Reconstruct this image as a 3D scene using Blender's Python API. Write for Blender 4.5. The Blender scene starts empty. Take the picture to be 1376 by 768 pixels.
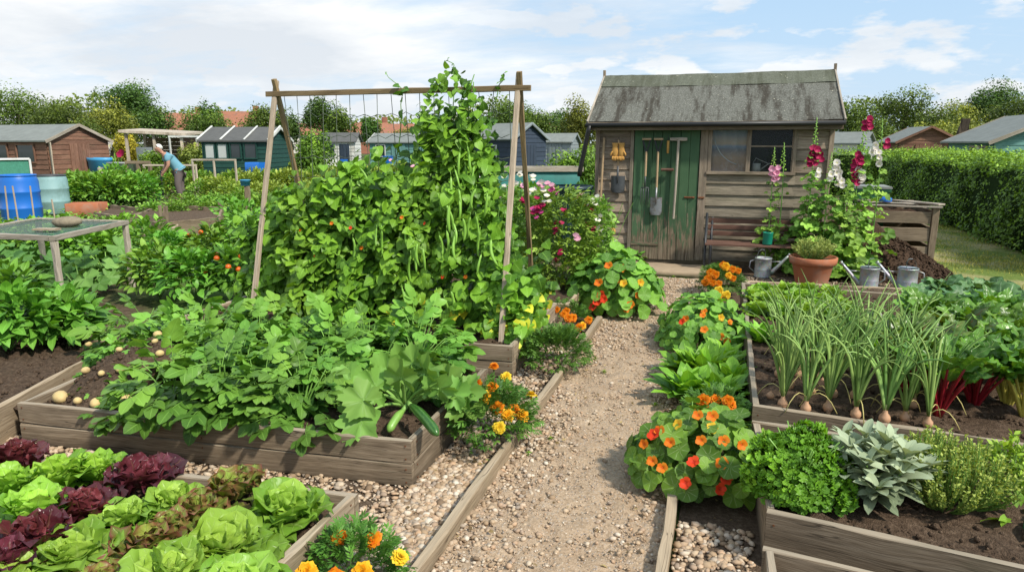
import bpy, math, random
import numpy as np
from mathutils import Vector, Matrix
rng = np.random.default_rng(11)
R = random.Random(11)
PI = math.pi
scene = bpy.context.scene
COL = scene.collection

# ------------------------------------------------------------------ camera survey
F, CX, CY, H = 920.0, 688.0, 384.0, 1.7
PITCH = math.atan(193 / F)
def _lev(r, f, u):
    return (r, f * math.cos(PITCH) + u * math.sin(PITCH), -f * math.sin(PITCH) + u * math.cos(PITCH))
_d = _lev(286, F, 193)
YAW = math.atan2(_d[0], _d[1])
def ray(px, py):
    v = _lev(px - CX, F, CY - py); c, s = math.cos(YAW), math.sin(YAW)
    return (c * v[0] - s * v[1], s * v[0] + c * v[1], v[2])
def gp(px, py, z=0.0):
    """where a thing seen at px,py stands on the level z (metres)"""
    r = ray(px, py); t = (z - H) / r[2]
    return np.array([r[0] * t, r[1] * t, z])
def aty(px, py, Y):
    r = ray(px, py)
    return np.array([r[0] * Y / r[1], Y, H + r[2] * Y / r[1]])
def far(px, D):
    """ground point in the direction of column px at depth D"""
    r = ray(px, 191); n = D / F / math.cos(PITCH) * 1.0
    f = F * math.cos(PITCH)
    return np.array([r[0] * D / F * math.cos(PITCH), r[1] * D / F * math.cos(PITCH), 0.0])
def zat(py, D):
    return H + (191 - py) * D / F

# ------------------------------------------------------------------ mesh builder
TIMBER = set()
class MB:
    def __init__(s):
        s.V = []; s.F = []; s.U = []; s.R = []; s.n = 0
    def add(s, v, faces, uv=None, rnd=0.5, mat=0):
        v = np.asarray(v, float).reshape(-1, 3); k = len(v)
        s.V.append(v)
        s.U.append(np.zeros((k, 2)) if uv is None else np.asarray(uv, float))
        s.R.append(np.full(k, rnd) if np.isscalar(rnd) else np.asarray(rnd, float))
        for f in faces:
            f = np.asarray(f, np.int64)
            if len(f): s.F.append((f + s.n, mat))
        s.n += k
        return s
    def merge(s, tpl, M=None, off=(0, 0, 0), rnd=0.5, mat=0):
        v, f, u = tpl
        if M is not None: v = v @ np.asarray(M).T
        return s.add(v + np.asarray(off), f, u, rnd, mat)
    def mesh(s, name, mats, smooth=True):
        m0 = mats[0] if isinstance(mats, (list, tuple)) else mats
        if m0.name in TIMBER: smooth = False
        me = bpy.data.meshes.new(name)
        V = np.concatenate(s.V); U = np.concatenate(s.U); Rn = np.concatenate(s.R)
        loops = np.concatenate([f.ravel() for f, _ in s.F])
        sizes = np.concatenate([np.full(len(f), f.shape[1]) for f, _ in s.F])
        mi = np.concatenate([np.full(len(f), m) for f, m in s.F])
        starts = np.concatenate([[0], np.cumsum(sizes)[:-1]])
        me.vertices.add(len(V)); me.vertices.foreach_set('co', V.astype(np.float32).ravel())
        me.loops.add(len(loops)); me.loops.foreach_set('vertex_index', loops.astype(np.int32))
        me.polygons.add(len(sizes)); me.polygons.foreach_set('loop_start', starts.astype(np.int32))
        for m in (mats if isinstance(mats, (list, tuple)) else [mats]): me.materials.append(m)
        me.polygons.foreach_set('material_index', mi.astype(np.int32))
        me.polygons.foreach_set('use_smooth', np.full(len(sizes), smooth))
        uv = me.uv_layers.new(name='UVMap'); uv.data.foreach_set('uv', U[loops].astype(np.float32).ravel())
        at = me.attributes.new('rnd', 'FLOAT', 'POINT'); at.data.foreach_set('value', Rn.astype(np.float32))
        me.update(calc_edges=True)
        return me

# ------------------------------------------------------------------ scene graph
def link(name, data, parent=None, loc=(0, 0, 0), rot=(0, 0, 0), scale=1.0):
    o = bpy.data.objects.new(name, data); COL.objects.link(o)
    o.location = [float(c) for c in loc]; o.rotation_euler = rot
    o.scale = (scale,) * 3 if np.isscalar(scale) else scale
    if parent is not None: o.parent = parent
    return o
def tag(o, label=None, cat=None, group=None, kind=None):
    if label: o['label'] = label
    if cat: o['category'] = cat
    if group: o['group'] = group
    if kind: o['kind'] = kind
    return o
def thing(name, label, cat, loc=(0, 0, 0), rz=0.0, group=None, scale=1.0):
    return tag(link(name, None, None, loc, (0, 0, rz), scale), label, cat, group)
def solo(name, mesh, label, cat, loc=(0, 0, 0), rz=0.0, group=None, scale=1.0):
    return tag(link(name, mesh, None, loc, (0, 0, rz), scale), label, cat, group)
def part(name, mb, mats, parent, smooth=True, label=None, loc=(0, 0, 0), rot=(0, 0, 0)):
    o = link(name, mb.mesh(name, mats, smooth), parent, loc, rot)
    if label: o['label'] = label
    return o
def struct(name, mb, mats, smooth=True, kind='structure'):
    o = link(name, mb.mesh(name, mats, smooth)); o['kind'] = kind
    return o
def copy_tree(o, parent=None):
    c = o.copy(); COL.objects.link(c); c.parent = parent
    for ch in list(o.children): copy_tree(ch, c)
    return c
def dup(root, loc, rz=0.0, scale=1.0, label=None):
    c = copy_tree(root); c.location = [float(v) for v in loc]; c.rotation_euler = (0, 0, rz)
    c.scale = (scale,) * 3 if np.isscalar(scale) else scale
    if label: c['label'] = label
    return c

# ------------------------------------------------------------------ templates  (verts, [faces], uv)
def nrm(v): 
    v = np.asarray(v, float); return v / (np.linalg.norm(v, axis=-1, keepdims=True) + 1e-9)
def grid_faces(a, b, off=0):
    i, j = np.meshgrid(np.arange(a), np.arange(b), indexing='ij'); q = i * (b + 1) + j + off
    return np.stack([q, q + 1, q + b + 2, q + b + 1], -1).reshape(-1, 4)
def wid(t, kind):
    if kind == 'ovate': return np.sin(PI * t ** .72) ** .85
    if kind == 'oval': return np.sin(PI * np.clip(t, 0, 1) ** .92) ** .62
    if kind == 'heart': return np.clip(np.sin(PI * (t * .93 + .07) ** .55), 0, 1) ** .8
    if kind == 'spat': return np.sin(PI * np.clip(t, 0, 1) ** 1.7) ** .7
    if kind == 'lance': return np.sin(PI * t ** .85)
    if kind == 'strap': return np.clip(4 * t + .3, 0, 1) * np.clip((1 - t) * 5, 0, 1) ** .6
    if kind == 'broad': return np.clip(np.sin(PI * t ** 1.25), 0, 1) ** .5
    return np.sin(PI * t)
def leaf(n=4, m=2, w=.5, kind='ovate', fold=.15, droop=.5, ruf=0., rk=2., lob=0., lk=4., seed=0, cup=0., crk=0.):
    r = np.random.default_rng(seed + 1)
    t = np.linspace(0, 1, n + 1); s = np.linspace(-1, 1, m + 1)
    a = .25 * droop - droop * t
    y = np.concatenate([[0], np.cumsum(np.cos((a[1:] + a[:-1]) / 2) / n)])
    z = np.concatenate([[0], np.cumsum(np.sin((a[1:] + a[:-1]) / 2) / n)])
    W = w / 2 * (wid(t, kind) * (1 - lob * (.5 + .5 * np.sin(2 * PI * lk * t + 1))) + .02)
    X = W[:, None] * s[None, :]
    ph = r.uniform(0, 6.28, 4)
    Z = z[:, None] + fold * np.abs(X) + cup * X ** 2 / w + ruf * np.abs(s[None, :]) ** 1.5 * np.sin(2 * PI * rk * t[:, None] + ph[0] + np.sign(s)[None, :] * ph[1]) * wid(t, kind)[:, None]
    if crk:
        Z = Z + crk * wid(t, kind)[:, None] * (np.sin(X / w * 13 + 9 * t[:, None] + ph[3]) * np.sin(t[:, None] * 15 - X / w * 7 + ph[1]) + .6 * np.sin(X / w * 24 + ph[0]) * np.sin(t[:, None] * 27 + ph[2]))
        Z = Z + .6 * ruf * np.abs(s[None, :]) ** 2 * np.sin(2 * PI * rk * 2.3 * t[:, None] + ph[3] + np.sign(s)[None, :]) * wid(t, kind)[:, None]
    Y = y[:, None] + 0 * X
    Y = Y - ruf * .5 * np.abs(s[None, :]) * np.cos(2 * PI * rk * t[:, None] + ph[2])
    v = np.stack([X, Y, Z], -1).reshape(-1, 3)
    uv = np.stack([np.broadcast_to(s * .5 + .5, (n + 1, m + 1)), np.broadcast_to(t[:, None], (n + 1, m + 1))], -1).reshape(-1, 2)
    return v, [grid_faces(n, m)], uv
def polar(rf, nth=16, rings=2, cup=.1, wav=.05, wk=3, center=(0, 0), seed=0, th0=-PI, th1=PI, crink=0.):
    """flat leaf round its stalk; rf(theta) outline, theta 0 along +y"""
    r = np.random.default_rng(seed + 5)
    th = np.linspace(th0, th1, nth + 1); rr = rf(th)
    V = [np.array([[0, 0, 0]])]; U = [np.array([[0, .5]])]
    p = r.uniform(0, 6.28)
    for k in range(1, rings + 1):
        q = k / rings
        x = np.sin(th) * rr * q; y = np.cos(th) * rr * q
        z = cup * q * q + wav * q ** 1.5 * np.sin(wk * th + p) + crink * r.normal(size=nth + 1) * (.4 + .6 * q)
        V.append(np.stack([x, y, z], -1)); U.append(np.stack([np.full(nth + 1, q), np.linspace(0, 1, nth + 1)], -1))
    V = np.concatenate(V); U = np.concatenate(U)
    i = np.arange(nth)
    tri = np.stack([0 * i, 1 + i + 1, 1 + i], -1)
    qs = [np.stack([1 + (k - 1) * (nth + 1) + i, 1 + (k - 1) * (nth + 1) + i + 1, 1 + k * (nth + 1) + i + 1, 1 + k * (nth + 1) + i], -1) for k in range(1, rings)]
    V[:, 1] += center[1]
    return V, [tri] + ([np.concatenate(qs)] if qs else []), U
def tube(pts, rad, n=6, cap=True):
    pts = np.asarray(pts, float); k = len(pts)
    rad = np.full(k, rad) if np.isscalar(rad) else np.asarray(rad, float)
    tg = np.gradient(pts, axis=0); tg = nrm(tg)
    ref = np.array([0, 0, 1.]) if abs(tg[0][2]) < .9 else np.array([1., 0, 0])
    V = []; L = np.concatenate([[0], np.cumsum(np.linalg.norm(np.diff(pts, axis=0), axis=1))])
    a = np.linspace(0, 2 * PI, n + 1)
    x = nrm(np.cross(ref, tg[0]))
    for i in range(k):
        x = nrm(x - tg[i] * np.dot(x, tg[i])); y = np.cross(tg[i], x)
        V.append(pts[i] + rad[i] * (np.cos(a)[:, None] * x + np.sin(a)[:, None] * y))
    uv = np.stack([np.repeat(L, n + 1), np.tile(a / (2 * PI), k)], -1)
    uv[:, 1] *= max(.02, 2 * PI * rad.mean())
    f = [grid_faces(k - 1, n)[:, ::-1]]
    if cap:
        f += [np.arange(n)[None, ::1], ((k - 1) * (n + 1) + np.arange(n))[None, ::-1]]
    return np.concatenate(V), f, uv
def curve(p0, p1, bend=(0, 0, 0), n=6):
    t = np.linspace(0, 1, n)[:, None]; p0 = np.asarray(p0, float); p1 = np.asarray(p1, float)
    return p0 + (p1 - p0) * t + np.asarray(bend, float) * (4 * t * (1 - t))
def lathe(prof, n=24, sx=1., sy=1.):
    prof = np.asarray(prof, float); a = np.linspace(0, 2 * PI, n + 1); k = len(prof)
    V = np.stack([prof[:, 0:1] * np.cos(a) * sx, prof[:, 0:1] * np.sin(a) * sy, np.repeat(prof[:, 1:2], n + 1, 1)], -1).reshape(-1, 3)
    uv = np.stack([np.tile(a / (2 * PI), k), np.repeat(prof[:, 1], n + 1)], -1)
    return V, [grid_faces(k - 1, n)[:, ::-1]], uv
def board_t(p0, p1, w, h, up=(0, 0, 1), seg=5, jit=.0015, ch=.004, taper=1.0):
    """a sawn board from p0 to p1, thickness w, height h along up; uv in metres along the grain"""
    p0 = np.asarray(p0, float); p1 = np.asarray(p1, float); L = np.linalg.norm(p1 - p0); d = (p1 - p0) / L
    up = np.asarray(up, float); up = nrm(up - d * np.dot(up, d)); sd = np.cross(d, up)
    ch = min(ch, w * .3, h * .3)
    a, b = w / 2, h / 2
    cs = np.array([(-a + ch, -b), (a - ch, -b), (a, -b + ch), (a, b - ch), (a - ch, b), (-a + ch, b), (-a, b - ch), (-a, -b + ch), (-a + ch, -b)])
    pv = np.concatenate([[0], np.cumsum(np.linalg.norm(np.diff(cs, axis=0), axis=1))])
    t = np.linspace(0, 1, seg + 1); V = []
    for q in t:
        j = rng.normal(size=(9, 2)) * jit; j[8] = j[0]
        c = cs * (1 + (taper - 1) * q) + j
        V.append(p0 + d * L * q + c[:, :1] * sd + c[:, 1:] * up)
    u0, v0 = rng.uniform(0, 40, 2)
    uv = np.stack([np.repeat(t * L, 9) + u0, np.tile(pv, seg + 1) + v0], -1)
    f = [grid_faces(seg, 8)]
    V = np.concatenate(V)
    n0 = len(V)
    V = np.concatenate([V, V[:8], V[-9:-1]])
    cuv = np.stack([cs[:8, 0] * .3 + u0, cs[:8, 1] + v0], -1)
    uv = np.concatenate([uv, cuv, cuv])
    f += [(n0 + np.arange(8))[None, :], (n0 + 8 + np.arange(8))[None, ::-1]]
    return V, f, uv
def board(mb, p0, p1, w, h, up=(0, 0, 1), seg=5, jit=.0015, ch=.004, mat=0, taper=1.0):
    mb.merge(board_t(p0, p1, w, h, up, seg, jit, ch, taper), rnd=float(rng.uniform()), mat=mat); return mb
def bx(mb, lo, hi, jit=.001, ch=.003, mat=0, seg=3):
    lo = np.asarray(lo, float); hi = np.asarray(hi, float); s = hi - lo; c = (lo + hi) / 2; ax = int(np.argmax(s))
    e = np.zeros(3); e[ax] = s[ax] / 2
    if ax == 2: board(mb, c - e, c + e, s[0], s[1], (0, 1, 0), seg, jit, ch, mat)
    else: board(mb, c - e, c + e, s[1 - ax], s[2], (0, 0, 1), seg, jit, ch, mat)
    return mb
def ico(sub=1):
    import bmesh
    bm = bmesh.new(); bmesh.ops.create_icosphere(bm, subdivisions=sub, radius=1)
    v = np.array([x.co[:] for x in bm.verts]); f = np.array([[q.index for q in p.verts] for p in bm.faces]); bm.free()
    return v, [f], np.zeros((len(v), 2))
def lump(sub=2, amp=.2, fr=1.5, seed=0):
    r = np.random.default_rng(seed + 77); v, f, u = ico(sub)
    d = np.zeros(len(v))
    for k in range(4):
        w = r.normal(size=3) * fr * (1 + k * .6); d += np.sin(v @ w + r.uniform(0, 6)) / (1 + k)
    return v * (1 + amp * d / 2)[:, None], f, u
def frames(d, up, roll=None):
    d = nrm(d); up = np.broadcast_to(np.asarray(up, float), d.shape)
    x = nrm(np.cross(d, up)); z = np.cross(x, d)
    if roll is not None:
        c, s = np.cos(roll)[:, None], np.sin(roll)[:, None]; x, z = c * x + s * z, -s * x + c * z
    return np.stack([x, d, z], -1)
def scatter(mb, tpls, pos, d, size, up=(0, 0, 1), roll=.3, rnd=None, mat=0):
    pos = np.asarray(pos, float); K = len(pos)
    if K == 0: return
    M = frames(d, up, rng.normal(size=K) * roll)
    size = np.broadcast_to(np.asarray(size, float), (K,)) if np.ndim(size) <= 1 else size
    M = M * (size[:, None, None] if size.ndim == 1 else size[:, None, :])
    rnd = rng.uniform(size=K) if rnd is None else np.clip(rnd, 0, 1)
    if not isinstance(tpls, list): tpls = [tpls]
    pick = rng.integers(0, len(tpls), K)
    for i, (v, fs, u) in enumerate(tpls):
        idx = np.nonzero(pick == i)[0]; k = len(idx)
        if not k: continue
        VV = np.einsum('kij,nj->kni', M[idx], v) + pos[idx][:, None, :]
        n = len(v); o = (np.arange(k) * n)[:, None, None]
        mb.add(VV.reshape(-1, 3), [(f[None] + o).reshape(-1, f.shape[1]) for f in fs], np.tile(u, (k, 1)), np.repeat(rnd[idx], n), mat)
def sphere_dirs(n, zmin=-1., zmax=1.):
    z = rng.uniform(zmin, zmax, n); a = rng.uniform(0, 2 * PI, n); r = np.sqrt(1 - z * z)
    return np.stack([r * np.cos(a), r * np.sin(a), z], -1)
def bush(mb, tpls, n, rx, ry, h, size, droop=.2, fill=.35, zmin=-.15, szv=.25, z0=0., mat=0, lift=.0, lumps=6, roll=.4, up=(0, 0, 1)):
    """leaves through the volume of an uneven dome standing on z0"""
    d = sphere_dirs(n, zmin, 1.)
    cl = nrm(sphere_dirs(lumps, -.1, 1.)); am = rng.uniform(-.22, .22, lumps)
    k = 1 + (np.exp(-8 * (1 - d @ cl.T)) * am).sum(1)
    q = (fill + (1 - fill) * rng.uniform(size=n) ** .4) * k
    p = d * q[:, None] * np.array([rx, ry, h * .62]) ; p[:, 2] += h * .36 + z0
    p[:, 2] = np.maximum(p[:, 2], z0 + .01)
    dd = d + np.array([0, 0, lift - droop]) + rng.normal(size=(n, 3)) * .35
    scatter(mb, tpls, p, dd, size * rng.uniform(1 - szv, 1 + szv, n), up, roll, rnd=.55 * (q / k) * rng.uniform(.4, 1.3, n) + .25 * rng.uniform(size=n), mat=mat)  # leaves deeper in the dome get a darker colour, as shade
    return p

# ------------------------------------------------------------------ materials
class NT:
    def __init__(s, name):
        s.m = bpy.data.materials.new(name); s.m.use_nodes = True; s.t = s.m.node_tree; s.t.nodes.clear()
        s.out = s.t.nodes.new('ShaderNodeOutputMaterial')
    def n(s, typ, ins=None, **kw):
        nd = s.t.nodes.new('ShaderNode' + typ)
        for k, v in kw.items(): setattr(nd, k, v)
        for k, v in (ins or {}).items():
            if isinstance(v, bpy.types.NodeSocket): s.t.links.new(v, nd.inputs[k])
            else:
                if isinstance(v, tuple) and len(v) == 3 and nd.inputs[k].type == 'RGBA': v = v + (1,)
                nd.inputs[k].default_value = v
        return nd
    def math(s, op, a, b=0., c=None, clamp=False):
        ins = {0: a, 1: b}
        if c is not None: ins[2] = c
        return s.n('Math', ins, operation=op, use_clamp=clamp).outputs[0]
    def mix(s, f, a, b, blend='MIX'):
        nd = s.n('Mix', None, data_type='RGBA', blend_type=blend)
        for k, v in ((0, f), (6, a), (7, b)):
            if isinstance(v, bpy.types.NodeSocket): s.t.links.new(v, nd.inputs[k])
            else: nd.inputs[k].default_value = (v + (1,) if isinstance(v, tuple) and len(v) == 3 else v)
        return nd.outputs[2]
    def ramp(s, f, stops, interp='LINEAR'):
        nd = s.n('ValToRGB', {0: f}); cr = nd.color_ramp; cr.interpolation = interp
        while len(cr.elements) < len(stops): cr.elements.new(.5)
        for e, (p, c) in zip(cr.elements, stops):
            e.position = p; e.color = (c + (1,)) if isinstance(c, tuple) else (c, c, c, 1)
        return nd.outputs[0]
    def noise(s, vec=None, scale=5., detail=4., rough=.55, out=0, dim='3D'):
        ins = {'Scale': scale, 'Detail': detail, 'Roughness': rough}
        if vec is not None: ins['Vector'] = vec
        return s.n('TexNoise', ins, noise_dimensions=dim).outputs[out]
    def map(s, vec, scale=(1, 1, 1), loc=(0, 0, 0)):
        return s.n('Mapping', {'Vector': vec, 'Scale': scale, 'Location': loc}).outputs[0]
    def obj(s): return s.n('TexCoord').outputs['Object']
    def pos(s): return s.n('NewGeometry').outputs['Position']
    def uv(s): return s.n('UVMap').outputs[0]
    def rnd(s): return s.n('Attribute', attribute_name='rnd').outputs['Fac']
    def bump(s, h, strength=.3, dist=.01):
        return s.n('Bump', {'Height': h, 'Strength': strength, 'Distance': dist}).outputs[0]
    def done(s, sh):
        s.t.links.new(sh, s.out.inputs[0]); return s.m
    def pbr(s, col, rough=.6, spec=.4, metal=0., normal=None, **kw):
        ins = {'Base Color': col, 'Roughness': rough, 'Specular IOR Level': spec, 'Metallic': metal}
        if normal is not None: ins['Normal'] = normal
        ins.update(kw)
        return s.n('BsdfPrincipled', ins).outputs[0]

WARM = (1.62, 1.34, .92)
def leafmat(name, dark, light, vein=None, veinw=.45, trans=.28, rough=.48, spec=.3, pol=False, nv=7., tip=None, sat=1.0, bump=.35, warm=True):
    g = NT(name); r = g.rnd(); tw = lambda c: (min(.7, c[0] * WARM[0]), min(.8, c[1] * WARM[1]), c[2] * WARM[2])
    if warm: dark, light = tw(dark), tuple(c * 1.14 for c in tw(light))
    oi = g.n('ObjectInfo').outputs['Random']
    base = g.ramp(r, [(0.0, tuple(c * .5 for c in dark)), (.35, tuple(c * .82 for c in dark)), (.92, light)])  # dark end deepened: shade between leaves is put into the colour
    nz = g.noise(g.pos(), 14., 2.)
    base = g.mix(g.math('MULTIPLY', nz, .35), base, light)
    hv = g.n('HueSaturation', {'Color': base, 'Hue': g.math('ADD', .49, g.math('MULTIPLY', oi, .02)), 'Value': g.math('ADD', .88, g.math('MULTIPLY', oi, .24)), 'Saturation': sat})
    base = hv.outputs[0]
    uv = g.n('SeparateXYZ', {0: g.uv()}); u, v = uv.outputs[0], uv.outputs[1]
    vein = vein or tuple(min(1, c * 1.5 + .05) for c in light)
    if pol:
        sv = g.math('ABSOLUTE', g.math('SINE', g.math('MULTIPLY', v, PI * nv)))
        mask = g.math('MULTIPLY', g.math('SUBTRACT', 1., g.math('DIVIDE', sv, .22), clamp=True), g.math('SUBTRACT', 1.1, u))
        if tip: base = g.mix(g.math('MULTIPLY', g.math('POWER', u, 3.), .8), base, tip)
    else:
        au = g.math('ABSOLUTE', g.math('SUBTRACT', u, .5))
        mid = g.math('SUBTRACT', 1., g.math('DIVIDE', au, .05), clamp=True)
        sv = g.math('ABSOLUTE', g.math('SINE', g.math('MULTIPLY', g.math('SUBTRACT', g.math('MULTIPLY', v, nv), g.math('MULTIPLY', au, nv * .55)), PI)))
        side = g.math('MULTIPLY', g.math('SUBTRACT', 1., g.math('DIVIDE', sv, .2), clamp=True), .55)
        mask = g.math('MAXIMUM', mid, side)
        if tip: base = g.mix(g.math('MULTIPLY', g.math('MULTIPLY', au, 2.), g.math('POWER', v, .7), clamp=True), base, tip)
    col = g.mix(g.math('MULTIPLY', mask, veinw), base, vein)
    bp = g.bump(mask, bump, .004)
    p = g.pbr(col, rough, spec, normal=bp)
    tc = g.mix(1., col, (1.45, 1.3, .45, 1), 'MULTIPLY')
    tr = g.n('BsdfTranslucent', {'Color': tc})
    return g.done(g.n('MixShader', {0: trans, 1: p, 2: tr.outputs[0]}).outputs[0])

def petalmat(name, c0, c1, trans=.3, centre=None, rough=.6):
    g = NT(name); base = g.mix(g.rnd(), c0, c1)
    if centre:
        v = g.n('SeparateXYZ', {0: g.uv()}).outputs[1]
        base = g.mix(g.math('SUBTRACT', 1., g.math('MULTIPLY', v, 2.6), clamp=True), base, centre)
    p = g.pbr(base, rough, .25)
    return g.done(g.n('MixShader', {0: trans, 1: p, 2: g.n('BsdfTranslucent', {'Color': base}).outputs[0]}).outputs[0])

def woodmat(name, c_dark, c_mid, c_light, grain=55., rough=.85, stain=.5, bump=.45, top=None, damp=None):
    TIMBER.add(name); g = NT(name); uv = g.uv(); r = g.rnd()
    warp = g.noise(g.map(uv, (2.5, 5, 1)), 1., 2., out=1)
    uvw = g.n('VectorMath', {0: uv, 1: g.n('VectorMath', {0: warp, 'Scale': .035}, operation='SCALE').outputs[0]}, operation='ADD').outputs[0]
    gr = g.noise(g.map(uvw, (2.2, grain, 1)), 1., 5., .65)
    fine = g.noise(g.map(uvw, (9., grain * 4, 1)), 1., 2.)
    col = g.ramp(gr, [(.28, c_dark), (.48, c_mid), (.70, c_light)])
    st = g.noise(g.map(uv, (2.0, 4.5, 1)), 1., 4., .6)
    col = g.mix(g.math('MULTIPLY', g.math('SUBTRACT', st, .42, clamp=True), stain * 4, clamp=True), col, tuple(c * .55 for c in c_dark))
    col = g.mix(.35, col, g.ramp(fine, [(.3, tuple(c * .5 for c in c_mid)), (.6, c_light)]))
    vo = g.n('TexVoronoi', {'Vector': g.map(uvw, (1.6, 5.5, 1)), 'Scale': 1.}).outputs[0]
    kn = g.math('SUBTRACT', 1., g.math('DIVIDE', vo, .10), clamp=True)
    col = g.mix(g.math('MULTIPLY', kn, .75), col, tuple(c * .35 for c in c_dark))
    col = g.mix(1., col, g.ramp(r, [(0., (.78, .77, .76)), (1., (1.15, 1.13, 1.1))]), 'MULTIPLY')
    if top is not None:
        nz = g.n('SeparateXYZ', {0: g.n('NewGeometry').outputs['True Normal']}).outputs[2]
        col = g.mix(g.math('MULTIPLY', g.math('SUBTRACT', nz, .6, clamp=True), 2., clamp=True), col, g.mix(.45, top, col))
    ck = g.noise(g.map(uvw, (.9, 26, 1), (7.3, 2.1, 0)), 1., 2., .5)
    crack = g.math('SUBTRACT', 1., g.math('DIVIDE', g.math('ABSOLUTE', g.math('SUBTRACT', ck, .60)), .010), clamp=True)
    col = g.mix(g.math('MULTIPLY', crack, .8), col, tuple(c * .18 for c in c_dark))
    alg = g.noise(g.map(uv, (1.3, 3., 1), (3.1, 9.2, 0)), 1., 5., .65)
    col = g.mix(g.math('MULTIPLY', g.math('SUBTRACT', alg, .56, clamp=True), 2.4, clamp=True), col, (.10, .11, .055))
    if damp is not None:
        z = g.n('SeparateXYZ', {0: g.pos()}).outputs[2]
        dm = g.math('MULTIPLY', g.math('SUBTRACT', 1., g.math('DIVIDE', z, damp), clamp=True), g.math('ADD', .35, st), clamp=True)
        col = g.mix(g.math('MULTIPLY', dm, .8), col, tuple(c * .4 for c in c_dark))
    hh = g.math('ADD', gr, g.math('MULTIPLY', fine, .5))
    return g.done(g.pbr(col, rough, .25, normal=g.bump(hh, bump, .004)))

def plainmat(name, col, rough=.5, spec=.4, metal=0., var=.25, scale=6., bump=0., dirt=None, dscale=3.):
    g = NT(name); p = g.obj(); nz = g.noise(p, scale, 5.)
    c = g.mix(nz, tuple(x * (1 - var) for x in col), tuple(min(1, x * (1 + var)) for x in col))
    c = g.mix(1., c, g.ramp(g.rnd(), [(0., .9), (1., 1.08)]), 'MULTIPLY')
    if dirt:
        d = g.noise(p, dscale, 6., .65)
        c = g.mix(g.math('MULTIPLY', g.math('SUBTRACT', d, .48, clamp=True), 5., clamp=True), c, dirt)
    rr = g.math('ADD', rough - .1, g.math('MULTIPLY', nz, .2))
    return g.done(g.pbr(c, rr, spec, metal, normal=g.bump(nz, bump, .01) if bump else None))

M = {}
# foliage
M['potato'] = leafmat('potato_leaf', (.032, .11, .020), (.115, .28, .055), trans=.22, rough=.42, veinw=.4)
M['bean'] = leafmat('bean_leaf', (.025, .10, .016), (.118, .285, .036), trans=.24, rough=.42, nv=5)
M['bean_old'] = leafmat('yellowing_leaf', (.30, .33, .03), (.62, .52, .06), trans=.3)
M['pod'] = plainmat('bean_pod', (.22, .42, .06), .42, .4, var=.15, scale=20)
M['courgette'] = leafmat('courgette_leaf', (.05, .15, .035), (.17, .36, .10), vein=(.35, .5, .25), pol=True, nv=5, trans=.22, rough=.55)
M['squash'] = leafmat('squash_leaf', (.045, .15, .04), (.15, .33, .12), vein=(.34, .48, .26), pol=True, nv=5, trans=.22, rough=.6)
M['stalk'] = plainmat('green_stalk', (.22, .40, .09), .5, .35, var=.2, scale=12)
M['stem'] = plainmat('plant_stem', (.14, .28, .05), .6, .3, var=.25, scale=15)
M['marigold'] = leafmat('marigold_leaf', (.02, .085, .018), (.085, .22, .04), trans=.2, rough=.5, veinw=.1)
M['nasturtium'] = leafmat('nasturtium_leaf', (.045, .145, .025), (.125, .295, .052), vein=(.62, .74, .40), veinw=.85, pol=True, nv=8, trans=.28, rough=.55)
M['parsley'] = leafmat('parsley_leaf', (.042, .16, .014), (.165, .40, .036), trans=.22, rough=.4, veinw=.15)
M['sage'] = leafmat('sage_leaf', (.19, .26, .14), (.46, .55, .36), vein=(.42, .5, .34), trans=.15, rough=.8, spec=.1, veinw=.35, warm=False)
M['thyme'] = leafmat('thyme_leaf', (.09, .16, .035), (.27, .38, .12), trans=.2, rough=.6, veinw=.1)
M['oregano'] = leafmat('oregano_leaf', (.06, .17, .02), (.22, .42, .06), trans=.25, rough=.5, veinw=.2)
M['rosemary'] = leafmat('rosemary_leaf', (.09, .15, .05), (.26, .35, .14), trans=.12, rough=.6, veinw=.2)
M['onion'] = leafmat('onion_leaf', (.12, .25, .05), (.34, .50, .14), trans=.1, rough=.45, veinw=.12, nv=1, warm=False)
M['onion_dry'] = plainmat('dry_onion_leaf', (.55, .47, .18), .7, .2)
M['chard'] = leafmat('chard_leaf', (.025, .095, .014), (.115, .285, .040), vein=(.40, .52, .18), trans=.22, rough=.35, spec=.5, bump=.8)
M['chard_red'] = leafmat('dark_chard_leaf', (.03, .075, .02), (.11, .21, .045), vein=(.35, .05, .05), trans=.2, rough=.35, spec=.5, bump=.8)
M['kale'] = leafmat('kale_leaf', (.045, .135, .04), (.19, .37, .135), vein=(.42, .54, .34), trans=.15, rough=.45, bump=.8, warm=False)
M['lettuce'] = leafmat('butterhead_leaf', (.16, .35, .028), (.40, .60, .095), vein=(.55, .70, .25), trans=.25, rough=.38, veinw=.3, bump=.6, warm=False)
M['lettuce_loose'] = leafmat('loose_lettuce_leaf', (.15, .35, .025), (.38, .60, .07), vein=(.5, .68, .22), trans=.25, rough=.4, veinw=.3, bump=.6, warm=False)
M['lettuce_red'] = leafmat('red_lettuce_leaf', (.055, .009, .018), (.23, .05, .065), vein=(.22, .13, .06), trans=.18, rough=.32, spec=.5, veinw=.35, bump=.7, warm=False)
M['lettuce_mix'] = leafmat('bronze_lettuce_leaf', (.16, .29, .035), (.36, .50, .08), vein=(.45, .45, .15), trans=.2, rough=.38, tip=(.22, .04, .05), bump=.7, warm=False)
M['spinach'] = leafmat('spinach_leaf', (.045, .17, .02), (.17, .41, .06), trans=.25, rough=.4, bump=.6)
M['pepper'] = leafmat('pepper_leaf', (.035, .13, .022), (.13, .34, .06), trans=.25, rough=.4)
M['crop'] = leafmat('crop_leaf', (.04, .13, .022), (.17, .36, .07), trans=.25, rough=.5, veinw=.2)
M['crop2'] = leafmat('pale_crop_leaf', (.08, .17, .03), (.26, .38, .10), trans=.25, rough=.5, veinw=.2)
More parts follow.
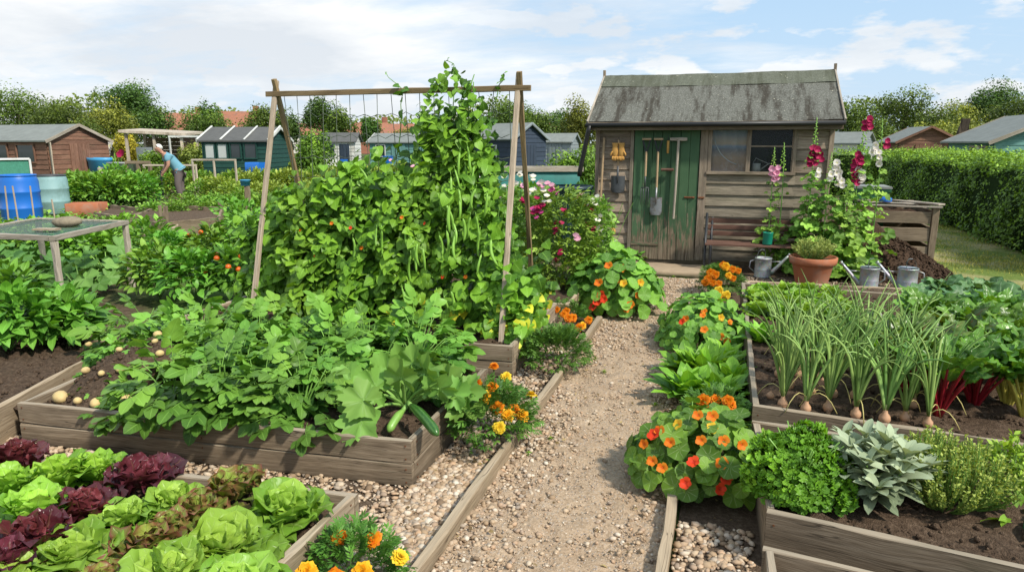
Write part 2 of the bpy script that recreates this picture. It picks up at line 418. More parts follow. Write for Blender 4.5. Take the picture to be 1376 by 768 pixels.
M['sweetpea'] = leafmat('sweet_pea_leaf', (.05, .14, .03), (.20, .38, .09), trans=.25, rough=.5, veinw=.2)
M['hollyhock'] = leafmat('hollyhock_leaf', (.05, .16, .03), (.20, .40, .09), vein=(.38, .52, .24), pol=True, nv=6, trans=.25, rough=.6)
M['hedge'] = leafmat('hedge_leaf', (.035, .10, .012), (.17, .32, .035), trans=.2, rough=.45, veinw=.1)
M['treeA'] = leafmat('oak_leaf', (.03, .07, .012), (.11, .19, .03), trans=.2, rough=.5, veinw=0)
M['treeB'] = leafmat('ash_leaf', (.022, .07, .014), (.075, .17, .03), trans=.2, rough=.5, veinw=0)
M['treeC'] = leafmat('willow_leaf', (.06, .10, .014), (.21, .26, .05), trans=.2, rough=.5, veinw=0)
M['treeY'] = leafmat('golden_shrub_leaf', (.20, .22, .02), (.48, .46, .06), trans=.25, rough=.5, veinw=0)
M['grass'] = leafmat('grass_blade', (.10, .16, .03), (.34, .36, .11), trans=.2, rough=.6, veinw=0)
# petals
M['orange'] = petalmat('orange_petal', (.75, .16, .006), (.85, .34, .012))
M['gold'] = petalmat('golden_petal', (.85, .36, .008), (.88, .55, .03))
M['yellow'] = petalmat('yellow_petal', (.85, .55, .02), (.88, .70, .07))
M['nast_o'] = petalmat('orange_nasturtium_petal', (.82, .17, .01), (.85, .30, .02), centre=(.55, .06, .01))
M['nast_r'] = petalmat('scarlet_nasturtium_petal', (.75, .035, .012), (.85, .09, .02), centre=(.35, .02, .01))
M['nast_y'] = petalmat('yellow_nasturtium_petal', (.85, .45, .02), (.88, .60, .05), centre=(.7, .12, .01))
M['crimson'] = petalmat('crimson_petal', (.28, .008, .05), (.50, .02, .11))
M['pink'] = petalmat('pink_petal', (.70, .25, .40), (.85, .50, .60))
M['magenta'] = petalmat('magenta_petal', (.50, .03, .22), (.70, .10, .35))
M['white'] = petalmat('white_petal', (.78, .70, .66), (.85, .82, .74), centre=(.75, .70, .25))
# timber
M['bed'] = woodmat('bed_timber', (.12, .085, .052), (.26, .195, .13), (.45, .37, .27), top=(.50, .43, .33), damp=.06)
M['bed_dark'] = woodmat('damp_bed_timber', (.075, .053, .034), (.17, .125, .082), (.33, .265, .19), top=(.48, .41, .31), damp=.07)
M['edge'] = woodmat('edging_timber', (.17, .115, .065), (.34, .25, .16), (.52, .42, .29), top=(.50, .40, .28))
M['pole'] = woodmat('pole_timber', (.20, .14, .09), (.42, .33, .24), (.62, .52, .41), grain=80)
M['pole_dark'] = woodmat('dark_pole_timber', (.12, .075, .035), (.25, .17, .085), (.38, .28, .16), grain=80)
M['siding'] = woodmat('weathered_siding', (.115, .086, .060), (.27, .208, .152), (.45, .37, .285), grain=40, stain=.6)
M['siding_g'] = woodmat('greenish_siding', (.10, .082, .056), (.235, .198, .145), (.40, .345, .265), grain=40, stain=.7)
M['brown_wood'] = woodmat('brown_shed_wood', (.10, .045, .028), (.20, .10, .065), (.30, .17, .12), grain=30)
M['bench_wood'] = woodmat('bench_wood', (.055, .026, .018), (.12, .06, .042), (.21, .12, .09), grain=60)
M['fence_wood'] = woodmat('rough_fence_wood', (.09, .065, .04), (.20, .15, .10), (.34, .27, .19), grain=45)
M['grey_wood'] = woodmat('grey_frame_wood', (.17, .14, .10), (.36, .31, .25), (.56, .50, .42), grain=70)
M['handle'] = woodmat('tool_handle', (.20, .12, .06), (.42, .29, .16), (.58, .44, .28), grain=120, rough=.6)
M['bark'] = woodmat('bark', (.03, .022, .015), (.075, .055, .04), (.14, .11, .08), grain=14)
def door_paint():
    TIMBER.add('flaking_green_paint'); g = NT('flaking_green_paint'); uv = g.uv(); p = g.obj()
    z = g.n('SeparateXYZ', {0: p}).outputs[2]
    gr = g.noise(g.map(uv, (2.2, 55, 1)), 1., 5., .65)
    wood = g.ramp(gr, [(.3, (.07, .05, .032)), (.5, (.18, .135, .09)), (.7, (.34, .27, .19))])
    paint = g.mix(g.noise(p, 4., 4.), (.035, .085, .038), (.075, .145, .070))
    paint = g.mix(1., paint, g.ramp(g.rnd(), [(0., .75), (1., 1.2)]), 'MULTIPLY')
    n1 = g.noise(g.map(uv, (4.5, 34, 1)), 1., 6., .7)
    low = g.math('SUBTRACT', 1., g.math('DIVIDE', z, 1.15), clamp=True)
    hi = g.math('ADD', g.math('MULTIPLY', g.math('POWER', low, 1.6), .36), n1)
    mask = g.math('MULTIPLY', g.math('SUBTRACT', hi, .62), 9., clamp=True)
    low2 = g.math('MULTIPLY', g.math('SUBTRACT', .24, z), 30., clamp=True)
    mask = g.math('MAXIMUM', mask, g.math('MULTIPLY', low2, .75))
    col = g.mix(mask, paint, wood)
    return g.done(g.pbr(col, .7, .3, normal=g.bump(g.math('ADD', gr, mask), .4, .003)))
M['door'] = door_paint()
def felt():
    g = NT('mossy_roof_felt'); uv = g.uv(); p = g.obj()
    sp = g.n('SeparateXYZ', {0: p})
    n1 = g.noise(p, 60., 3., .7); n2 = g.noise(g.map(p, (4.2, .55, .55)), 1.6, 6., .68); n3 = g.noise(p, 22., 4., .7)
    col = g.ramp(n1, [(.3, (.06, .06, .05)), (.5, (.13, .13, .11)), (.72, (.235, .235, .21))])
    strk = g.math('MULTIPLY', g.math('SUBTRACT', g.math('ADD', n2, g.math('MULTIPLY', n3, .26)), .605), 7.0, clamp=True)
    col = g.mix(g.math('MULTIPLY', strk, .82), col, (.035, .028, .02))
    up = g.math('MULTIPLY', g.math('SUBTRACT', sp.outputs[2], 2.50), 40., clamp=True)
    col = g.mix(g.math('MULTIPLY', up, .55), col, g.ramp(n3, [(.35, (.075, .085, .055)), (.65, (.14, .155, .105))]))
    lich = g.math('MULTIPLY', g.math('SUBTRACT', g.noise(p, 34., 2.), .70), 20., clamp=True)
    col = g.mix(lich, col, (.52, .50, .38))
    return g.done(g.pbr(col, .95, .15, normal=g.bump(g.math('ADD', n1, n3), .6, .006)))
M['felt'] = felt()
M['far_felt'] = plainmat('grey_roof_felt', (.20, .215, .20), .9, .2, var=.3, scale=4)
M['slate'] = plainmat('dark_roof_sheet', (.10, .10, .095), .8, .3, var=.3, scale=4)
M['black'] = plainmat('black_plastic', (.016, .016, .016), .45, .4, var=.3)
M['iron'] = plainmat('black_iron', (.03, .032, .036), .5, .5, var=.3, scale=20)
M['rust'] = plainmat('rusty_iron', (.16, .065, .03), .85, .2, var=.5, scale=40)
M['steel'] = plainmat('worn_steel', (.30, .31, .32), .45, .5, .7, var=.3, scale=25, dirt=(.18, .11, .07), dscale=9)
M['dark_steel'] = plainmat('dark_steel', (.075, .08, .085), .5, .5, .4, var=.3, scale=18)
def galv():
    g = NT('galvanised_steel'); p = g.obj()
    vo = g.n('TexVoronoi', {'Vector': p, 'Scale': 38.}).outputs['Color']
    nz = g.noise(p, 9., 5., .65)
    c = g.mix(nz, (.27, .285, .29), (.50, .52, .53))
    c = g.mix(.22, c, vo, 'SOFT_LIGHT')
    c = g.mix(g.math('MULTIPLY', g.math('SUBTRACT', g.noise(p, 5., 6., .7), .54, clamp=True), 4., clamp=True), c, (.20, .19, .17))
    return g.done(g.pbr(c, g.math('ADD', .38, g.math('MULTIPLY', nz, .3)), .5, .55, normal=g.bump(nz, .15, .01)))
M['galv'] = galv()
M['terra'] = plainmat('terracotta', (.42, .15, .075), .8, .25, var=.22, scale=9, dirt=(.34, .20, .14), dscale=4, bump=.15)
M['blue'] = plainmat('blue_plastic', (.012, .14, .52), .38, .5, var=.15, scale=2)
M['blue2'] = plainmat('pale_blue_plastic', (.06, .30, .55), .45, .5, var=.15, scale=2)
M['sage_plastic'] = plainmat('grey_green_plastic', (.24, .39, .39), .5, .4, var=.12, scale=3, dirt=(.15, .25, .22), dscale=2)
M['teal'] = plainmat('teal_plastic', (.02, .045, .055), .4, .5, var=.2, scale=3)
M['green_pl'] = plainmat('green_plastic', (.01, .25, .16), .35, .5, var=.12, scale=4)
M['bin_green'] = plainmat('bin_green', (.04, .16, .07), .5, .4, var=.15, scale=3)
M['teal_paint'] = woodmat('teal_paint', (.07, .19, .18), (.13, .30, .28), (.22, .40, .37), grain=24, stain=.3)
M['teal_sheet'] = plainmat('teal_sheeting', (.02, .17, .15), .5, .4, var=.5, scale=5)
M['green_paint'] = plainmat('dark_green_paint', (.014, .058, .045), .6, .3, var=.25, scale=6)
M['green_paint2'] = plainmat('mint_paint', (.11, .28, .22), .65, .3, var=.2, scale=6)
M['navy'] = plainmat('navy_paint', (.035, .05, .075), .7, .3, var=.3, scale=5)
M['grey_paint'] = plainmat('grey_paint', (.22, .25, .26), .7, .3, var=.2, scale=5)
M['white_paint'] = plainmat('white_paint', (.62, .62, .58), .6, .3, var=.15, scale=8, dirt=(.4, .38, .33))
M['pale_wood'] = woodmat('pale_wood', (.30, .24, .17), (.50, .42, .33), (.66, .58, .48), grain=40)
M['brick'] = plainmat('red_brick', (.30, .13, .085), .9, .2, var=.35, scale=14)
M['tile'] = plainmat('red_roof_tile', (.33, .14, .085), .85, .2, var=.3, scale=5, dirt=(.22, .12, .09))
M['render'] = plainmat('pale_render', (.62, .58, .52), .85, .2, var=.1)
M['leather'] = plainmat('tan_leather', (.50, .27, .07), .7, .3, var=.3, scale=25)
M['stone'] = plainmat('rough_stone', (.24, .20, .14), .95, .15, var=.5, scale=22, bump=.6)
M['string'] = plainmat('garden_twine', (.10, .12, .09), .9, .1)
M['net'] = plainmat('green_net', (.03, .16, .10), .8, .2)
M['potato_skin'] = plainmat('potato_skin', (.58, .43, .19), .65, .3, var=.22, scale=24, dirt=(.36, .25, .12), dscale=14)
M['onion_skin'] = plainmat('onion_skin', (.52, .30, .17), .5, .4, var=.3, scale=18)
M['onion_neck'] = plainmat('onion_neck', (.55, .50, .22), .55, .3, var=.3, scale=18)
M['zuc'] = None
def zuc():
    g = NT('courgette_skin'); v = g.n('SeparateXYZ', {0: g.uv()}).outputs[1]; p = g.obj()
    st = g.math('ABSOLUTE', g.math('SINE', g.math('MULTIPLY', v, PI * 8 / .17)))
    c = g.mix(g.math('MULTIPLY', g.math('SUBTRACT', 1., st), .55), (.022, .085, .012), (.09, .22, .035))
    c = g.mix(g.math('MULTIPLY', g.math('SUBTRACT', g.noise(p, 180., 1.), .6, clamp=True), 3., clamp=True), c, (.2, .34, .10))
    return g.done(g.pbr(c, .3, .5))
M['zuc'] = zuc()
M['zuc_pale'] = plainmat('pale_courgette_skin', (.20, .38, .07), .38, .5, var=.3, scale=30)
M['red_stalk'] = plainmat('red_chard_stalk', (.26, .012, .02), .35, .5, var=.3, scale=12)
M['gold_stalk'] = plainmat('golden_chard_stalk', (.58, .52, .10), .4, .5, var=.25, scale=12)
M['tomato'] = plainmat('orange_fruit', (.72, .13, .015), .35, .5, var=.2, scale=12)
M['skin'] = plainmat('skin', (.48, .25, .17), .55, .35, var=.12, scale=10)
M['hair'] = plainmat('white_hair', (.66, .63, .58), .8, .2, var=.2, scale=60)
M['shirt'] = plainmat('pale_blue_cotton', (.17, .37, .46), .9, .15, var=.15, scale=9)
M['trouser'] = plainmat('grey_brown_cotton', (.16, .13, .125), .95, .1, var=.2, scale=8)
M['boot'] = plainmat('brown_boot', (.06, .04, .028), .7, .3)
def glassmat(name, tint, alpha, rough=.08):
    g = NT(name); nz = g.noise(g.obj(), 5., 5.)
    p = g.pbr(tint, g.math('ADD', rough, g.math('MULTIPLY', nz, .12)), .6)
    tr = g.n('BsdfTransparent', {'Color': (.9, .93, .92, 1)})
    return g.done(g.n('MixShader', {0: alpha, 1: tr.outputs[0], 2: p}).outputs[0])
M['glass'] = glassmat('dusty_glass', (.035, .045, .045), .35)
M['glass_dusty'] = glassmat('hazy_glass', (.16, .19, .23), .30, .12)
M['far_glass'] = plainmat('window_glass', (.03, .04, .045), .12, .7, var=.3, scale=2)
M['white_glass'] = plainmat('whitened_glass', (.48, .50, .48), .35, .5, var=.1, scale=2)
M['sack'] = plainmat('sacking_cloth', (.62, .36, .16), .95, .1, var=.35, scale=3, dirt=(.55, .50, .46), dscale=2)
def reflection_cloth():
    g = NT('curtain_with_reflection'); p = g.pos(); z = g.n('SeparateXYZ', {0: p}).outputs[2]
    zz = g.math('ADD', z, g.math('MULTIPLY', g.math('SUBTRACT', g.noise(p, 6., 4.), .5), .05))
    c = g.ramp(g.math('DIVIDE', g.math('SUBTRACT', zz, 1.30), .66, clamp=True), [(0., (.36, .20, .10)), (.28, (.52, .33, .18)), (.46, (.22, .20, .19)), (.52, (.25, .31, .40)), (.58, (.62, .46, .30)), (.68, (.55, .47, .38)), (.78, (.33, .40, .48)), (1., (.28, .36, .46))])  # blue-grey bands paint the pane's sky reflection into the cloth colour
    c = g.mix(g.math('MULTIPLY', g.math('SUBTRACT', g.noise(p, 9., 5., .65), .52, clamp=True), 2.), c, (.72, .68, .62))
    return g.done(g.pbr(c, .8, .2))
M['sack'] = reflection_cloth()
M['dark_in'] = plainmat('dark_interior', (.02, .018, .015), .9, .1)
# ground
def soilmat(name, a, b, c):
    g = NT(name); p = g.pos()
    n1 = g.noise(p, 45., 5., .7); n2 = g.noise(p, 3., 4.)
    col = g.ramp(n1, [(.3, a), (.52, b), (.75, c)])
    col = g.mix(g.math('MULTIPLY', n2, .4), col, a)
    return g.done(g.pbr(col, .95, .15, normal=g.bump(g.math('ADD', n1, g.noise(p, 160., 2.)), .8, .012)))
M['soil'] = soilmat('garden_soil', (.042, .027, .017), (.105, .070, .046), (.20, .14, .095))
M['dry_soil'] = soilmat('dry_garden_soil', (.06, .04, .026), (.13, .09, .06), (.24, .18, .125))
M['compost'] = soilmat('compost', (.025, .015, .009), (.07, .042, .026), (.16, .10, .065))
def pathmat():
    g = NT('trodden_earth'); p = g.pos()
    n1 = g.noise(p, 2.2, 5., .6); n2 = g.noise(p, 60., 5., .7)
    vo = g.n('TexVoronoi', {'Vector': p, 'Scale': 75.}); vd, vc = vo.outputs[0], vo.outputs['Color']
    col = g.ramp(n2, [(.28, (.21, .145, .09)), (.5, (.40, .29, .19)), (.75, (.56, .43, .305))])
    col = g.mix(g.math('MULTIPLY', g.math('SUBTRACT', n1, .45, clamp=True), 2.2, clamp=True), col, (.33, .225, .14))
    bw = g.n('RGBToBW', {0: vc}).outputs[0]
    peb = g.math('MULTIPLY', g.math('GREATER_THAN', bw, .58), g.math('LESS_THAN', vd, .42))
    col = g.mix(g.math('MULTIPLY', peb, .7), col, g.ramp(bw, [(.55, (.24, .19, .14)), (.65, (.50, .42, .33)), (.8, (.36, .30, .25))]))
    h = g.math('ADD', n2, g.math('MULTIPLY', peb, g.math('SUBTRACT', .6, vd)))
    return g.done(g.pbr(col, .92, .2, normal=g.bump(h, .7, .012)))
M['path'] = pathmat()
def pebmat():
    g = NT('river_pebbles'); r = g.rnd()
    c = g.ramp(r, [(0., (.20, .14, .09)), (.14, (.38, .27, .17)), (.3, (.54, .42, .29)), (.46, (.43, .31, .21)), (.6, (.60, .50, .38)), (.72, (.30, .25, .205)), (.85, (.52, .35, .22)), (1., (.68, .62, .52))])
    c = g.mix(.5, c, g.mix(g.noise(g.pos(), 90., 3.), (.5, .44, .36), (1.1, 1.05, 1.)), 'MULTIPLY')
    return g.done(g.pbr(c, .75, .3))
M['pebble'] = pebmat()
def fieldmat():
    g = NT('allotment_ground'); p = g.pos()
    n1 = g.noise(p, .35, 4.); n2 = g.noise(p, 12., 5., .7)
    grass = g.ramp(n2, [(.3, (.035, .075, .015)), (.55, (.085, .145, .03)), (.75, (.17, .21, .06))])
    soil = g.ramp(n2, [(.3, (.04, .028, .018)), (.55, (.10, .07, .045)), (.75, (.19, .14, .095))])
    col = g.mix(g.math('MULTIPLY', g.math('SUBTRACT', n1, .47), 9., clamp=True), grass, soil)
    return g.done(g.pbr(col, .95, .15, normal=g.bump(n2, .6, .02)))
M['field'] = fieldmat()
def lawnmat():
    g = NT('dry_lawn'); p = g.pos(); n = g.noise(p, 1.1, 4., .6); m = g.noise(p, 40., 4., .7)
    a = g.ramp(m, [(.3, (.07, .11, .02)), (.7, (.19, .25, .06))]); b = g.ramp(m, [(.3, (.22, .19, .08)), (.7, (.42, .38, .19))])
    return g.done(g.pbr(g.mix(g.math('MULTIPLY', g.math('SUBTRACT', n, .45), 6., clamp=True), a, b), .95, .1, normal=g.bump(m, .6, .02)))
M['lawn'] = lawnmat()
# ------------------------------------------------------------------ camera, sky, sun
cam = bpy.data.cameras.new('camera'); cam.sensor_width = 36; cam.lens = F / 1376 * 36; cam.clip_end = 2000; cam.clip_start = .05
co = link('camera', cam, None, (0, 0, H), (PI / 2 - PITCH, 0, YAW)); scene.camera = co
SUN = Vector((.70, -.34, .80)).normalized()
EL = math.asin(SUN.z); AZ = math.atan2(SUN.x, SUN.y)
su = bpy.data.lights.new('sun', 'SUN'); su.energy = 5.0; su.angle = math.radians(4); su.color = (1, .94, .83)
so = link('sun', su); so.rotation_euler = SUN.to_track_quat('Z', 'Y').to_euler()
def build_world():
    w = bpy.data.worlds.new('World'); scene.world = w; w.use_nodes = True
    t = w.node_tree; t.nodes.clear(); g = NT.__new__(NT); g.t = t; g.m = None
    out = t.nodes.new('ShaderNodeOutputWorld')
    sky = g.n('TexSky', sky_type='NISHITA', sun_disc=False, sun_elevation=EL, sun_rotation=AZ, air_density=1.0, dust_density=1.6, ozone_density=1.6)
    d = g.n('TexCoord').outputs['Generated']
    sp = g.n('SeparateXYZ', {0: d}); zc = g.math('MAXIMUM', sp.outputs[2], 0.)
    q = g.n('CombineXYZ', {0: g.math('DIVIDE', sp.outputs[0], g.math('ADD', zc, .16)), 1: g.math('DIVIDE', sp.outputs[1], g.math('ADD', zc, .16)), 2: .3}).outputs[0]
    wisp = g.noise(g.map(q, (.55, 1.15, 1), (3.1, 1.7, 0)), 1., 8., .62)
    puff = g.noise(g.map(d, (8., 8., 24.), (2.3, .9, .35)), 1., 8., .55)
    # heavier cover to the left of the plot, broken blue to the right
    side = g.math('MULTIPLY', g.math('ADD', g.math('MULTIPLY', sp.outputs[0], -1.0), -.06), .26)
    m1 = g.math('MULTIPLY', g.math('SUBTRACT', g.math('ADD', wisp, side), .45), 4.2, clamp=True)
    m2 = g.math('MULTIPLY', g.math('SUBTRACT', puff, .50), 13., clamp=True)
    low = g.math('SUBTRACT', 1., g.math('DIVIDE', zc, .24), clamp=True)
    m = g.math('MAXIMUM', g.math('MULTIPLY', m1, .92), g.math('MULTIPLY', m2, g.math('ADD', .62, g.math('MULTIPLY', low, .38))))
    shade = g.noise(g.map(d, (3., 3., 11.), (.2, .9, .35)), 1., 6., .6)
    cloud = g.mix(g.math('MULTIPLY', g.math('SUBTRACT', shade, .40), 4., clamp=True), (.72, .755, .80), (1.04, 1.03, 1.01))
    skyc = g.mix(1., sky.outputs[0], (.135, .138, .138, 1), 'MULTIPLY')
    skyc = g.mix(.8, skyc, (.46, .70, .96))
    haze = g.math('POWER', g.math('SUBTRACT', 1., g.math('DIVIDE', zc, .30), clamp=True), 1.5)
    c = g.mix(m, skyc, cloud)
    c = g.mix(g.math('MULTIPLY', haze, .42), c, (.84, .89, .93))
    ground = g.math('MULTIPLY', sp.outputs[2], -8., clamp=True)
    c = g.mix(ground, c, (.20, .19, .12))
    bg = g.n('Background', {'Color': c, 'Strength': 1.07})
    t.links.new(bg.outputs[0], out.inputs[0])
build_world()
scene.view_settings.view_transform = 'Standard'; scene.view_settings.look = 'None'
scene.view_settings.exposure = 0; scene.view_settings.gamma = 1
scene.cycles.use_denoising = True
scene.cycles.max_bounces = 6; scene.cycles.diffuse_bounces = 3; scene.cycles.glossy_bounces = 2; scene.cycles.transmission_bounces = 4; scene.cycles.transparent_max_bounces = 8
try: scene.cycles.sample_clamp_indirect = 6.
except Exception: pass

# ------------------------------------------------------------------ ground sheets
def sheet(name, pts, z, mat, cell=None, amp=.0):
    mb = MB(); pts = np.array(pts, float)
    mb.add(np.c_[pts, np.full(len(pts), z)], [np.arange(len(pts))[None]], pts)
    return struct(name, mb, mat)
def bumpy(mb, quad, z, n, m, amp, mat=0, crown=0.):
    q = [np.array(p, float) for p in quad]
    s, t = np.meshgrid(np.linspace(0, 1, n + 1), np.linspace(0, 1, m + 1), indexing='ij')
    P = (1 - s)[..., None] * ((1 - t)[..., None] * q[0] + t[..., None] * q[3]) + s[..., None] * ((1 - t)[..., None] * q[1] + t[..., None] * q[2])
    hz = amp * rng.normal(size=s.shape); hz = (hz + np.roll(hz, 1, 0) + np.roll(hz, 1, 1)) / 1.7
    hz += crown * 16 * s * (1 - s) * t * (1 - t)
    V = np.concatenate([P.reshape(-1, 2), (z + hz).reshape(-1, 1)], 1)
    mb.add(V, [grid_faces(n, m)[:, ::-1]], P.reshape(-1, 2))
sheet('ground', [(-700, -60), (700, -60), (700, 900), (-700, 900)], -.02, M['field'])
mb = MB(); bumpy(mb, [(-1.06, .6), (-.12, .6), (-.12, 8.83), (-1.06, 8.83)], .004, 30, 240, .006, crown=.0); struct('path', mb, M['path'])
sheet('gravel_bed', [(-4.6, .6), (-1.08, .6), (-1.08, 6.6), (-4.6, 6.6)], -.004, M['dry_soil'])
sheet('soil_strip', [(-.10, .6), (3.4, .6), (3.4, 8.2), (-.10, 8.2)], -.004, M['dry_soil'])
mb = MB(); bumpy(mb, [(-1.05, 5.9), (-2.6, 5.9), (-2.6, 10.1), (-1.05, 10.1)][::-1], .012, 20, 50, .012); struct('soil_border', mb, M['soil'])
sheet('lawn', [(2.55, 8.6), (9.5, 8.2), (9.5, 34), (2.9, 34)], -.010, M['lawn'])
mb = MB(); bumpy(mb, [(-.1, 8.52), (2.6, 8.85), (2.6, 10.05), (-.1, 10.05)], .006, 30, 20, .008); struct('shed_apron_ground', mb, M['dry_soil'])

# pebbles: nobody could count them
PEB = [lump(1, .28, 1.2, s) for s in range(5)]
def pebbles(name, n, fn, smin, smax, z=0.):
    P = fn(n); n = len(P); mb = MB()
    sz = smin + (smax - smin) * rng.uniform(size=n) ** 2.2
    S = np.stack([sz, sz * rng.uniform(.6, 1., n), sz * rng.uniform(.38, .62, n)], -1)
    d = np.c_[rng.normal(size=(n, 2)), rng.normal(size=n) * .12]
    scatter(mb, PEB, np.c_[P, z + S[:, 2] * rng.uniform(.1, .9, n)], d, S[:, [1, 0, 2]], roll=.25)
    o = struct(name, mb, M['pebble'], kind='stuff'); return o
def rect(x0, x1, y0, y1):
    return lambda n: np.c_[rng.uniform(x0, x1, n), rng.uniform(y0, y1, n)]
def both(*fs):
    return lambda n: np.concatenate([f(int(n * w)) for f, w in fs])
def pathpeb(n):
    P = np.c_[rng.uniform(-1.03, -.15, n), 1.2 + 7.6 * rng.uniform(size=n) ** 1.1]
    u = (P[:, 0] + .59) / .44
    # drifts of stone along both edges, trodden bare in the middle
    nz = np.sin(P[:, 0] * 7 + P[:, 1] * 2.3) * .5 + np.sin(P[:, 1] * 4.1 - P[:, 0] * 5) * .4 + np.sin(P[:, 1] * 9.7 + 3 * P[:, 0]) * .25
    keep = rng.uniform(size=n) < np.clip(.08 + 1.25 * np.clip(np.abs(u) - .34 + .22 * nz, 0, 1) ** 1.2 + np.where((u < -.15) & (P[:, 1] < 4.2), .16, 0) + np.clip((P[:, 1] - 5.2) * .14, 0, .45), 0, 1)
    return P[keep]
pebbles('path_pebbles', 27000, pathpeb, .004, .019, .006)
pebbles('path_grit', 16000, lambda n: np.c_[rng.uniform(-1.03, -.15, n), rng.uniform(1.3, 8.8, n)], .0025, .007, .006)
pebbles('gravel_pebbles', 10500, both((rect(-1.40, -1.09, 1.3, 3.25), .52), (rect(-1.40, -1.09, 3.1, 6.0), .2), (rect(-4.3, -1.38, 2.30, 2.90), .30)), .010, .026, .0)
pebbles('gravel_infill', 6000, both((rect(-1.40, -1.09, 1.3, 3.6), .6), (rect(-4.3, -1.38, 2.3, 2.9), .4)), .005, .011, .0)
pebbles('border_pebbles', 2800, both((rect(-.10, .22, 1.4, 2.95), .55), (rect(.22, 2.2, 2.2, 2.62), .45)), .010, .026, .0)
pebbles('apron_pebbles', 2400, both((rect(.2, 2.5, 8.5, 9.2), 1.),), .005, .016, .008)

# ------------------------------------------------------------------ timber beds and edging
def raised_bed(label, c, h, mats, courses=2, soil_z=None, th=.035, group=None, sides='FRBL', soilamp=.012, posts=True, soil='soil'):
    """c = FL, FR, BR, BL corners in plan"""
    c = [np.array(p, float) for p in c]; o3 = c[0]
    t = thing('raised_bed', label, 'raised bed', (o3[0], o3[1], 0), 0, group)
    ctr = sum(c) / 4 - o3; q = [p - o3 for p in c]
    hh = h / courses
    for k, nm in enumerate('FRBL'):
        if nm not in sides: continue
        a, b = q[k], q[(k + 1) % 4]; d = nrm(b - a); inn = np.array([-d[1], d[0]])
        if np.dot(ctr - a, inn) < 0: inn = -inn
        e = th if nm in 'RL' else 0.0
        for j in range(courses):
            z = hh * (j + .5)
            mb = MB(); off = inn * (th / 2 + rng.uniform(-.002, .002))
            A = a + off + d * (e * 1.02); B = b + off - d * (e * 1.02)
            board(mb, (*A, z), (*B, z + rng.normal() * .002), th, hh - .004, seg=max(4, int(np.linalg.norm(b - a) * 5)), jit=.0022, ch=.005)
            if nm in 'FR' and courses:
                for q_ in (A + d * .03, B - d * .03, (A + B) / 2):
                    for zz in (-.28, .28):
                        pn = q_ - inn * (th / 2 + .0015); tb = tube([(*pn, z + hh * zz), (*(pn - inn * .0015), z + hh * zz)], .0048, 7); mb.merge(tb, mat=1)
            part('plank', mb, [mats, M['rust']], t)
    if posts:
        for k in (0, 1):
            mb = MB(); s = q[k] + nrm(ctr - q[k]) * (th * 2.1)
            board(mb, (*s, 0.0), (*s, h - .035), .045, .045, (0, 1, 0)); part('corner_post', mb, mats, t)
    sz = soil_z if soil_z is not None else h - .05
    mb = MB(); L = np.linalg.norm(q[1] - q[0]); W = np.linalg.norm(q[2] - q[1]); s = .012
    bumpy(mb, [q[0] + (ctr - q[0]) * s, q[1] + (ctr - q[1]) * s, q[2] + (ctr - q[2]) * s, q[3] + (ctr - q[3]) * s], sz, max(6, int(L * 22)), max(6, int(W * 22)), soilamp, crown=.015)
    k = int(L * W * 260)
    uvp = rng.uniform(.03, .97, (k, 2)); P = (1 - uvp[:, :1]) * ((1 - uvp[:, 1:]) * q[0] + uvp[:, 1:] * q[3]) + uvp[:, :1] * ((1 - uvp[:, 1:]) * q[1] + uvp[:, 1:] * q[2])
    ss = rng.uniform(.004, .016, k)
    scatter(mb, [lump(1, .35, 1.5, i) for i in range(3)], np.c_[P, sz + ss * .5], np.c_[rng.normal(size=(k, 2)), np.zeros(k)], ss)
    part('soil', mb, M[soil], t)
    return t
BG = 'weathered timber raised beds'
raised_bed('long two-plank raised bed filled with potato plants', [(-3.77, 2.70), (-1.40, 2.88), (-1.40, 4.06), (-3.95, 3.98)], .25, M['bed_dark'], 2)
raised_bed('nearest left raised bed packed with red and green lettuces', [(-4.2, .85), (-1.42, .95), (-1.40, 2.36), (-4.2, 2.12)], .25, M['bed'], 2)
raised_bed('raised bed holding the climbing beans under the wooden frame', [(-4.35, 4.45), (-1.39, 4.58), (-1.39, 6.0), (-4.35, 5.9)], .25, M['bed'], 2)
raised_bed('low raised bed of sweet peas behind the bean frame', [(-3.2, 6.05), (-1.31, 6.12), (-1.31, 8.2), (-3.2, 8.2)], .22, M['edge'], 1)
raised_bed('far left raised bed of pepper plants with dark open soil', [(-6.6, 2.55), (-3.82, 2.55), (-4.28, 3.9), (-7.2, 4.1)], .23, M['edge'], 1, soil_z=.20)
raised_bed('raised bed of onions and chard right of the path', [(.24, 3.88), (3.1, 3.50), (3.4, 7.2), (.26, 7.5)], .25, M['bed_dark'], 1, soil_z=.205)
raised_bed('raised herb bed with parsley, sage and thyme', [(.25, 2.70), (2.7, 2.28), (2.9, 3.32), (.23, 3.66)], .25, M['bed_dark'], 1, soil_z=.20)
raised_bed('bottom right raised bed mostly cut off by the frame', [(.25, 1.2), (2.4, 1.0), (2.4, 2.20), (.235, 2.55)], .19, M['bed_dark'], 1, soil_z=.10)
raised_bed('shallow bed of bare soil in front of the watering cans', [(.36, 7.62), (2.35, 7.72), (2.35, 8.50), (.33, 8.40)], .10, M['edge'], 1, soil_z=.075, th=.045, posts=False, soil='dry_soil')
def edging(label, p0, p1, h=.10, w=.045):
    mb = MB(); p0 = np.array(p0); p1 = np.array(p1); L = p1 - p0
    board(mb, (0, 0, h / 2 - .02), (L[0], L[1], h / 2 - .02), w, h, seg=14, jit=.003, ch=.006)
    o = solo('edging_board', mb.mesh('edging_board', M['edge']), label, 'edging board', (p0[0], p0[1], 0))
edging('long timber edging board on the left side of the path', (-1.06, .9), (-1.04, 6.3))
edging('near timber edging board right of the path beside the big nasturtium', (-.13, 1.1), (-.14, 3.65), .09)
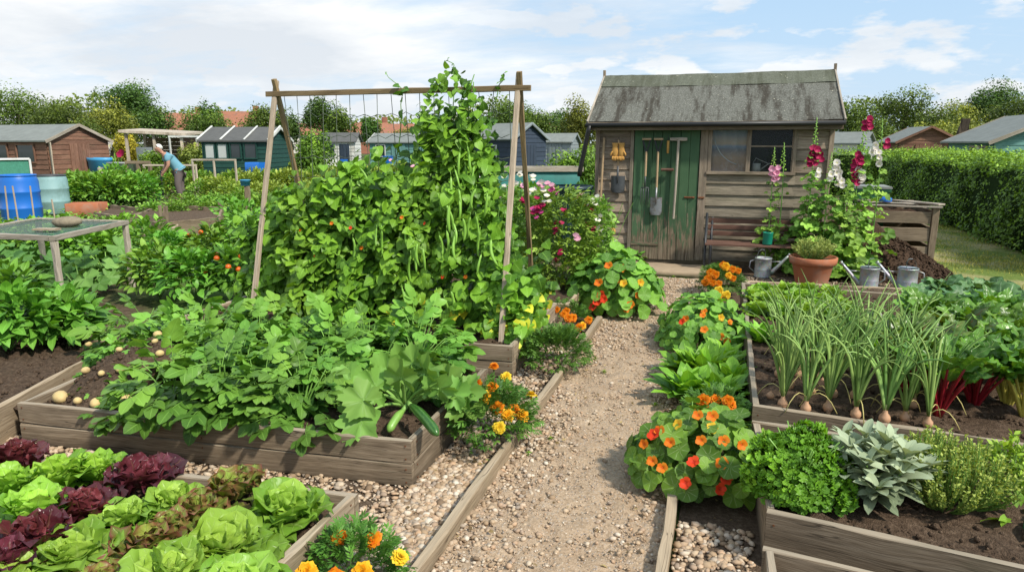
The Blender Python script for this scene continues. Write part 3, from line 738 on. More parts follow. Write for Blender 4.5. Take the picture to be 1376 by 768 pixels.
edging('timber edging board right of the path beside the spinach', (-.14, 3.68), (-.14, 6.2), .09)
edging('short far edging board beside the marigolds below the bench', (-.12, 7.2), (-.12, 8.2), .09)
mb = MB(); bx(mb, (-.62, -.24, -.02), (.62, .24, .055), .004, .012, seg=8)
solo('door_slab', mb.mesh('door_slab', plainmat('sandy_paving', (.36, .27, .18), .9, .2, var=.25, scale=14, bump=.3)), 'sandy stone slab lying in front of the green shed door', 'paving slab', (-.66, 9.30, 0), -.02).scale = (1.0, 1.35, 1)

# ------------------------------------------------------------------ the shed
def build_shed():
    S = thing('garden_shed', 'weathered timber shed with mossy felt roof and flaking green door', 'shed', (-.2, 10, 0))
    X = lambda x: x + .2
    xl, xr, dep, ev = X(-1.76), X(1.35), 2.3, 1.96
    w = MB()
    def lap(x0, x1, z0, z1, n, mat):
        hgt = (z1 - z0) / n
        for i in range(n):
            z = z0 + i * hgt; j = rng.normal(size=4) * .0016
            a = np.array([(x0, -.030 + j[0], z), (x1, -.030 + j[1], z), (x1, -.006 + j[2], z + hgt + .004), (x0, -.006 + j[3], z + hgt + .004), (x0, .012, z), (x1, .012, z)])
            L = x1 - x0; u0, v0 = rng.uniform(0, 30, 2)
            uv = np.array([(u0, v0), (u0 + L, v0), (u0 + L, v0 + hgt), (u0, v0 + hgt), (u0, v0 - .04), (u0 + L, v0 - .04)])
            # subdivide along the length for slight warp
            k = 9; t = np.linspace(0, 1, k)
            rows = [(0, 1), (3, 2)]
            V = []; U = []
            for (p, q_) in ((4, 5), (0, 1), (3, 2)):
                ln = a[p] + (a[q_] - a[p]) * t[:, None]; ln[:, 1] += rng.normal(size=k) * .0012; ln[:, 2] += rng.normal(size=k) * .0008
                V.append(ln); U.append(uv[p] + (uv[q_] - uv[p]) * t[:, None])
            w.add(np.concatenate(V), [grid_faces(2, k - 1)[:, ::-1]], np.concatenate(U), float(rng.uniform()), mat)
    lap(xl, X(-1.25), .10, 1.93, 12, 0)
    lap(X(-.215), X(.93), .07, 1.295, 8, 1)
    lap(X(.86), X(1.35), 1.30, 1.93, 4, 0)
    lap(X(.90), X(1.35), .07, 1.295, 8, 1)
    # plain lining behind the boards, the side and back walls
    bx(w, (xl, .014, .03), (X(-1.25), .04, 1.95), mat=0); bx(w, (X(-.30), .014, .03), (xr, .04, 1.29), mat=1)
    bx(w, (xl, .04, .03), (xl + .04, dep, 1.95), mat=0); bx(w, (xr - .04, .04, .03), (xr, dep, 1.95), mat=0)
    bx(w, (xl, dep - .04, .03), (xr, dep, 1.95), mat=0)
    for xx in (xl + .02, xr - .02):
        w.add([(xx, .03, 1.95), (xx, dep, 1.95), (xx, dep / 2, 2.68)], [[[0, 1, 2]]], [(0, 0), (2, 0), (1, .7)], .5, 0)
    bx(w, (X(.90), .014, 1.29), (xr, .04, 1.95), mat=0)
    part('wall', w, [M['siding'], M['siding_g']], S)
    def pc(name, lo, hi, mat, lab=None, **k):
        mb = MB(); bx(mb, lo, hi, **k); return part(name, mb, mat, S, label=lab)
    pc('corner_post', (xl - .015, -.045, .05), (xl + .045, -.008, 1.95), M['siding'])
    pc('corner_post', (xr - .045, -.045, .05), (xr + .015, -.008, 1.95), M['siding'])
    pc('door_post', (X(-1.275), -.05, .06), (X(-1.228), -.004, 1.95), M['siding_g'])
    pc('door_post', (X(-.318), -.05, .06), (X(-.215), -.004, 1.95), M['siding'])
    pc('door_lintel', (X(-1.227), -.04, 1.925), (X(-.32), -.006, 1.96), M['bed_dark'])
    pc('sill_beam', (xl, -.02, -.02), (xr, .06, .07), M['bed_dark'])
    # door of seven boards
    mb = MB(); n = 7; x0, x1 = X(-1.222), X(-.325); wd = (x1 - x0) / n
    for i in range(n):
        board(mb, (x0 + wd * (i + .5), -.024 + rng.normal() * .0012, .045), (x0 + wd * (i + .5), -.024, 1.918 + rng.normal() * .002), wd - .004, .022, (0, 1, 0), 12, .0012, .003)
    D = part('door', mb, M['door'], S)
    mb = MB(); bx(mb, (x0 + .0, -.047, .24), (X(-.84), -.037, .285)); part('ledge', mb, M['door'], D)
    mb = MB(); bx(mb, (X(-.50), -.047, .93), (X(-.36), -.038, .955), .001); mb.merge(lathe([(0, 0), (.014, 0), (.014, .02), (0, .02)], 10), off=(X(-.38), -.05, .93)); bx(mb, (X(-.31), -.060, .93), (X(-.23), -.052, .955)); part('hasp', mb, M['rust'], D)
        # window: frame, two panes, what is seen inside
    f = MB(); wl, wm, wr, wb, wt = X(-.245), X(.315), X(.885), 1.295, 1.955
    bx(f, (wm - .028, -.048, wb), (wm + .028, .02, wt))
    Wn = part('window', f, M['siding'], S)
    for (ja, jb) in ((X(-.212), X(-.165)), (wr - .012, wr + .03)):
        f = MB(); bx(f, (ja, -.05, wb), (jb, .02, wt)); part('jamb', f, M['siding'], Wn)
    f = MB(); bx(f, (X(-.22), -.066, wb - .028), (wr + .04, .03, wb + .012)); part('sill', f, M['siding'], Wn)
    f = MB(); bx(f, (X(-.165), -.046, wt - .02), (wr - .012, .02, wt + .012)); part('head_rail', f, M['siding'], Wn)
    f = MB(); bx(f, (wm + .028, -.02, 1.635), (wr - .012, .002, 1.655)); part('glazing_bar', f, M['siding'], Wn)
    for (a, b, m, lab) in ((X(-.165), wm - .028, 'glass_dusty', 'hazy dusty pane'), (wm + .028, wr - .012, 'glass', 'dark clear pane')):
        f = MB(); f.add([(a, -.008, wb + .012), (b, -.008, wb + .012), (b, -.008, wt - .02), (a, -.008, wt - .02)], [[[0, 1, 2, 3]]], None); part('pane', f, M[m], Wn, label=lab)
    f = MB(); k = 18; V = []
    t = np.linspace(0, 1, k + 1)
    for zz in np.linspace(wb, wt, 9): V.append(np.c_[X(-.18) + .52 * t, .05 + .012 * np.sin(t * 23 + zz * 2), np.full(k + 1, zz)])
    f.add(np.concatenate(V), [grid_faces(8, k)[:, ::-1]], None); part('sacking_and_reflection', f, M['sack'], Wn)
    f = MB(); f.merge(tube(curve((X(-.14), -.0, 1.75), (X(.17), .03, 1.40), (-.04, 0, -.05), 8), .006, 5)); part('loose_cord', f, M['white_paint'], Wn)
    f = MB(); bx(f, (xl + .05, 1.0, .05), (xr - .05, 1.02, 1.95)); part('dark_backdrop', f, M['dark_in'], S)  # near-black sheet across mid-shed stands in for the shade inside
    f = MB(); bx(f, (X(.30), .03, 1.27), (xr - .05, .30, 1.285)); part('inside_shelf', f, M['bed_dark'], S)
    # roof: two felted slopes, strip over the ridge, boards
    rl, rr = X(-1.86), X(1.44); ey, ez, ry, rz = -.17, 1.985, dep / 2, 2.715
    def slope(mb, y0, z0, y1, z1, n=40, m=14, lift=0., amp=.004):
        s, t = np.meshgrid(np.linspace(0, 1, n + 1), np.linspace(0, 1, m + 1), indexing='ij')
        P = np.stack([rl + (rr - rl) * s, y0 + (y1 - y0) * t, z0 + (z1 - z0) * t + lift + amp * np.sin(s * 21 + t * 5) + amp * .5 * rng.normal(size=s.shape) - .012 * np.sin(PI * s)], -1)
        up = (y1 > y0)
        fc = grid_faces(n, m); mb.add(P.reshape(-1, 3), [fc if not up else fc[:, ::-1]], np.stack([s * 3.3, t * 1.4], -1).reshape(-1, 2))
    mb = MB(); slope(mb, ey, ez, ry, rz); slope(mb, dep + .17, ez, ry, rz)
    slope(mb, ey, ez - .025, ry, rz - .025); slope(mb, dep + .17, ez - .025, ry, rz - .025)
    RF = part('roof', mb, M['felt'], S)
    mb = MB(); q = .73; slope(mb, ey + (ry - ey) * q, ez + (rz - ez) * q, ry, rz, 40, 4, .008, .003); slope(mb, dep + .17 + (ry - dep - .17) * q, ez + (rz - ez) * q, ry, rz, 40, 4, .008, .003)
    part('ridge_felt', mb, M['felt'], RF)
    mb = MB(); bx(mb, (rl, ey - .022, ez - .125), (rr, ey + .0, ez - .012), seg=10); part('fascia', mb, M['bed_dark'], RF)
    mb = MB(); pts = [(rl - .03, ey - .06, ez - .055), (rr + .01, ey - .06, ez - .045)]
    mb.merge(tube(pts, .030, 10)); part('gutter', mb, M['black'], S)
    for xx in (rl - .012, rr + .012):
        for (ya, za, yb, zb) in ((ey - .02, ez - .03, ry, rz - .03), (dep + .19, ez - .03, ry, rz - .03)):
            mb = MB(); board(mb, (xx, ya, za), (xx, yb, zb), .024, .085, (0, 0, 1)); part('bargeboard', mb, M['grey_wood'], RF)
        mb = MB(); bx(mb, (xx - .018, ry - .03, rz - .1), (xx + .018, ry + .03, rz + .085)); part('finial', mb, M['siding'], RF)
    mb = MB(); mb.merge(tube([(X(-1.83), -.23, 1.93), (X(-1.85), -.22, 1.85), (X(-1.97), -.16, 1.30), (X(-1.98), -.15, 1.22)], .033, 10)); part('downpipe', mb, M['black'], S)
    return S
build_shed()

# ------------------------------------------------------------------ tools on the shed
def pole_thing(name, label, cat, base, segs, group=None):
    """segs: list of (partname, material, MB)"""
    t = thing(name, label, cat, base, 0, group)
    for nm, mt, mb in segs: part(nm, mb, mt, t)
    return t
def P(t): return MB().merge(t)
Yf = 9.94
pole_thing('broom_handle', 'long bare wooden pole leaning on the shed wall left of the gloves', 'pole', (-1.69, Yf - .0, .06), [('pole', M['handle'], P(tube([(0, -.10, 0), (0.04, 0, 1.70)], .016, 8)))])
def d_grip(z, w=.052):
    mb = MB()
    mb.merge(tube([(0, 0, z - .19), (-.01, 0, z - .16), (-w * .8, 0, z - .05), (-w, 0, z)], .012, 6)); mb.merge(tube([(0, 0, z - .19), (.01, 0, z - .16), (w * .8, 0, z - .05), (w, 0, z)], .012, 6)); return mb
def shovel_blade(w, h, z, dish=.02):
    mb = MB(); n, m = 8, 10; s, t = np.meshgrid(np.linspace(-1, 1, n + 1), np.linspace(0, 1, m + 1), indexing='ij')
    hw = w / 2 * np.where(t > .75, np.sqrt(np.clip(1 - ((t - .75) / .27) ** 2 * .45, 0, 1)), 1)
    for o in (0, .004):
        V = np.stack([s * hw, -dish * (1 - s * s) * .6 + dish * s ** 4 + o, z - h * t], -1).reshape(-1, 3)
        mb.add(V, [grid_faces(n, m) if not o else grid_faces(n, m)[:, ::-1]], np.stack([s, t], -1).reshape(-1, 2))
    mb.merge(tube([(0, -.012, z + .14), (0, -.014, z), (0, -.02, z - .10)], [.014, .016, .008], 7)); return mb
# shovel with dark blade, hung high, gloves over it
b = aty(832, 190, Yf)
pole_thing('coal_shovel', 'shovel with broad dark blade hanging on the wall left of the door', 'shovel', (b[0], Yf - .03, 1.25),
    [('shaft', M['handle'], P(tube([(0, 0, -.05), (0, 0, .48)], .013, 8))), ('blade', M['dark_steel'], shovel_blade(.20, .24, -.02, .03)), ('nail', M['iron'], P(tube([(0, .03, .5), (0, -.03, .51)], .005, 5)))])
g1 = thing('work_gloves', 'pair of tan leather gloves hung over the shovel shaft', 'gloves', (b[0], Yf - .055, 1.55))
for sx in (-1, 1):
    mb = MB(); v, f, u = lump(2, .12, 1.2, 4 + sx); mb.add(v * np.array([.047, .02, .095]) + np.array([sx * .045, 0, .02]), f, u)
    for k in range(4): mb.merge(tube(curve((sx * .045 + (k - 1.5) * .020, -.004, -.05), (sx * .045 + (k - 1.5) * .024, -.012, -.115 + abs(k - 1.5) * .01), (0, -.008, 0), 4), [.013, .013, .012, .008], 6))
    mb.merge(tube(curve((sx * .075, -.005, .02), (sx * .105, -.015, -.04), (sx * .01, 0, 0), 4), [.014, .014, .012, .008], 6))
    mb.merge(lathe([(.036, .08), (.042, .12), (.045, .14), (.040, .14), (.034, .09)], 12, 1, .5), off=(sx * .045, 0, 0)); part('glove', mb, M['leather'], g1)
def hang(px, ytop, ybot):
    a = aty(px, ytop, Yf - .04); z2 = aty(px, ybot, Yf - .04)[2]; return a[0], a[2], z2
x, zt, zb = hang(869, 187, 275)
mb = d_grip(zt - .0); fk = MB()
for k in range(4): fk.merge(tube(curve(((k - 1.5) * .034, -.005, zb + .24), ((k - 1.5) * .036, 0, zb), (0, -.02, 0), 5), [.006, .006, .006, .005, .003], 5))
fk.merge(tube([(-.052, -.005, zb + .24), (.052, -.005, zb + .24)], .008, 6)); fk.merge(tube([(0, 0, zb + .42), (0, -.005, zb + .24)], .011, 6))
pole_thing('garden_fork', 'garden fork with four tines hanging leftmost on the green door', 'garden fork', (x, Yf - .03, 0), [('shaft', M['handle'], P(tube([(0, 0, zt - .17), (0, 0, zb + .40)], .015, 8))), ('grip', M['handle'], P(tube([(-.062, 0, zt), (.062, 0, zt)], .016, 8))), ('grip_fork', M['iron'], mb), ('tines', M['dark_steel'], fk)])
x, zt, zb = hang(885, 187, 289)
pole_thing('garden_spade', 'garden spade with worn steel blade hanging on the green door', 'spade', (x, Yf - .035, 0), [('shaft', M['handle'], P(tube([(0, 0, zt - .17), (0, 0, zb + .36)], .015, 8))), ('grip', M['handle'], P(tube([(-.062, 0, zt), (.062, 0, zt)], .016, 8))), ('grip_fork', M['iron'], d_grip(zt)), ('blade', M['steel'], shovel_blade(.165, .25, zb + .25, .012))])
x, zt, zb = hang(898, 189, 206)
pole_thing('dibber', 'short orange wooden dibber hanging high on the green door', 'dibber', (x, Yf - .03, zb), [('handle', M['leather'], P(tube([(0, 0, 0), (0, 0, zt - zb)], [.016, .018], 8))), ('spike', M['iron'], P(tube([(0, 0, zt - zb), (0, 0, zt - zb + .07)], [.007, .003], 6)))])
x, zt, zb = hang(897, 223, 228)
pole_thing('hand_scythe_handle', 'short round wooden handle fixed sideways on the green door', 'handle', (x, Yf - .04, zb), [('handle', M['bench_wood'], P(tube([(-.085, 0, 0), (.085, 0, 0)], .020, 10))), ('bracket', M['iron'], P(tube([(0, .03, 0), (0, 0, 0)], .010, 6)))])
x, zt, zb = hang(912, 187, 294)
pole_thing('t_handled_tool', 'long T-handled wooden tool hanging at the right of the green door', 'long tool', (x, Yf - .03, 0), [('shaft', M['grey_wood'], P(tube([(0, 0, zt - .02), (-.02, 0, zb)], [.018, .016], 8))), ('crossbar', M['grey_wood'], MB().merge(board_t((-.115, 0, zt), (.115, 0, zt), .03, .04)))])

# ------------------------------------------------------------------ bench
def bench():
    x0, x1, yf, yb = -.12, 1.22, 9.28, 9.78
    B = thing('garden_bench', 'slatted wooden bench with black iron legs against the shed', 'bench', (x0, yf, 0))
    L = x1 - x0
    for k, z in enumerate((.655, .57, .485)):
        mb = MB(); board(mb, (-.03, .43 + (z - .5) * .18, z), (L + .08, .43 + (z - .5) * .18, z), .024, .062, seg=9); part('back_slat', mb, M['bench_wood'], B)
    for k in range(4):
        mb = MB(); board(mb, (-.05, .04 + k * .10, .385), (L + .1, .04 + k * .10, .385), .082, .024, seg=9); part('seat_slat', mb, M['bench_wood'], B)
    for xx in (0.02, L - .02):
        mb = MB(); mb.merge(tube([(xx, -.01, 0), (xx, .0, .37), (xx, .0, .375)], .018, 8)); part('leg', mb, M['iron'], B)
        mb = MB(); mb.merge(tube([(xx, .46, 0), (xx, .40, .37), (xx, .47, .70)], .018, 8)); part('leg', mb, M['iron'], B)
        mb = MB(); mb.merge(tube([(xx, .0, .365), (xx, .40, .365)], .014, 8)); part('seat_bracket', mb, M['iron'], B)
    # front upright with armless stay, as high as the back
    mb = MB(); mb.merge(tube([(-.045, -.02, 0), (-.05, .10, .38), (-.05, .36, .76)], .017, 8)); part('end_stay', mb, M['iron'], B)
bench()
b = aty(1031, 325, 9.45)
mb = MB(); mb.merge(lathe([(0, .0), (.058, .0), (.062, .01), (.062, .145), (.066, .15), (.066, .16), (.058, .16), (.056, .02), (0, .02)], 24))
solo('green_tin', mb.mesh('green_tin', M['green_pl']), 'bright green plastic tub standing on the bench seat', 'tub', (b[0], 9.42, .398), 0, None, 1.0)

# ------------------------------------------------------------------ watering cans, bucket, pot
def watering_can(label, loc, rz, s=1.0, spread=1.0):
    C = thing('watering_can', label, 'watering can', loc, rz, 'galvanised watering cans', s)
    mb = MB(); mb.merge(lathe([(0, .004), (.098, .004), (.104, 0), (.104, .012), (.100, .02), (.102, .10), (.102, .106), (.100, .112), (.101, .235), (.105, .238), (.105, .250), (.099, .25), (.097, .02), (0, .02)], 32)); part('body', mb, M['galv'], C)
    mb = MB(); n = 12; a = np.linspace(-PI / 2, PI / 2, n); V = np.concatenate([[(0, 0, .245)], np.stack([.098 * np.sin(a), .098 * np.cos(a) , np.full(n, .255)], -1)]); i = np.arange(n - 1)
    mb.add(V, [np.stack([0 * i, i + 2, i + 1], -1)]); part('half_lid', mb, M['galv'], C)
    mb = MB(); mb.merge(tube(curve((-.095, 0, .045), (-.30, 0, .285), (.01, 0, -.012), 8), np.linspace(.028, .014, 8), 10)); mb.merge(tube([(-.298, 0, .282), (-.318, 0, .302)], [.016, .022], 10)); part('spout', mb, M['galv'], C)
    mb = MB(); mb.merge(tube([(-.10, 0, .20), (-.235, 0, .205)], .006, 6)); part('spout_stay', mb, M['galv'], C)
    mb = MB(); pts = [(-.02, 0, .25), (-.02, 0, .32), (-.005, 0, .352), (.03, 0, .355), (.06, 0, .33), (.085, 0, .25)]
    V = []; 
    for p in pts: V += [(p[0], -.014, p[2]), (p[0], .014, p[2])]
    for p in pts: V += [(p[0] + .002, -.014, p[2] - .004), (p[0] + .002, .014, p[2] - .004)]
    k = len(pts); q = np.arange(k - 1) * 2
    mb.add(np.array(V), [np.stack([q, q + 2, q + 3, q + 1], -1), np.stack([q, q + 1, q + 3, q + 2], -1) + 2 * k]); part('top_handle', mb, M['galv'], C)
    mb = MB(); mb.merge(tube([(.10, 0, .22), (.155, 0, .20), (.165, 0, .12), (.10, 0, .06)], .008, 6)); part('back_handle', mb, M['galv'], C)
    return C
p = gp(1166, 389); watering_can('galvanised watering can with raised strap handle left of its twin by the compost', (p[0], p[1], .012), .05, 1.02)
p = gp(1217, 391); watering_can('galvanised watering can standing nearest the compost heap on the right', (p[0], p[1], .012), -.08, 1.05)
p = gp(1024, 373); watering_can('old galvanised watering can under the bench with its spout to the right', (p[0], p[1], .012), PI + .1, 1.0)
wc = MB(); 
# small white can on the shelf inside the shed window
p = aty(1016, 228, 10.1)
C = thing('small_watering_can', 'small white watering can on the shelf behind the shed window', 'watering can', (p[0] + .0, 10.12, 1.286), 0)
mb = MB(); mb.merge(lathe([(0, 0), (.055, 0), (.055, .13), (.05, .13), (.05, .01), (0, .01)], 20)); part('body', mb, M['white_paint'], C)
mb = MB(); mb.merge(tube([(.05, 0, .04), (.15, 0, .12), (.17, 0, .13)], [.010, .007, .009], 8)); part('spout', mb, M['white_paint'], C)
mb = MB(); mb.merge(tube([(-.05, 0, .12), (-.01, 0, .20), (.05, 0, .17), (.16, 0, .125)], .005, 6)); part('handle', mb, M['white_paint'], C)
p = gp(816, 352, 0)
C = thing('galvanised_bucket', 'tall galvanised bucket by the shed corner with a brush in it', 'bucket', (p[0], p[1] + .05, .0))
mb = MB(); mb.merge(lathe([(0, .01), (.10, .01), (.112, 0), (.114, .02), (.128, .30), (.134, .305), (.134, .32), (.126, .32), (.11, .03), (0, .03)], 32)); part('body', mb, M['galv'], C)
mb = MB(); mb.merge(tube([(-.125, 0, .31), (-.07, -.02, .40), (0, -.03, .36), (.06, -.02, .33), (.125, 0, .31)], .005, 6)); part('bail_handle', mb, M['iron'], C)
C2 = thing('round_brush', 'brush with a round orange head sticking up out of the bucket', 'brush', (p[0] + .06, p[1] + .06, .03))
mb = MB(); mb.merge(tube([(0, 0, 0), (.0, 0, .37)], .012, 7)); part('handle', mb, M['handle'], C2)
v, f, u = lump(2, .08, 1, 3); mb = MB(); mb.add(v * np.array([.042, .03, .062]) + np.array([0, 0, .41]), f, u); part('head', mb, M['leather'], C2)
p = gp(1090, 385)
POT = thing('terracotta_pot', 'large terracotta pot planted with a bushy rosemary', 'plant pot', (p[0], p[1] + .05, .012))
mb = MB(); mb.merge(lathe([(0, .0), (.165, .0), (.178, .01), (.182, .03), (.232, .255), (.240, .262), (.262, .268), (.268, .30), (.272, .345), (.262, .352), (.245, .35), (.238, .30), (0, .30)], 40)); part('pot', mb, M['terra'], POT)
mb = MB(); mb.merge(lathe([(.24, .308), (.12, .318), (0, .32)], 24)); part('soil', mb, M['soil'], POT)

# ------------------------------------------------------------------ compost bin
def compost():
    p = gp(1238, 352); x1, y0 = 2.86, 10.9
    B = thing('compost_bin', 'plank compost bay with loose lid boards beside the shed', 'compost bin', (1.55, y0, 0))
    L = 1.35
    for k, z in enumerate((.16, .42, .66)):
        mb = MB(); board(mb, (0, 0, z), (L - .07, 0, z), .035, .19 if k < 2 else .16, seg=8, jit=.003); part('front_plank', mb, M['fence_wood'], B)
    for k, z in enumerate((.16, .42, .66)):
        mb = MB(); board(mb, (L - .02, .06, z), (L - .02, 1.35, z), .035, .19, seg=8, jit=.003); part('side_plank', mb, M['fence_wood'], B)
    for (xx, yy) in ((L - .02, .0), (L - .02, 1.4), (0, 1.4), (-.05, 0.0)):
        mb = MB(); board(mb, (xx, yy, -.02), (xx, yy, .80), .085, .07, (0, 1, 0)); part('post', mb, M['fence_wood'], B)
    mb = MB(); board(mb, (0, 1.4, .4), (L, 1.4, .4), .03, .7, seg=6); part('back_panel', mb, M['fence_wood'], B)
    for (a, b) in (((.15, .25, .80), (L + .05, -.03, .815)), ((.5, .75, .80), (L + .06, .35, .82)), ((.2, 1.2, .80), (L + .0, .9, .815)), ((.75, 1.3, .822), (L + .06, .05, .845))):
        mb = MB(); board(mb, a, b, .11, .022, seg=6, jit=.003); part('lid_board', mb, M['grey_wood'], B)
    mb = MB(); bumpy(mb, [(0, .05), (L - .05, .05), (L - .05, 1.35), (0, 1.35)], .66, 24, 24, .02, crown=.08); part('compost_fill', mb, M['compost'], B)
    # heap spilled in front
    mb = MB(); n, m = 46, 30; s, t = np.meshgrid(np.linspace(-1, 1, n + 1), np.linspace(-1, 1, m + 1), indexing='ij')
    r = np.sqrt(s ** 2 + t ** 2); z = .62 * np.clip(1 - r, 0, 1) ** .9 * (1 + .12 * np.sin(5 * s + 2) * np.cos(4 * t)) + .012 * rng.normal(size=s.shape) * (r < 1)
    mb.add(np.stack([s * 1.0, t * .85, z - .01], -1).reshape(-1, 3), [grid_faces(n, m)[:, ::-1]])
    k = 2600; a = rng.uniform(0, 2 * PI, k); q = np.sqrt(rng.uniform(size=k)) * 1.02
    pz = .62 * np.clip(1 - q, 0, 1) ** .9; ss = rng.uniform(.006, .024, k)
    scatter(mb, [lump(1, .4, 1.6, i) for i in range(4)], np.stack([q * np.cos(a) * 1.0, q * np.sin(a) * .85, pz + ss * .3], -1), sphere_dirs(k), np.stack([ss, ss * rng.uniform(.8, 2., k), ss * .6], -1))
    tag(struct('compost_heap', mb, M['compost'], kind='stuff'), 'dark heap of compost spilling in front of the plank bay', 'compost').location = (1.95, 10.05, 0)
compost()
def wheelie(loc):
    B = thing('garden_bin', 'green plastic bin standing between the hollyhocks and the hedge', 'bin', loc)
    mb = MB(); n = 4
    def frus(w0, w1, z0, z1): 
        return np.array([(-w0, -w0, z0), (w0, -w0, z0), (w0, w0, z0), (-w0, w0, z0), (-w1, -w1, z1), (w1, -w1, z1), (w1, w1, z1), (-w1, w1, z1)])
    fc = [np.array([[0, 1, 5, 4], [1, 2, 6, 5], [2, 3, 7, 6], [3, 0, 4, 7], [4, 5, 6, 7]])]
    mb.add(frus(.22, .28, 0, .98), fc); part('body', mb, M['bin_green'], B, smooth=False)
    mb = MB(); bx(mb, (-.31, -.32, .985), (.31, .31, 1.02), ch=.01); part('lid', mb, M['far_felt'], B)
    mb = MB(); bx(mb, (-.30, -.30, .93), (.30, -.285, .982)); part('rim', mb, M['bin_green'], B)
p = aty(1166, 240, 12.3); wheelie((p[0], 12.3, 0)); 
p = aty(1193, 268, 11.3)
C = thing('blue_jug', 'small blue container resting on the compost bin lid boards', 'container', (p[0], 11.45, .83))
mb = MB(); mb.merge(lathe([(0, 0), (.085, 0), (.09, .01), (.085, .055), (.03, .075), (0, .075)], 20)); part('body', mb, M['blue'], C)
mb = MB(); mb.merge(lathe([(.02, .075), (.028, .075), (.028, .095), (0, .1)], 12)); part('cap', mb, M['white_paint'], C)
# water butt left of the shed
b = gp(782, 300, 0)
W = thing('water_butt', 'dark teal water butt under the shed downpipe', 'water butt', (-2.12, 10.02, 0))
mb = MB(); mb.merge(lathe([(0, 0), (.24, 0), (.27, .03), (.30, .45), (.30, .50), (.295, .55), (.285, 1.0), (.30, 1.02), (.30, 1.06), (.28, 1.06), (.27, .9), (0, .9)], 36)); part('body', mb, M['teal'], W)
mb = MB(); mb.merge(lathe([(.302, 1.02), (.318, 1.03), (.318, 1.065), (.30, 1.075), (.298, 1.03)], 36)); part('rim', mb, M['teal'], W)
mb = MB(); mb.merge(tube([(0, -.29, .18), (0, -.36, .18), (0, -.37, .15)], .014, 8)); part('tap', mb, M['black'], W)

# ------------------------------------------------------------------ bean frame
def bean_frame():
    Y = 5.45; xL, xR = -3.86, -1.60
    B = thing('bean_trellis', 'tall wooden A-frame with crossbar carrying the climbing beans', 'plant support', (xR, Y, 0))
    for (x, nm) in ((0, 1), (xL - xR, 2)):
        mb = MB(); board(mb, (x + .05, -.66, .12), (x - .012, .035, 2.235), .042, .032, (0, 1, 0), 9, .002); part('leg', mb, M['pole'], B, label='pale leg')
        mb = MB(); board(mb, (x - .045, .66, .12), (x + .012, -.035, 2.245), .040, .034, (0, 1, 0), 9, .002); part('leg', mb, M['pole_dark'], B, label='darker leg')
    mb = MB(); board(mb, (xL - xR - .09, -.012, 2.12), (.10, -.012, 2.12), .034, .046, seg=12); part('crossbar', mb, M['pole_dark'], B)
    mb = MB(); n = 17
    for i in range(n):
        x = xL - xR + .08 + (xR - xL - .16) * i / (n - 1)
        mb.merge(tube(curve((x, 0, 2.11), (x + rng.normal() * .05, 0, .3), (rng.normal() * .03, 0, 0), 6), .0032, 4))
    for z in np.arange(.5, 2.1, .18):
        pts = []
        for i in range(n * 2 - 1):
            x = xL - xR + .08 + (xR - xL - .16) * i / (2 * n - 2); pts.append((x, 0, z + (.0 if i % 2 == 0 else -.022) + rng.normal() * .006))
        mb.merge(tube(pts, .0028, 4))
    part('netting', mb, M['string'], B)
bean_frame()

# ------------------------------------------------------------------ cage table on the left
M['mesh_sheet'] = glassmat('fine_mesh_sheet', (.16, .19, .17), .42, .5)
def cage():
    A = gp(72, 320, .78)[:2]; Bp = gp(168, 299, .78)[:2]
    ex = nrm(A - Bp); ey = np.array([-1.0, -.06]); ey = nrm(ey)
    Cc = A + ey * 1.25; Dd = Bp + ey * 1.25
    T = thing('crop_cage', 'low grey timber cage frame with netted top over the squash', 'crop cage', (A[0], A[1], 0))
    q = [p - A for p in (A, Bp, Dd, Cc)]; z = .78
    for k in range(4):
        mb = MB(); board(mb, (*q[k], 0), (*q[k], z - .03), .05, .05, (0, 1, 0), 8, .002); part('leg', mb, M['grey_wood'], T)
        a, b = q[k], q[(k + 1) % 4]; d = nrm(b - a)
        mb = MB(); e = .03 if k % 2 == 0 else -.03
        board(mb, (*(a - d * e), z), (*(b + d * e), z), .06, .05, seg=8, jit=.002); part('top_rail', mb, M['grey_wood'], T)
    mb = MB(); c = sum(q) / 4; 
    for i in range(1, 15):
        t = i / 15; a = q[0] + (q[3] - q[0]) * t; b = q[1] + (q[2] - q[1]) * t; mb.merge(tube(curve((*a, z + .02), (*b, z + .02), (0, 0, -.03), 4), .0022, 4))
        a = q[0] + (q[1] - q[0]) * t; b = q[3] + (q[2] - q[3]) * t; mb.merge(tube(curve((*a, z + .02), (*b, z + .02), (0, 0, -.03), 4), .0022, 4))
    part('netting', mb, M['net'], T)
    mb = MB(); mb.add([(*(q[0] * .97 + c * .03), z + .008), (*(q[1] * .97 + c * .03), z + .008), (*(q[2] * .97 + c * .03), z + .008), (*(q[3] * .97 + c * .03), z + .008)], [[[0, 1, 2, 3]]]); part('cover_sheet', mb, M['mesh_sheet'], T)
    s = gp(91, 303, .80)
    v, f, u = lump(3, .16, 1.8, 9); mb = MB(); mb.add(v * np.array([.17, .10, .062]), f, u)
    solo('flat_stone', mb.mesh('flat_stone', M['stone']), 'rough brown stone weighing down the top of the crop cage', 'stone', (s[0], s[1], .84), .3)
    s = gp(62, 310, .80); mb = MB(); board(mb, (-.12, 0, 0), (.12, .02, 0), .10, .02); solo('wood_offcut', mb.mesh('wood_offcut', M['bed']), 'short brown offcut lying left of the stone on the cage', 'offcut', (s[0], s[1], .815), .2)
cage()
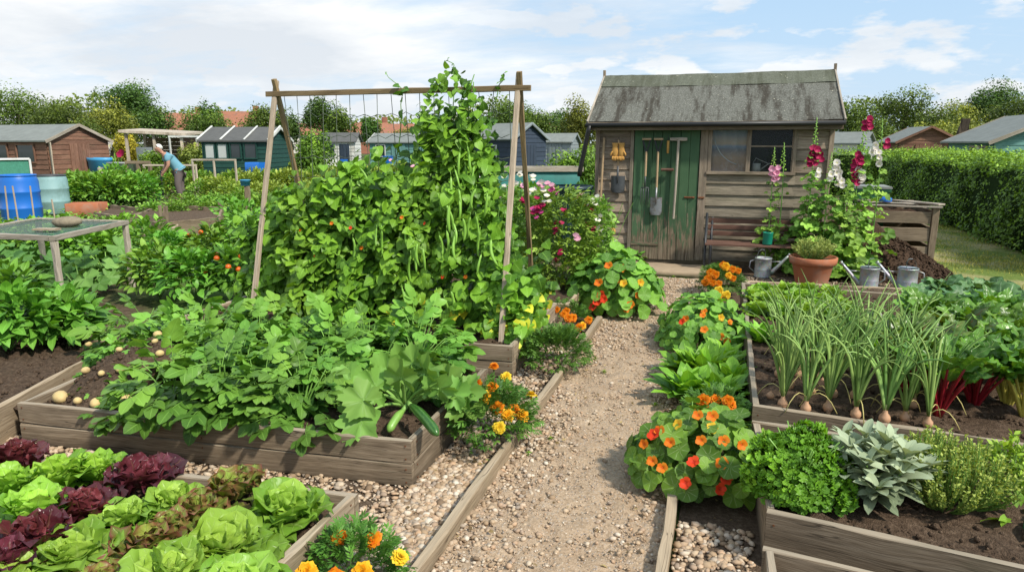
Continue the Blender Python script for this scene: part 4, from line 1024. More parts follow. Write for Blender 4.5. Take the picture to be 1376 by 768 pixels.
# ------------------------------------------------------------------ plant templates
def compound(lt, pairs=3, size=.36, term=.42, ang=1.05, seed=0, droop=.5):
    r = np.random.default_rng(seed); V = []; Fq = []; U = []; n = 0
    def put(tp, pos, yaw, sc, pit=0.):
        nonlocal n
        c, s = math.cos(yaw), math.sin(yaw); Rz = np.array([[c, -s, 0], [s, c, 0], [0, 0, 1]])
        cp, sp = math.cos(pit), math.sin(pit); Rx = np.array([[1, 0, 0], [0, cp, -sp], [0, sp, cp]])
        v, f, u = tp; V.append((v * sc) @ (Rz @ Rx).T + pos); U.append(u)
        for a in f: Fq.append(a + n)
        n += len(v)
    pt = lambda t: np.array([0, t * (1 - .08 * droop * t), .18 * t - droop * .32 * t * t])
    tb = tube([pt(t) for t in (0, .3, .6, .82)], [.016, .013, .010, .006], 3, False); put((tb[0], tb[1], tb[2] * 0 + .5), np.zeros(3), 0, 1.)
    put(lt[0], pt(.72), r.normal() * .15, term, -.35 * droop)
    for k in range(pairs):
        t = .30 + .42 * k / max(1, pairs - 1) if pairs > 1 else .5
        for sg in (-1, 1):
            put(lt[(k + (sg > 0)) % len(lt)], pt(t + r.normal() * .02), sg * (-ang + r.normal() * .15), size * (.75 + .25 * (k + 1) / pairs) * r.uniform(.85, 1.1), -.25 + r.normal() * .15)
    by = {}
    for a in Fq: by.setdefault(a.shape[1], []).append(a)
    return np.concatenate(V), [np.concatenate(x) for x in by.values()], np.concatenate(U)
def flower_mesh(name, mat, kind, seed=0):
    global rng
    mb = MB(); r = np.random.default_rng(seed)
    if kind == 'pom':      # marigold: tight ruffled dome
        pt = [leaf(3, 2, .85, 'spat', .1, .6, .05, 1.5, seed=k) for k in range(3)]
        for ring, (n, el, ln) in enumerate(((11, .05, 1.), (11, .38, .92), (9, .72, .78), (7, 1.05, .62), (4, 1.35, .5))):
            a = np.arange(n) * 2 * PI / n + ring * .3 + r.normal(size=n) * .1
            d = np.stack([np.cos(a) * math.cos(el), np.sin(a) * math.cos(el), np.full(n, math.sin(el))], -1)
            scatter(mb, pt, np.tile([0, 0, .05 * ring - .05], (n, 1)), d, ln * r.uniform(.85, 1.1, n), roll=.25, rnd=r.uniform(0, 1, n))
        mb.merge(tube([(0, 0, -.95), (0, 0, -.3), (0, 0, .0)], [.10, .2, .28], 6), rnd=.0)
    elif kind == 'open':   # nasturtium: five broad petals round a throat
        pt = [leaf(5, 4, .88, 'spat', .10, .25, .07, 1.6, seed=k) for k in range(3)]
        a = np.arange(5) * 2 * PI / 5 + r.normal(size=5) * .1
        d = np.stack([np.cos(a), np.sin(a), np.full(5, .55)], -1); scatter(mb, pt, np.zeros((5, 3)), d, r.uniform(.9, 1.1, 5), roll=.15)
        mb.merge(tube([(0, 0, .05), (0, .05, -.3), (0, .25, -.8)], [.16, .10, .02], 6), rnd=.2)
    elif kind == 'pea':    # sweet pea: standard, two wings, keel
        pt = [leaf(4, 4, 1.35, 'broad', .05, -.7, .07, 1.5, seed=k) for k in range(2)]
        scatter(mb, pt, np.array([[0, 0, 0]]), np.array([[0., -.25, 1.]]), np.array([1.1]), up=(0, 1, 0), roll=.1, rnd=np.array([.7]))
        w = [leaf(3, 2, .8, 'ovate', .2, .5, .03, seed=4)]
        scatter(mb, w, np.zeros((2, 3)), np.array([[.35, -.8, .5], [-.35, -.8, .5]]), np.array([.75, .75]), roll=.3, rnd=np.array([.3, .3]))
    elif kind == 'holly':  # hollyhock: wide overlapping saucer
        pt = [leaf(4, 4, 1.15, 'spat', .05, -.35, .07, 1.7, seed=k) for k in range(3)]
        a = np.arange(6) * 2 * PI / 6 + r.normal(size=6) * .1
        d = np.stack([np.cos(a), np.sin(a), np.full(6, .30)], -1); scatter(mb, pt, np.zeros((6, 3)) + np.array([0, 0, .0]), d, r.uniform(.9, 1.1, 6), roll=.2)
    return mb.mesh(name, mat)
FM = {}
for nm, mt, kd in (('pom_orange', 'orange', 'pom'), ('pom_gold', 'gold', 'pom'), ('pom_yellow', 'yellow', 'pom'), ('nast_o', 'nast_o', 'open'), ('nast_r', 'nast_r', 'open'), ('nast_y', 'nast_y', 'open'),
                   ('pea_crimson', 'crimson', 'pea'), ('pea_pink', 'pink', 'pea'), ('pea_white', 'white', 'pea'), ('pea_magenta', 'magenta', 'pea'), ('hol_crimson', 'crimson', 'holly'), ('hol_white', 'white', 'holly'), ('hol_pink', 'pink', 'holly')):
    FM[nm] = flower_mesh('flower_' + nm, M[mt], kd, len(FM))
def face_rot(d):
    return Vector(d).to_track_quat('Z', 'Y').to_euler()
def put_flower(mesh, parent, p, d, s):
    q = Vector([float(c) for c in d]).to_track_quat('Z', 'Y').to_euler()
    return link('flower', mesh, parent, p, q, s * float(rng.uniform(.85, 1.12)))

# ------------------------------------------------------------------ potatoes
LP = [leaf(6, 4, .64, 'oval', .12, .35 + .2 * k, .035, 1.4, seed=k) for k in range(3)]
CP = [compound(LP, 3, .43, .52, 1.0, k, .55 + .25 * (k % 3)) for k in range(5)]
def potato_mesh(seed):
    global rng
    rng = np.random.default_rng(seed); mb = MB()
    n = 52; d = sphere_dirs(n, -.10, 1.); q = rng.uniform(.55, 1., n)
    base = np.zeros((n, 3)); p = d * np.array([.25, .25, .29]) * q[:, None] + np.array([0, 0, .06])
    dd = d * np.array([1, 1, .22]) + rng.normal(size=(n, 3)) * .25
    scatter(mb, CP, p, dd, rng.uniform(.16, .245, n), (0, 0, 1), .25, rnd=q * rng.uniform(.35, 1.15, n) * (.5 + .5 * d[:, 2]) + .1)  # inner and lower leaflets coloured darker to stand for shade
    return mb
def potato_plant(seed, label, loc):
    t = thing('potato_plant', label, 'potato plant', loc, 0, 'potato plants in the long raised bed')
    part('foliage', potato_mesh(seed), M['potato'], t)
    mb = MB()
    for k in range(9):
        a = rng.uniform(0, 2 * PI); r_ = rng.uniform(.08, .2); mb.merge(tube(curve((rng.normal() * .02, rng.normal() * .02, 0), (r_ * math.cos(a), r_ * math.sin(a), rng.uniform(.22, .36)), (0, 0, .03), 5), [.007, .006, .005, .004, .003], 5))
    part('stems', mb, M['stem'], t)
    return t
lab_p = 'bushy potato plant with dark green oval leaflets in the two-plank bed'
protos = [potato_plant(100 + k, lab_p, (0, 0, -5)) for k in range(4)]
first = [True] * 4
extra = [(-3.16, 2.90, .18, .55), (-3.36, 3.02, .22, .42), (-3.62, 2.95, .17, .34), (-3.72, 3.18, .22, .36), (-3.30, 3.55, .40, .50), (-3.5, 3.40, .36, .46), (-3.78, 3.40, .26, .55)]
rr = np.random.default_rng(3)
spots = []
for j, y in enumerate((2.96, 3.30, 3.64, 3.96)):
    for i in range(7):
        x = -3.50 + i * .285 + (.14 if j % 2 else 0)
        if x > -2.02 + .05 * j and j < 2: continue
        if x < -3.15 and j < 2: continue
        if x > -1.72: continue
        spots.append((x + rr.normal() * .03, y + rr.normal() * .03 + (x + 3.77) * .07, .19))
spots += [(-3.98, 3.80, .16), (-3.60, 3.98, .22)]
for i, s in enumerate(spots):
    k = i % 4; o = protos[k]; sc = rr.uniform(.84, 1.02)
    if first[k]: o.location = s; o.scale = (sc,) * 3; o.rotation_euler.z = rr.uniform(0, 6); first[k] = False
    else: dup(o, s, rr.uniform(0, 6), sc)
for i, (x, y, z, sc) in enumerate(extra): dup(protos[i % 4], (x, y, z - .06), i * 1.7, sc)
rng = np.random.default_rng(21)
# tubers lying among the leaves near the left end
def tuber(label, p, s, el=1.2):
    v, f, u = lump(2, .10, 1.1, int(rng.integers(99))); mb = MB(); mb.add(v * np.array([el, 1, .9]) * s, f, u)
    return solo('potato', mb.mesh('potato', M['potato_skin']), label, 'potato', p, rng.uniform(0, 6), 'loose potatoes on the bed')
TB = [(81, 533, .24, .036, 'long curved potato in the left front corner of the bed'), (129, 541, .235, .030, 'round potato resting on the front plank'), (140, 547, .23, .013, 'tiny potato right of the round one by the plank'), (165, 524, .26, .034, 'large pale potato lowest of the middle cluster'), (169, 535, .25, .021, 'small potato tucked under the large pale one'), (104, 538, .235, .020, 'small brown potato between two leaves at the left corner'),
      (115, 497, .36, .021, 'potato on the leaves above the left corner'), (136, 501, .36, .017, 'small pale potato right of the one on the leaves'), (162, 495, .40, .023, 'potato highest in the middle cluster'), (174, 498, .39, .020, 'potato right of the highest in the middle cluster'), (119, 462, .42, .018, 'pale potato caught in leaves at the upper left'), (140, 444, .46, .015, 'white potato fruit at the very top left'), (160, 469, .45, .016, 'pale potato fruit between leaves above the cluster'), (212, 449, .54, .024, 'potato on top of the foliage in the far trio'), (203, 451, .53, .016, 'left potato of the far trio on the foliage'), (215, 474, .50, .020, 'single round potato right of the middle of the plants'), (208, 458, .52, .016, 'small lower potato of the far trio')]
mb = MB(); n, m = 26, 22; s_, t_ = np.meshgrid(np.linspace(-1, 1, n + 1), np.linspace(-1, 1, m + 1), indexing='ij')
MC, MR, MHt = np.array([-3.42, 3.42]), np.array([.50, .66]), .27
def mound(x, y):
    q = ((x - MC[0]) / MR[0]) ** 2 + ((y - MC[1]) / MR[1]) ** 2
    return .19 + MHt * np.clip(1 - q, 0, 1) ** 1.0
X_, Y_ = MC[0] + MR[0] * s_, MC[1] + MR[1] * t_
Z_ = mound(X_, Y_) - .012 + .008 * rng.normal(size=X_.shape)
mb.add(np.stack([X_, Y_, Z_], -1).reshape(-1, 3), [grid_faces(n, m)[:, ::-1]])
k = 420; aa = rng.uniform(0, 6.28, k); qq = np.sqrt(rng.uniform(size=k)); xx, yy = MC[0] + MR[0] * qq * np.cos(aa), MC[1] + MR[1] * qq * np.sin(aa)
scatter(mb, [lump(1, .35, 1.5, i) for i in range(3)], np.stack([xx, yy, mound(xx, yy) - .006], -1), sphere_dirs(k), rng.uniform(.006, .016, k))
tag(struct('earthed_up_soil', mb, M['soil'], kind='stuff'), 'earthed-up soil ridge under the loose potatoes', 'soil')
def on_mound(px, py, s):
    r = np.array(ray(px, py)); o = np.array([0, 0, H])
    for t in np.linspace(2.0, 6.0, 1600) / np.linalg.norm(r):
        q = o + r * t
        if q[2] < mound(q[0], q[1]) + s * .55: return q
    return gp(px, py, .3)
for (px, py, z, s, lab) in TB:
    tuber(lab, on_mound(px, py, s), s * 1.15, 1.5 if 'curved' in lab or 'large' in lab else 1.15)

# ------------------------------------------------------------------ climbing beans
LB = [leaf(5, 4, .92, 'heart', .10, .35 + .25 * k, .04, 1., seed=k) for k in range(4)]
VT = [(330, 318), (352, 300), (380, 284), (410, 270), (440, 258), (470, 240), (495, 222), (520, 212), (545, 208), (565, 180), (580, 122), (600, 92), (615, 90), (640, 110), (656, 130), (668, 190), (680, 300), (700, 370)]
VX = [aty(a, b, 5.45)[0] for a, b in VT]; VZ = [aty(a, b, 5.45)[2] for a, b in VT]
def pod_mesh(k):
    mb = MB(); n = 9; t = np.linspace(0, 1, n); L = .17
    pts = np.stack([.022 * np.sin(t * 2.6) * (1 if k % 2 else -1) * (.6 + .3 * k), 0 * t + .01 * np.sin(t * 3), -L * t], -1)
    rd = .0105 * np.clip(np.minimum(t * 9, (1 - t) * 7), .12, 1) * (1 + .13 * np.cos(t * 38))
    v, f, u = tube(pts, rd, 7); v[:, 1] *= .75; mb.add(v, f, u); mb.merge(tube([(0, 0, 0), (0, .0, .03)], .002, 4))
    return mb.mesh('pod', M['pod'])
PODS = [pod_mesh(k) for k in range(4)]
def bean_plants():
    xs = np.linspace(-4.05, -1.52, 9)
    labs = ['leftmost climbing bean plant, low and leafy behind the pale left pole', 'climbing bean plant second from the left pole', 'climbing bean plant third from the left, with a low top', 'bean plant in the middle left of the green wall', 'bean plant in the middle of the green wall below the shed roofs', 'bean plant left of the tall column with raised young leaves', 'tall bean plant climbing past the crossbar, hung with long pods', 'tall bean plant at the right of the column, with pods near the pole', 'low bean plant at the foot of the right pole with yellowing leaves']
    edges = (xs[1:] + xs[:-1]) / 2; edges = np.r_[xs[0] - .12, edges, xs[-1] + .10]
    for i, x0 in enumerate(xs):
        T = thing('bean_plant', labs[i], 'bean plant', (x0, 5.35, .2), 0, 'climbing beans on the wooden frame')
        mb = MB(); ymb = MB()
        w = edges[i + 1] - edges[i]; n = int(1150 * w / .3)
        x = rng.uniform(edges[i] - .05, edges[i + 1] + .05, n); top = np.interp(x, VX, VZ)
        z = .22 + (top - .22) * rng.uniform(size=n) ** .92
        if i in (6, 7): z = .22 + (top - .22) * rng.uniform(size=n) ** .8
        slim = np.clip((z - 1.45) / .3, 0, 1)                       # the column thins out above
        x = np.where((slim > 0) & (np.abs(x + 2.10) > .34), -2.10 + rng.normal(size=n) * .17, x)
        th = .62 - .24 * np.clip(z, 0, 2) ; th = np.where(z > 1.45, .17, th) * np.clip((x + 4.3) / .9, .35, 1)
        u = rng.uniform(size=n); nz = np.sin(x * 9 + 2 * np.sin(z * 7)) * np.sin(z * 8 + x * 3) + .6 * np.sin(x * 17 - z * 13); y = 5.42 - th * (1 - u ** 1.9 * 1.55) + np.where(z > 1.45, .03, .09) * nz
        keep = rng.uniform(size=n) < np.where(z > 1.45, .60, .86 - .25 * np.clip(nz, -1, 1))
        z = z + np.where((z > top - .25) & (z < 1.5), rng.normal(size=n) * .10, 0)
        keep &= ~((z > 1.95) & (rng.uniform(size=n) < .45))
        x, y, z, u, nz = x[keep], y[keep], z[keep], u[keep], nz[keep]; n = len(x)
        d = np.stack([rng.normal(size=n) * .55, -.55 + rng.normal(size=n) * .35, -.55 + rng.normal(size=n) * .45], -1)
        upr = (rng.uniform(size=n) < .10) & (z > .9); d[upr, 2] = .8
        upv = np.stack([rng.normal(size=n) * .5, -.8 + rng.normal(size=n) * .3, .9 + 0 * x], -1)
        rn = np.clip(.55 * (1 - u) + rng.uniform(-.3, .5, n) + .15 - .10 * nz, 0, 1)  # leaves further back in the wall take a darker, shaded colour
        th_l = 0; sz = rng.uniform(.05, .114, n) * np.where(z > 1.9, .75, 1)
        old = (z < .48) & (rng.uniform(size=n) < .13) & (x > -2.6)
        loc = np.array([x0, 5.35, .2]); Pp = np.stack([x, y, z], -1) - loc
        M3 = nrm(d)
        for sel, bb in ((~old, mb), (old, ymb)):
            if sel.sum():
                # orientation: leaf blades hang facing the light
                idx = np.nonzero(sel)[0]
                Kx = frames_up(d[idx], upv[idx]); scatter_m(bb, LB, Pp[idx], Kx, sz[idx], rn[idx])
        part('foliage', mb, M['bean'], T)
        if ymb.n: part('old_leaves', ymb, M['bean_old'], T, label='yellowing lower leaves')
        st = MB()
        for k in range(4):
            xx = x0 + rng.normal() * .07; zt = float(np.interp(xx, VX, VZ)) - .05
            t = np.linspace(0, 1, 14); zz = t * (zt - .2); 
            if zt > 1.5: xx_t = (x0 + (-2.1 - x0) * t + rng.normal() * .08 * t)
            else: xx_t = xx + 0 * t
            st.merge(tube(np.stack([xx_t - x0 + .02 * np.sin(t * 30 + k), .06 + .02 * np.cos(t * 30 + k) + (-.3 * (1 - t)), zz], -1), .0045, 5))
        part('stem', st, M['stem'], T)
        BP[i] = T
def frames_up(d, up):
    d = nrm(d); x = nrm(np.cross(d, up)); z = np.cross(x, d); return np.stack([x, d, z], -1)
def scatter_m(mb, tpls, pos, Mx, size, rnd):
    K = len(pos); Mx = Mx * np.asarray(size)[:, None, None]; pick = rng.integers(0, len(tpls), K)
    for i, (v, fs, u) in enumerate(tpls):
        idx = np.nonzero(pick == i)[0]; k = len(idx)
        if not k: continue
        VV = np.einsum('kij,nj->kni', Mx[idx], v) + pos[idx][:, None, :]; n = len(v); o = (np.arange(k) * n)[:, None, None]
        mb.add(VV.reshape(-1, 3), [(f[None] + o).reshape(-1, f.shape[1]) for f in fs], np.tile(u, (k, 1)), np.repeat(rnd[idx], n))
BP = {}
bean_plants()
def add_pods():
    L = [(618, 213), (611, 236), (606, 246), (625, 232), (631, 216), (637, 232), (598, 282), (604, 285), (617, 278), (622, 302), (632, 300), (609, 308), (613, 322), (600, 318), (640, 300), (645, 320), (506, 315), (513, 318), (545, 320), (549, 322), (556, 338), (561, 336), (568, 342), (552, 352), (474, 328), (590, 325), (594, 352), (587, 402), (598, 412), (606, 400), (647, 350), (660, 330), (472, 250), (483, 234), (655, 268), (628, 205), (588, 268), (540, 395), (634, 268), (640, 262), (616, 262)]
    for (px, py) in L:
        zz = aty(px, py, 5.0)[2]; th = .62 - .24 * min(2, max(0, zz)) if zz < 1.45 else .17
        p = aty(px, py - 9, 5.42 - th * 1.02 - .10); i = int(np.argmin([abs(p[0] - b.location.x) + (0 if abs(p[0] + 2.1) > .3 or k in (6, 7) else .0) for k, b in BP.items()]))
        B = BP[i]; l = B.location
        link('pod', PODS[int(rng.integers(4))], B, (p[0] - l.x, p[1] - l.y, p[2] - l.z), (rng.normal() * .12, rng.normal() * .16, rng.uniform(0, 6.28)), float(rng.uniform(.85, 1.35)))
add_pods()
for (px, py) in ((486, 333), (471, 306), (404, 309), (446, 300), (540, 292), (571, 300), (626, 372), (512, 382), (424, 343), (595, 372)):
    th = .62 - .24 * 1.0; p = aty(px, py, 5.42 - th - .08); B = BP[int(np.argmin([abs(p[0] - b.location.x) for b in BP.values()]))]; l = B.location
    put_flower(FM['nast_r' if px % 2 else 'nast_o'], B, (p[0] - l.x, p[1] - l.y, p[2] - l.z), (rng.normal() * .4, -1, .3), .018)
# two loose tendrils waving above the crossbar
def tendril(label, pts, leaves):
    T = thing('bean_shoot', label, 'bean shoot', pts[0]); p0 = np.array(pts[0])
    mb = MB(); t = np.linspace(0, 1, len(pts)); tt = np.linspace(0, 1, 16)
    C = np.stack([np.interp(tt, t, np.array(pts)[:, k]) for k in range(3)], -1); C[:, 0] += .012 * np.sin(tt * 14)
    mb.merge(tube(C - p0, np.linspace(.005, .0022, 16), 5)); part('stem', mb, M['stem'], T)
    mb = MB(); k = len(leaves); pp = np.array([C[int(a * 15)] for a, _ in leaves]) - p0
    scatter(mb, LB, pp, np.c_[rng.normal(size=k), -.5 + rng.normal(size=k) * .3, -.3 + rng.normal(size=k) * .4], np.array([s for _, s in leaves]), (0, -.5, .8), .4); part('foliage', mb, M['bean'], T)
tendril('thin bean shoot curling up above the crossbar at the middle', [aty(532, 215, 5.40), aty(540, 150, 5.42), aty(541, 122, 5.42), aty(526, 106, 5.43), aty(516, 97, 5.43)], [(.1, .08), (.2, .09), (.3, .08), (.42, .05), (.5, .09), (.58, .08), (.66, .06), (.95, .02), (1, .02)])
tendril('bean shoot beside the top of the right pole', [aty(662, 140, 5.40), aty(672, 115, 5.40), aty(676, 103, 5.40), aty(679, 96, 5.40)], [(.3, .05), (.5, .05), (.6, .045), (.8, .035), (1, .025)])
tendril('topmost bean shoot rising from the tall column into the sky', [aty(612, 110, 5.42), aty(612, 92, 5.42), aty(606, 84, 5.42), aty(600, 78, 5.42)], [(.1, .06), (.3, .055), (.45, .04), (.6, .03), (.8, .02), (1, .018)])
for i in range(4):
    px, py = ((425, 207), (505, 180), (495, 195), (575, 190))[i]
    pass

# ------------------------------------------------------------------ courgette
def lobed(nl=5, amp=.30, jag=.05, seed=0, **k):
    r = np.random.default_rng(seed + 31)
    def rf(th):
        a = np.abs(np.cos(th * nl / 2.0)) ** .55
        notch = np.clip((PI - np.abs(th)) / .45, .12, 1)
        return (.52 * (1 - amp) + .52 * amp * 1.6 * a) * notch * (1 + jag * np.sin(th * 23 + r.uniform(0, 6)) + jag * .7 * np.sin(th * 37)) * (1.0 + .12 * np.cos(th))
    return polar(rf, 48, 4, seed=seed, center=(0, .0), **k)
LC = [lobed(5, .26, .09, k, cup=.05, wav=.09, wk=5, crink=.014) for k in range(4)]
def big_leaf_plant(name, label, cat, loc, tpls, mat, smat, n, reach, hgt, size, group=None, leafaz=None, stem_r=.010, droopy=.35):
    T = thing(name, label, cat, loc, 0, group); mb = MB(); st = MB()
    for k in range(n):
        a = (k * 2.4 + rng.normal() * .3) if leafaz is None else leafaz[k % len(leafaz)] + rng.normal() * .12
        q = math.sqrt((k + .7) / n); rr_ = reach * (.25 + .75 * q) * rng.uniform(.85, 1.1); z = hgt * (1.1 - .72 * q) * rng.uniform(.85, 1.12)
        b = np.array([math.cos(a) * .03, math.sin(a) * .03, .01]); tip = np.array([math.cos(a) * rr_, math.sin(a) * rr_, z])
        st.merge(tube(curve(b, tip, (0, 0, .06), 7), np.linspace(stem_r, stem_r * .55, 7), 6))
        # blade: radial leaf attached at its stalk, tilted outward
        out = np.array([math.cos(a), math.sin(a), -.25 - droopy * q + rng.normal() * .15])
        scatter(mb, [tpls[k % len(tpls)]], tip[None], out[None], np.array([size * rng.uniform(.75, 1.15)]), np.array([[rng.normal() * .25 + .35 * math.cos(a), rng.normal() * .25 + .35 * math.sin(a) - .25, 1]]), .15, rnd=np.array([np.clip(.45 + rng.normal() * .22, 0, 1)]))
    part('foliage', mb, M[mat], T); part('stalks', st, M[smat], T)
    return T
cb = gp(541, 556, .20)
CG = big_leaf_plant('courgette_plant', 'courgette plant with big lobed leaves and thick pale stalks at the bed corner', 'courgette plant', (cb[0], cb[1] + .03, .19), LC, 'courgette', 'stalk', 9, .30, .36, .18, leafaz=[.3, .9, 1.5, 2.1, 2.8, .6, 1.2, 1.8, 2.5], stem_r=.013)
def extra_leaf(T, mat, smat, tip_w, out, up, size, tpl):
    l = np.array(T.location); tip = np.array(tip_w) - l; mb = MB(); st = MB()
    scatter(mb, [tpl], tip[None], np.array(out)[None], np.array([size]), np.array([up]), .0, rnd=np.array([.55])); part('drooping_leaf', mb, M[mat], T)
    st.merge(tube(curve((0, 0, .04), tip, (0, 0, .05), 7), np.linspace(.012, .007, 7), 6)); part('leaf_stalk', st, M[smat], T)
extra_leaf(CG, 'courgette', 'stalk', gp(484, 566, .30), (-.25, -.7, -.75), (.1, -.75, .7), .20, LC[1])
extra_leaf(CG, 'courgette', 'stalk', gp(622, 540, .30), (.9, -.35, -.35), (.2, -.5, .9), .22, LC[2])
extra_leaf(CG, 'courgette', 'stalk', gp(600, 518, .38), (.9, .2, .1), (-.2, -.6, .8), .20, LC[3])
for (px_, py_, z_, o_, s_) in ((505, 520, .42, (-.6, -.35, .45), .19), (520, 500, .46, (-.4, -.2, .8), .19), (572, 503, .46, (.2, -.1, .9), .19), (600, 512, .40, (.6, .1, .5), .17), (624, 527, .36, (.9, -.2, .1), .19), (488, 538, .40, (-.9, -.2, .2), .19), (555, 488, .50, (.0, .1, 1.), .17), (590, 522, .40, (.4, -.2, .7), .17), (540, 508, .48, (-.2, -.1, .9), .18), (470, 512, .42, (-.8, .1, .5), .17), (610, 530, .36, (.7, .1, .4), .16)):
    extra_leaf(CG, 'courgette', 'stalk', gp(px_, py_, z_), o_, (rng.normal() * .3, -.75, .65), s_, LC[int(rng.integers(4))])
extra_leaf(CG, 'courgette', 'stalk', gp(540, 490, .46), (-.1, -.1, .9), (.1, -.9, .3), .19, LC[0])
def marrow(name, p0, p1, r, mat, lab):
    mb = MB(); n = 14; t = np.linspace(0, 1, n); pts = curve(p0, p1, (0, 0, .012), n)
    rd = r * np.clip(np.minimum(.55 + t * 1.6, np.sqrt(np.clip((1.015 - t) * 7, 0, 1))), .08, 1.0)
    c = np.array(p0); tb = tube(pts - c, rd, 18); uv = tb[2].copy(); uv[:, 1] = uv[:, 1] / uv[:, 1].max() * .17 * 1.0
    mb.add(tb[0], tb[1], uv); o = part(name, mb, mat, CG, label=lab); o.location = c - np.array(CG.location)
    mb = MB(); d = nrm(np.array(p0) - np.array(p1)); mb.merge(tube([(0, 0, 0), d * .05], [.014, .011], 7)); q = part('fruit_stalk', mb, M['stalk'], o)
marrow('courgette', gp(553, 545, .335), gp(588, 584, .30), .027, M['zuc'], 'dark green courgette lying over the bed corner')
marrow('courgette', gp(541, 552, .30), gp(522, 580, .235), .022, M['zuc_pale'], 'pale green young courgette pointing down')
marrow('courgette', gp(575, 530, .33), gp(602, 510, .34), .02, M['zuc_pale'], 'pale courgette at the back pointing right')

# ------------------------------------------------------------------ marigolds
LM = [compound([leaf(2, 1, .30, 'lance', 0, .4, seed=k)], 4, .42, .38, .85, k, .5) for k in range(3)]
def marigold(label, loc, rx, ry, h, n, flowers, fs=.026):
    T = thing('marigold', label, 'marigold', loc, 0, 'marigolds along the path')
    mb = MB(); bush(mb, LM, n, rx, ry, h, .075, droop=-.25, fill=.3, zmin=-.1); part('foliage', mb, M['marigold'], T)
    st = MB()
    for (p, kind) in flowers:
        p = np.array(p) - np.array(loc); b = p * np.array([.6, .6, .5])
        st.merge(tube(curve(b, p, (0, 0, .01), 4), .003, 4))
        d = np.array([p[0] * 1.2 + rng.normal() * .1, -.25 + rng.normal() * .15 + p[1], .75 * .4]); put_flower(FM['pom_' + kind], T, p, nrm(d), fs * 1.38)
    part('stems', st, M['marigold'], T)
    return T
def fl(lst, z0, dz, kinds):
    return [(gp(px, py, z), k) for (px, py, z, k) in lst]
marigold('marigold clump with golden pom-pom flowers beside the courgette', gp(662, 598, 0), .21, .25, .36, 620,
    [(gp(651, 533, .33), 'gold'), (gp(671, 574, .22), 'yellow'), (gp(682, 557, .25), 'gold'), (gp(668, 548, .28), 'orange'), (gp(691, 550, .24), 'orange'), (gp(702, 558, .21), 'gold'), (gp(640, 516, .36), 'orange'), (gp(661, 520, .36), 'orange'), (gp(680, 506, .36), 'yellow'), (gp(714, 530, .27), 'yellow'), (gp(664, 492, .40), 'orange')], .029)
marigold('dense dark marigold clump with few orange flowers by the bean bed', gp(745, 496, 0), .21, .27, .31, 800,
    [(gp(711, 464, .15), 'orange'), (gp(730, 450, .20), 'orange'), (gp(752, 454, .20), 'orange'), (gp(728, 449, .22), 'gold'), (gp(737, 470, .2), 'orange')][:4], .024)
mg = marigold('row of orange marigolds behind the dark clump at the sweet pea bed', gp(758, 436, 0.0), .24, .16, .20, 260,
    [(gp(727, 410, .20), 'orange'), (gp(738, 415, .2), 'orange'), (gp(748, 416, .2), 'orange'), (gp(757, 422, .2), 'orange'), (gp(764, 427, .2), 'orange'), (gp(770, 427, .18), 'orange'), (gp(778, 440, .14), 'orange'), (gp(791, 430, .16), 'orange'), (gp(783, 437, .14), 'gold'), (gp(729, 407, .24), 'orange'), (gp(761, 418, .2), 'orange')], .030)
marigold('marigold with yellow flowers at the bottom edge beside the lettuce bed', gp(482, 800, 0), .19, .13, .25, 360,
    [(gp(455, 722, .22), 'orange'), (gp(501, 724, .24), 'orange'), (gp(537, 748, .22), 'yellow'), (gp(487, 768, .22), 'gold'), (gp(412, 768, .22), 'gold'), (gp(449, 776, .2), 'orange')], .028)
marigold('far marigold clump with many orange flowers below the bench', gp(968, 400, 0) + np.array([0, .1, 0]), .22, .3, .36, 620,
    [(gp(x, y, z), k) for x, y, z, k in ((952, 374, .36, 'orange'), (961, 369, .4, 'orange'), (975, 358, .45, 'gold'), (984, 362, .42, 'orange'), (992, 364, .4, 'orange'), (958, 380, .32, 'orange'), (966, 381, .33, 'orange'), (985, 374, .36, 'orange'), (948, 379, .3, 'orange'), (961, 395, .25, 'orange'), (966, 398, .24, 'gold'), (972, 356, .46, 'orange'), (979, 370, .4, 'gold'), (955, 366, .4, 'orange'), (966, 390, .28, 'yellow'), (976, 396, .25, 'yellow'))], .032)
marigold('orange marigold peeping out between the spinach and the big nasturtium', gp(962, 585, 0), .17, .2, .25, 420,
    [(gp(945, 538, .25), 'orange'), (gp(962, 537, .25), 'orange'), (gp(981, 543, .24), 'orange'), (gp(978, 538, .27), 'orange'), (gp(940, 556, .22), 'orange'), (gp(960, 560, .22), 'gold'), (gp(955, 554, .24), 'orange')], .030)

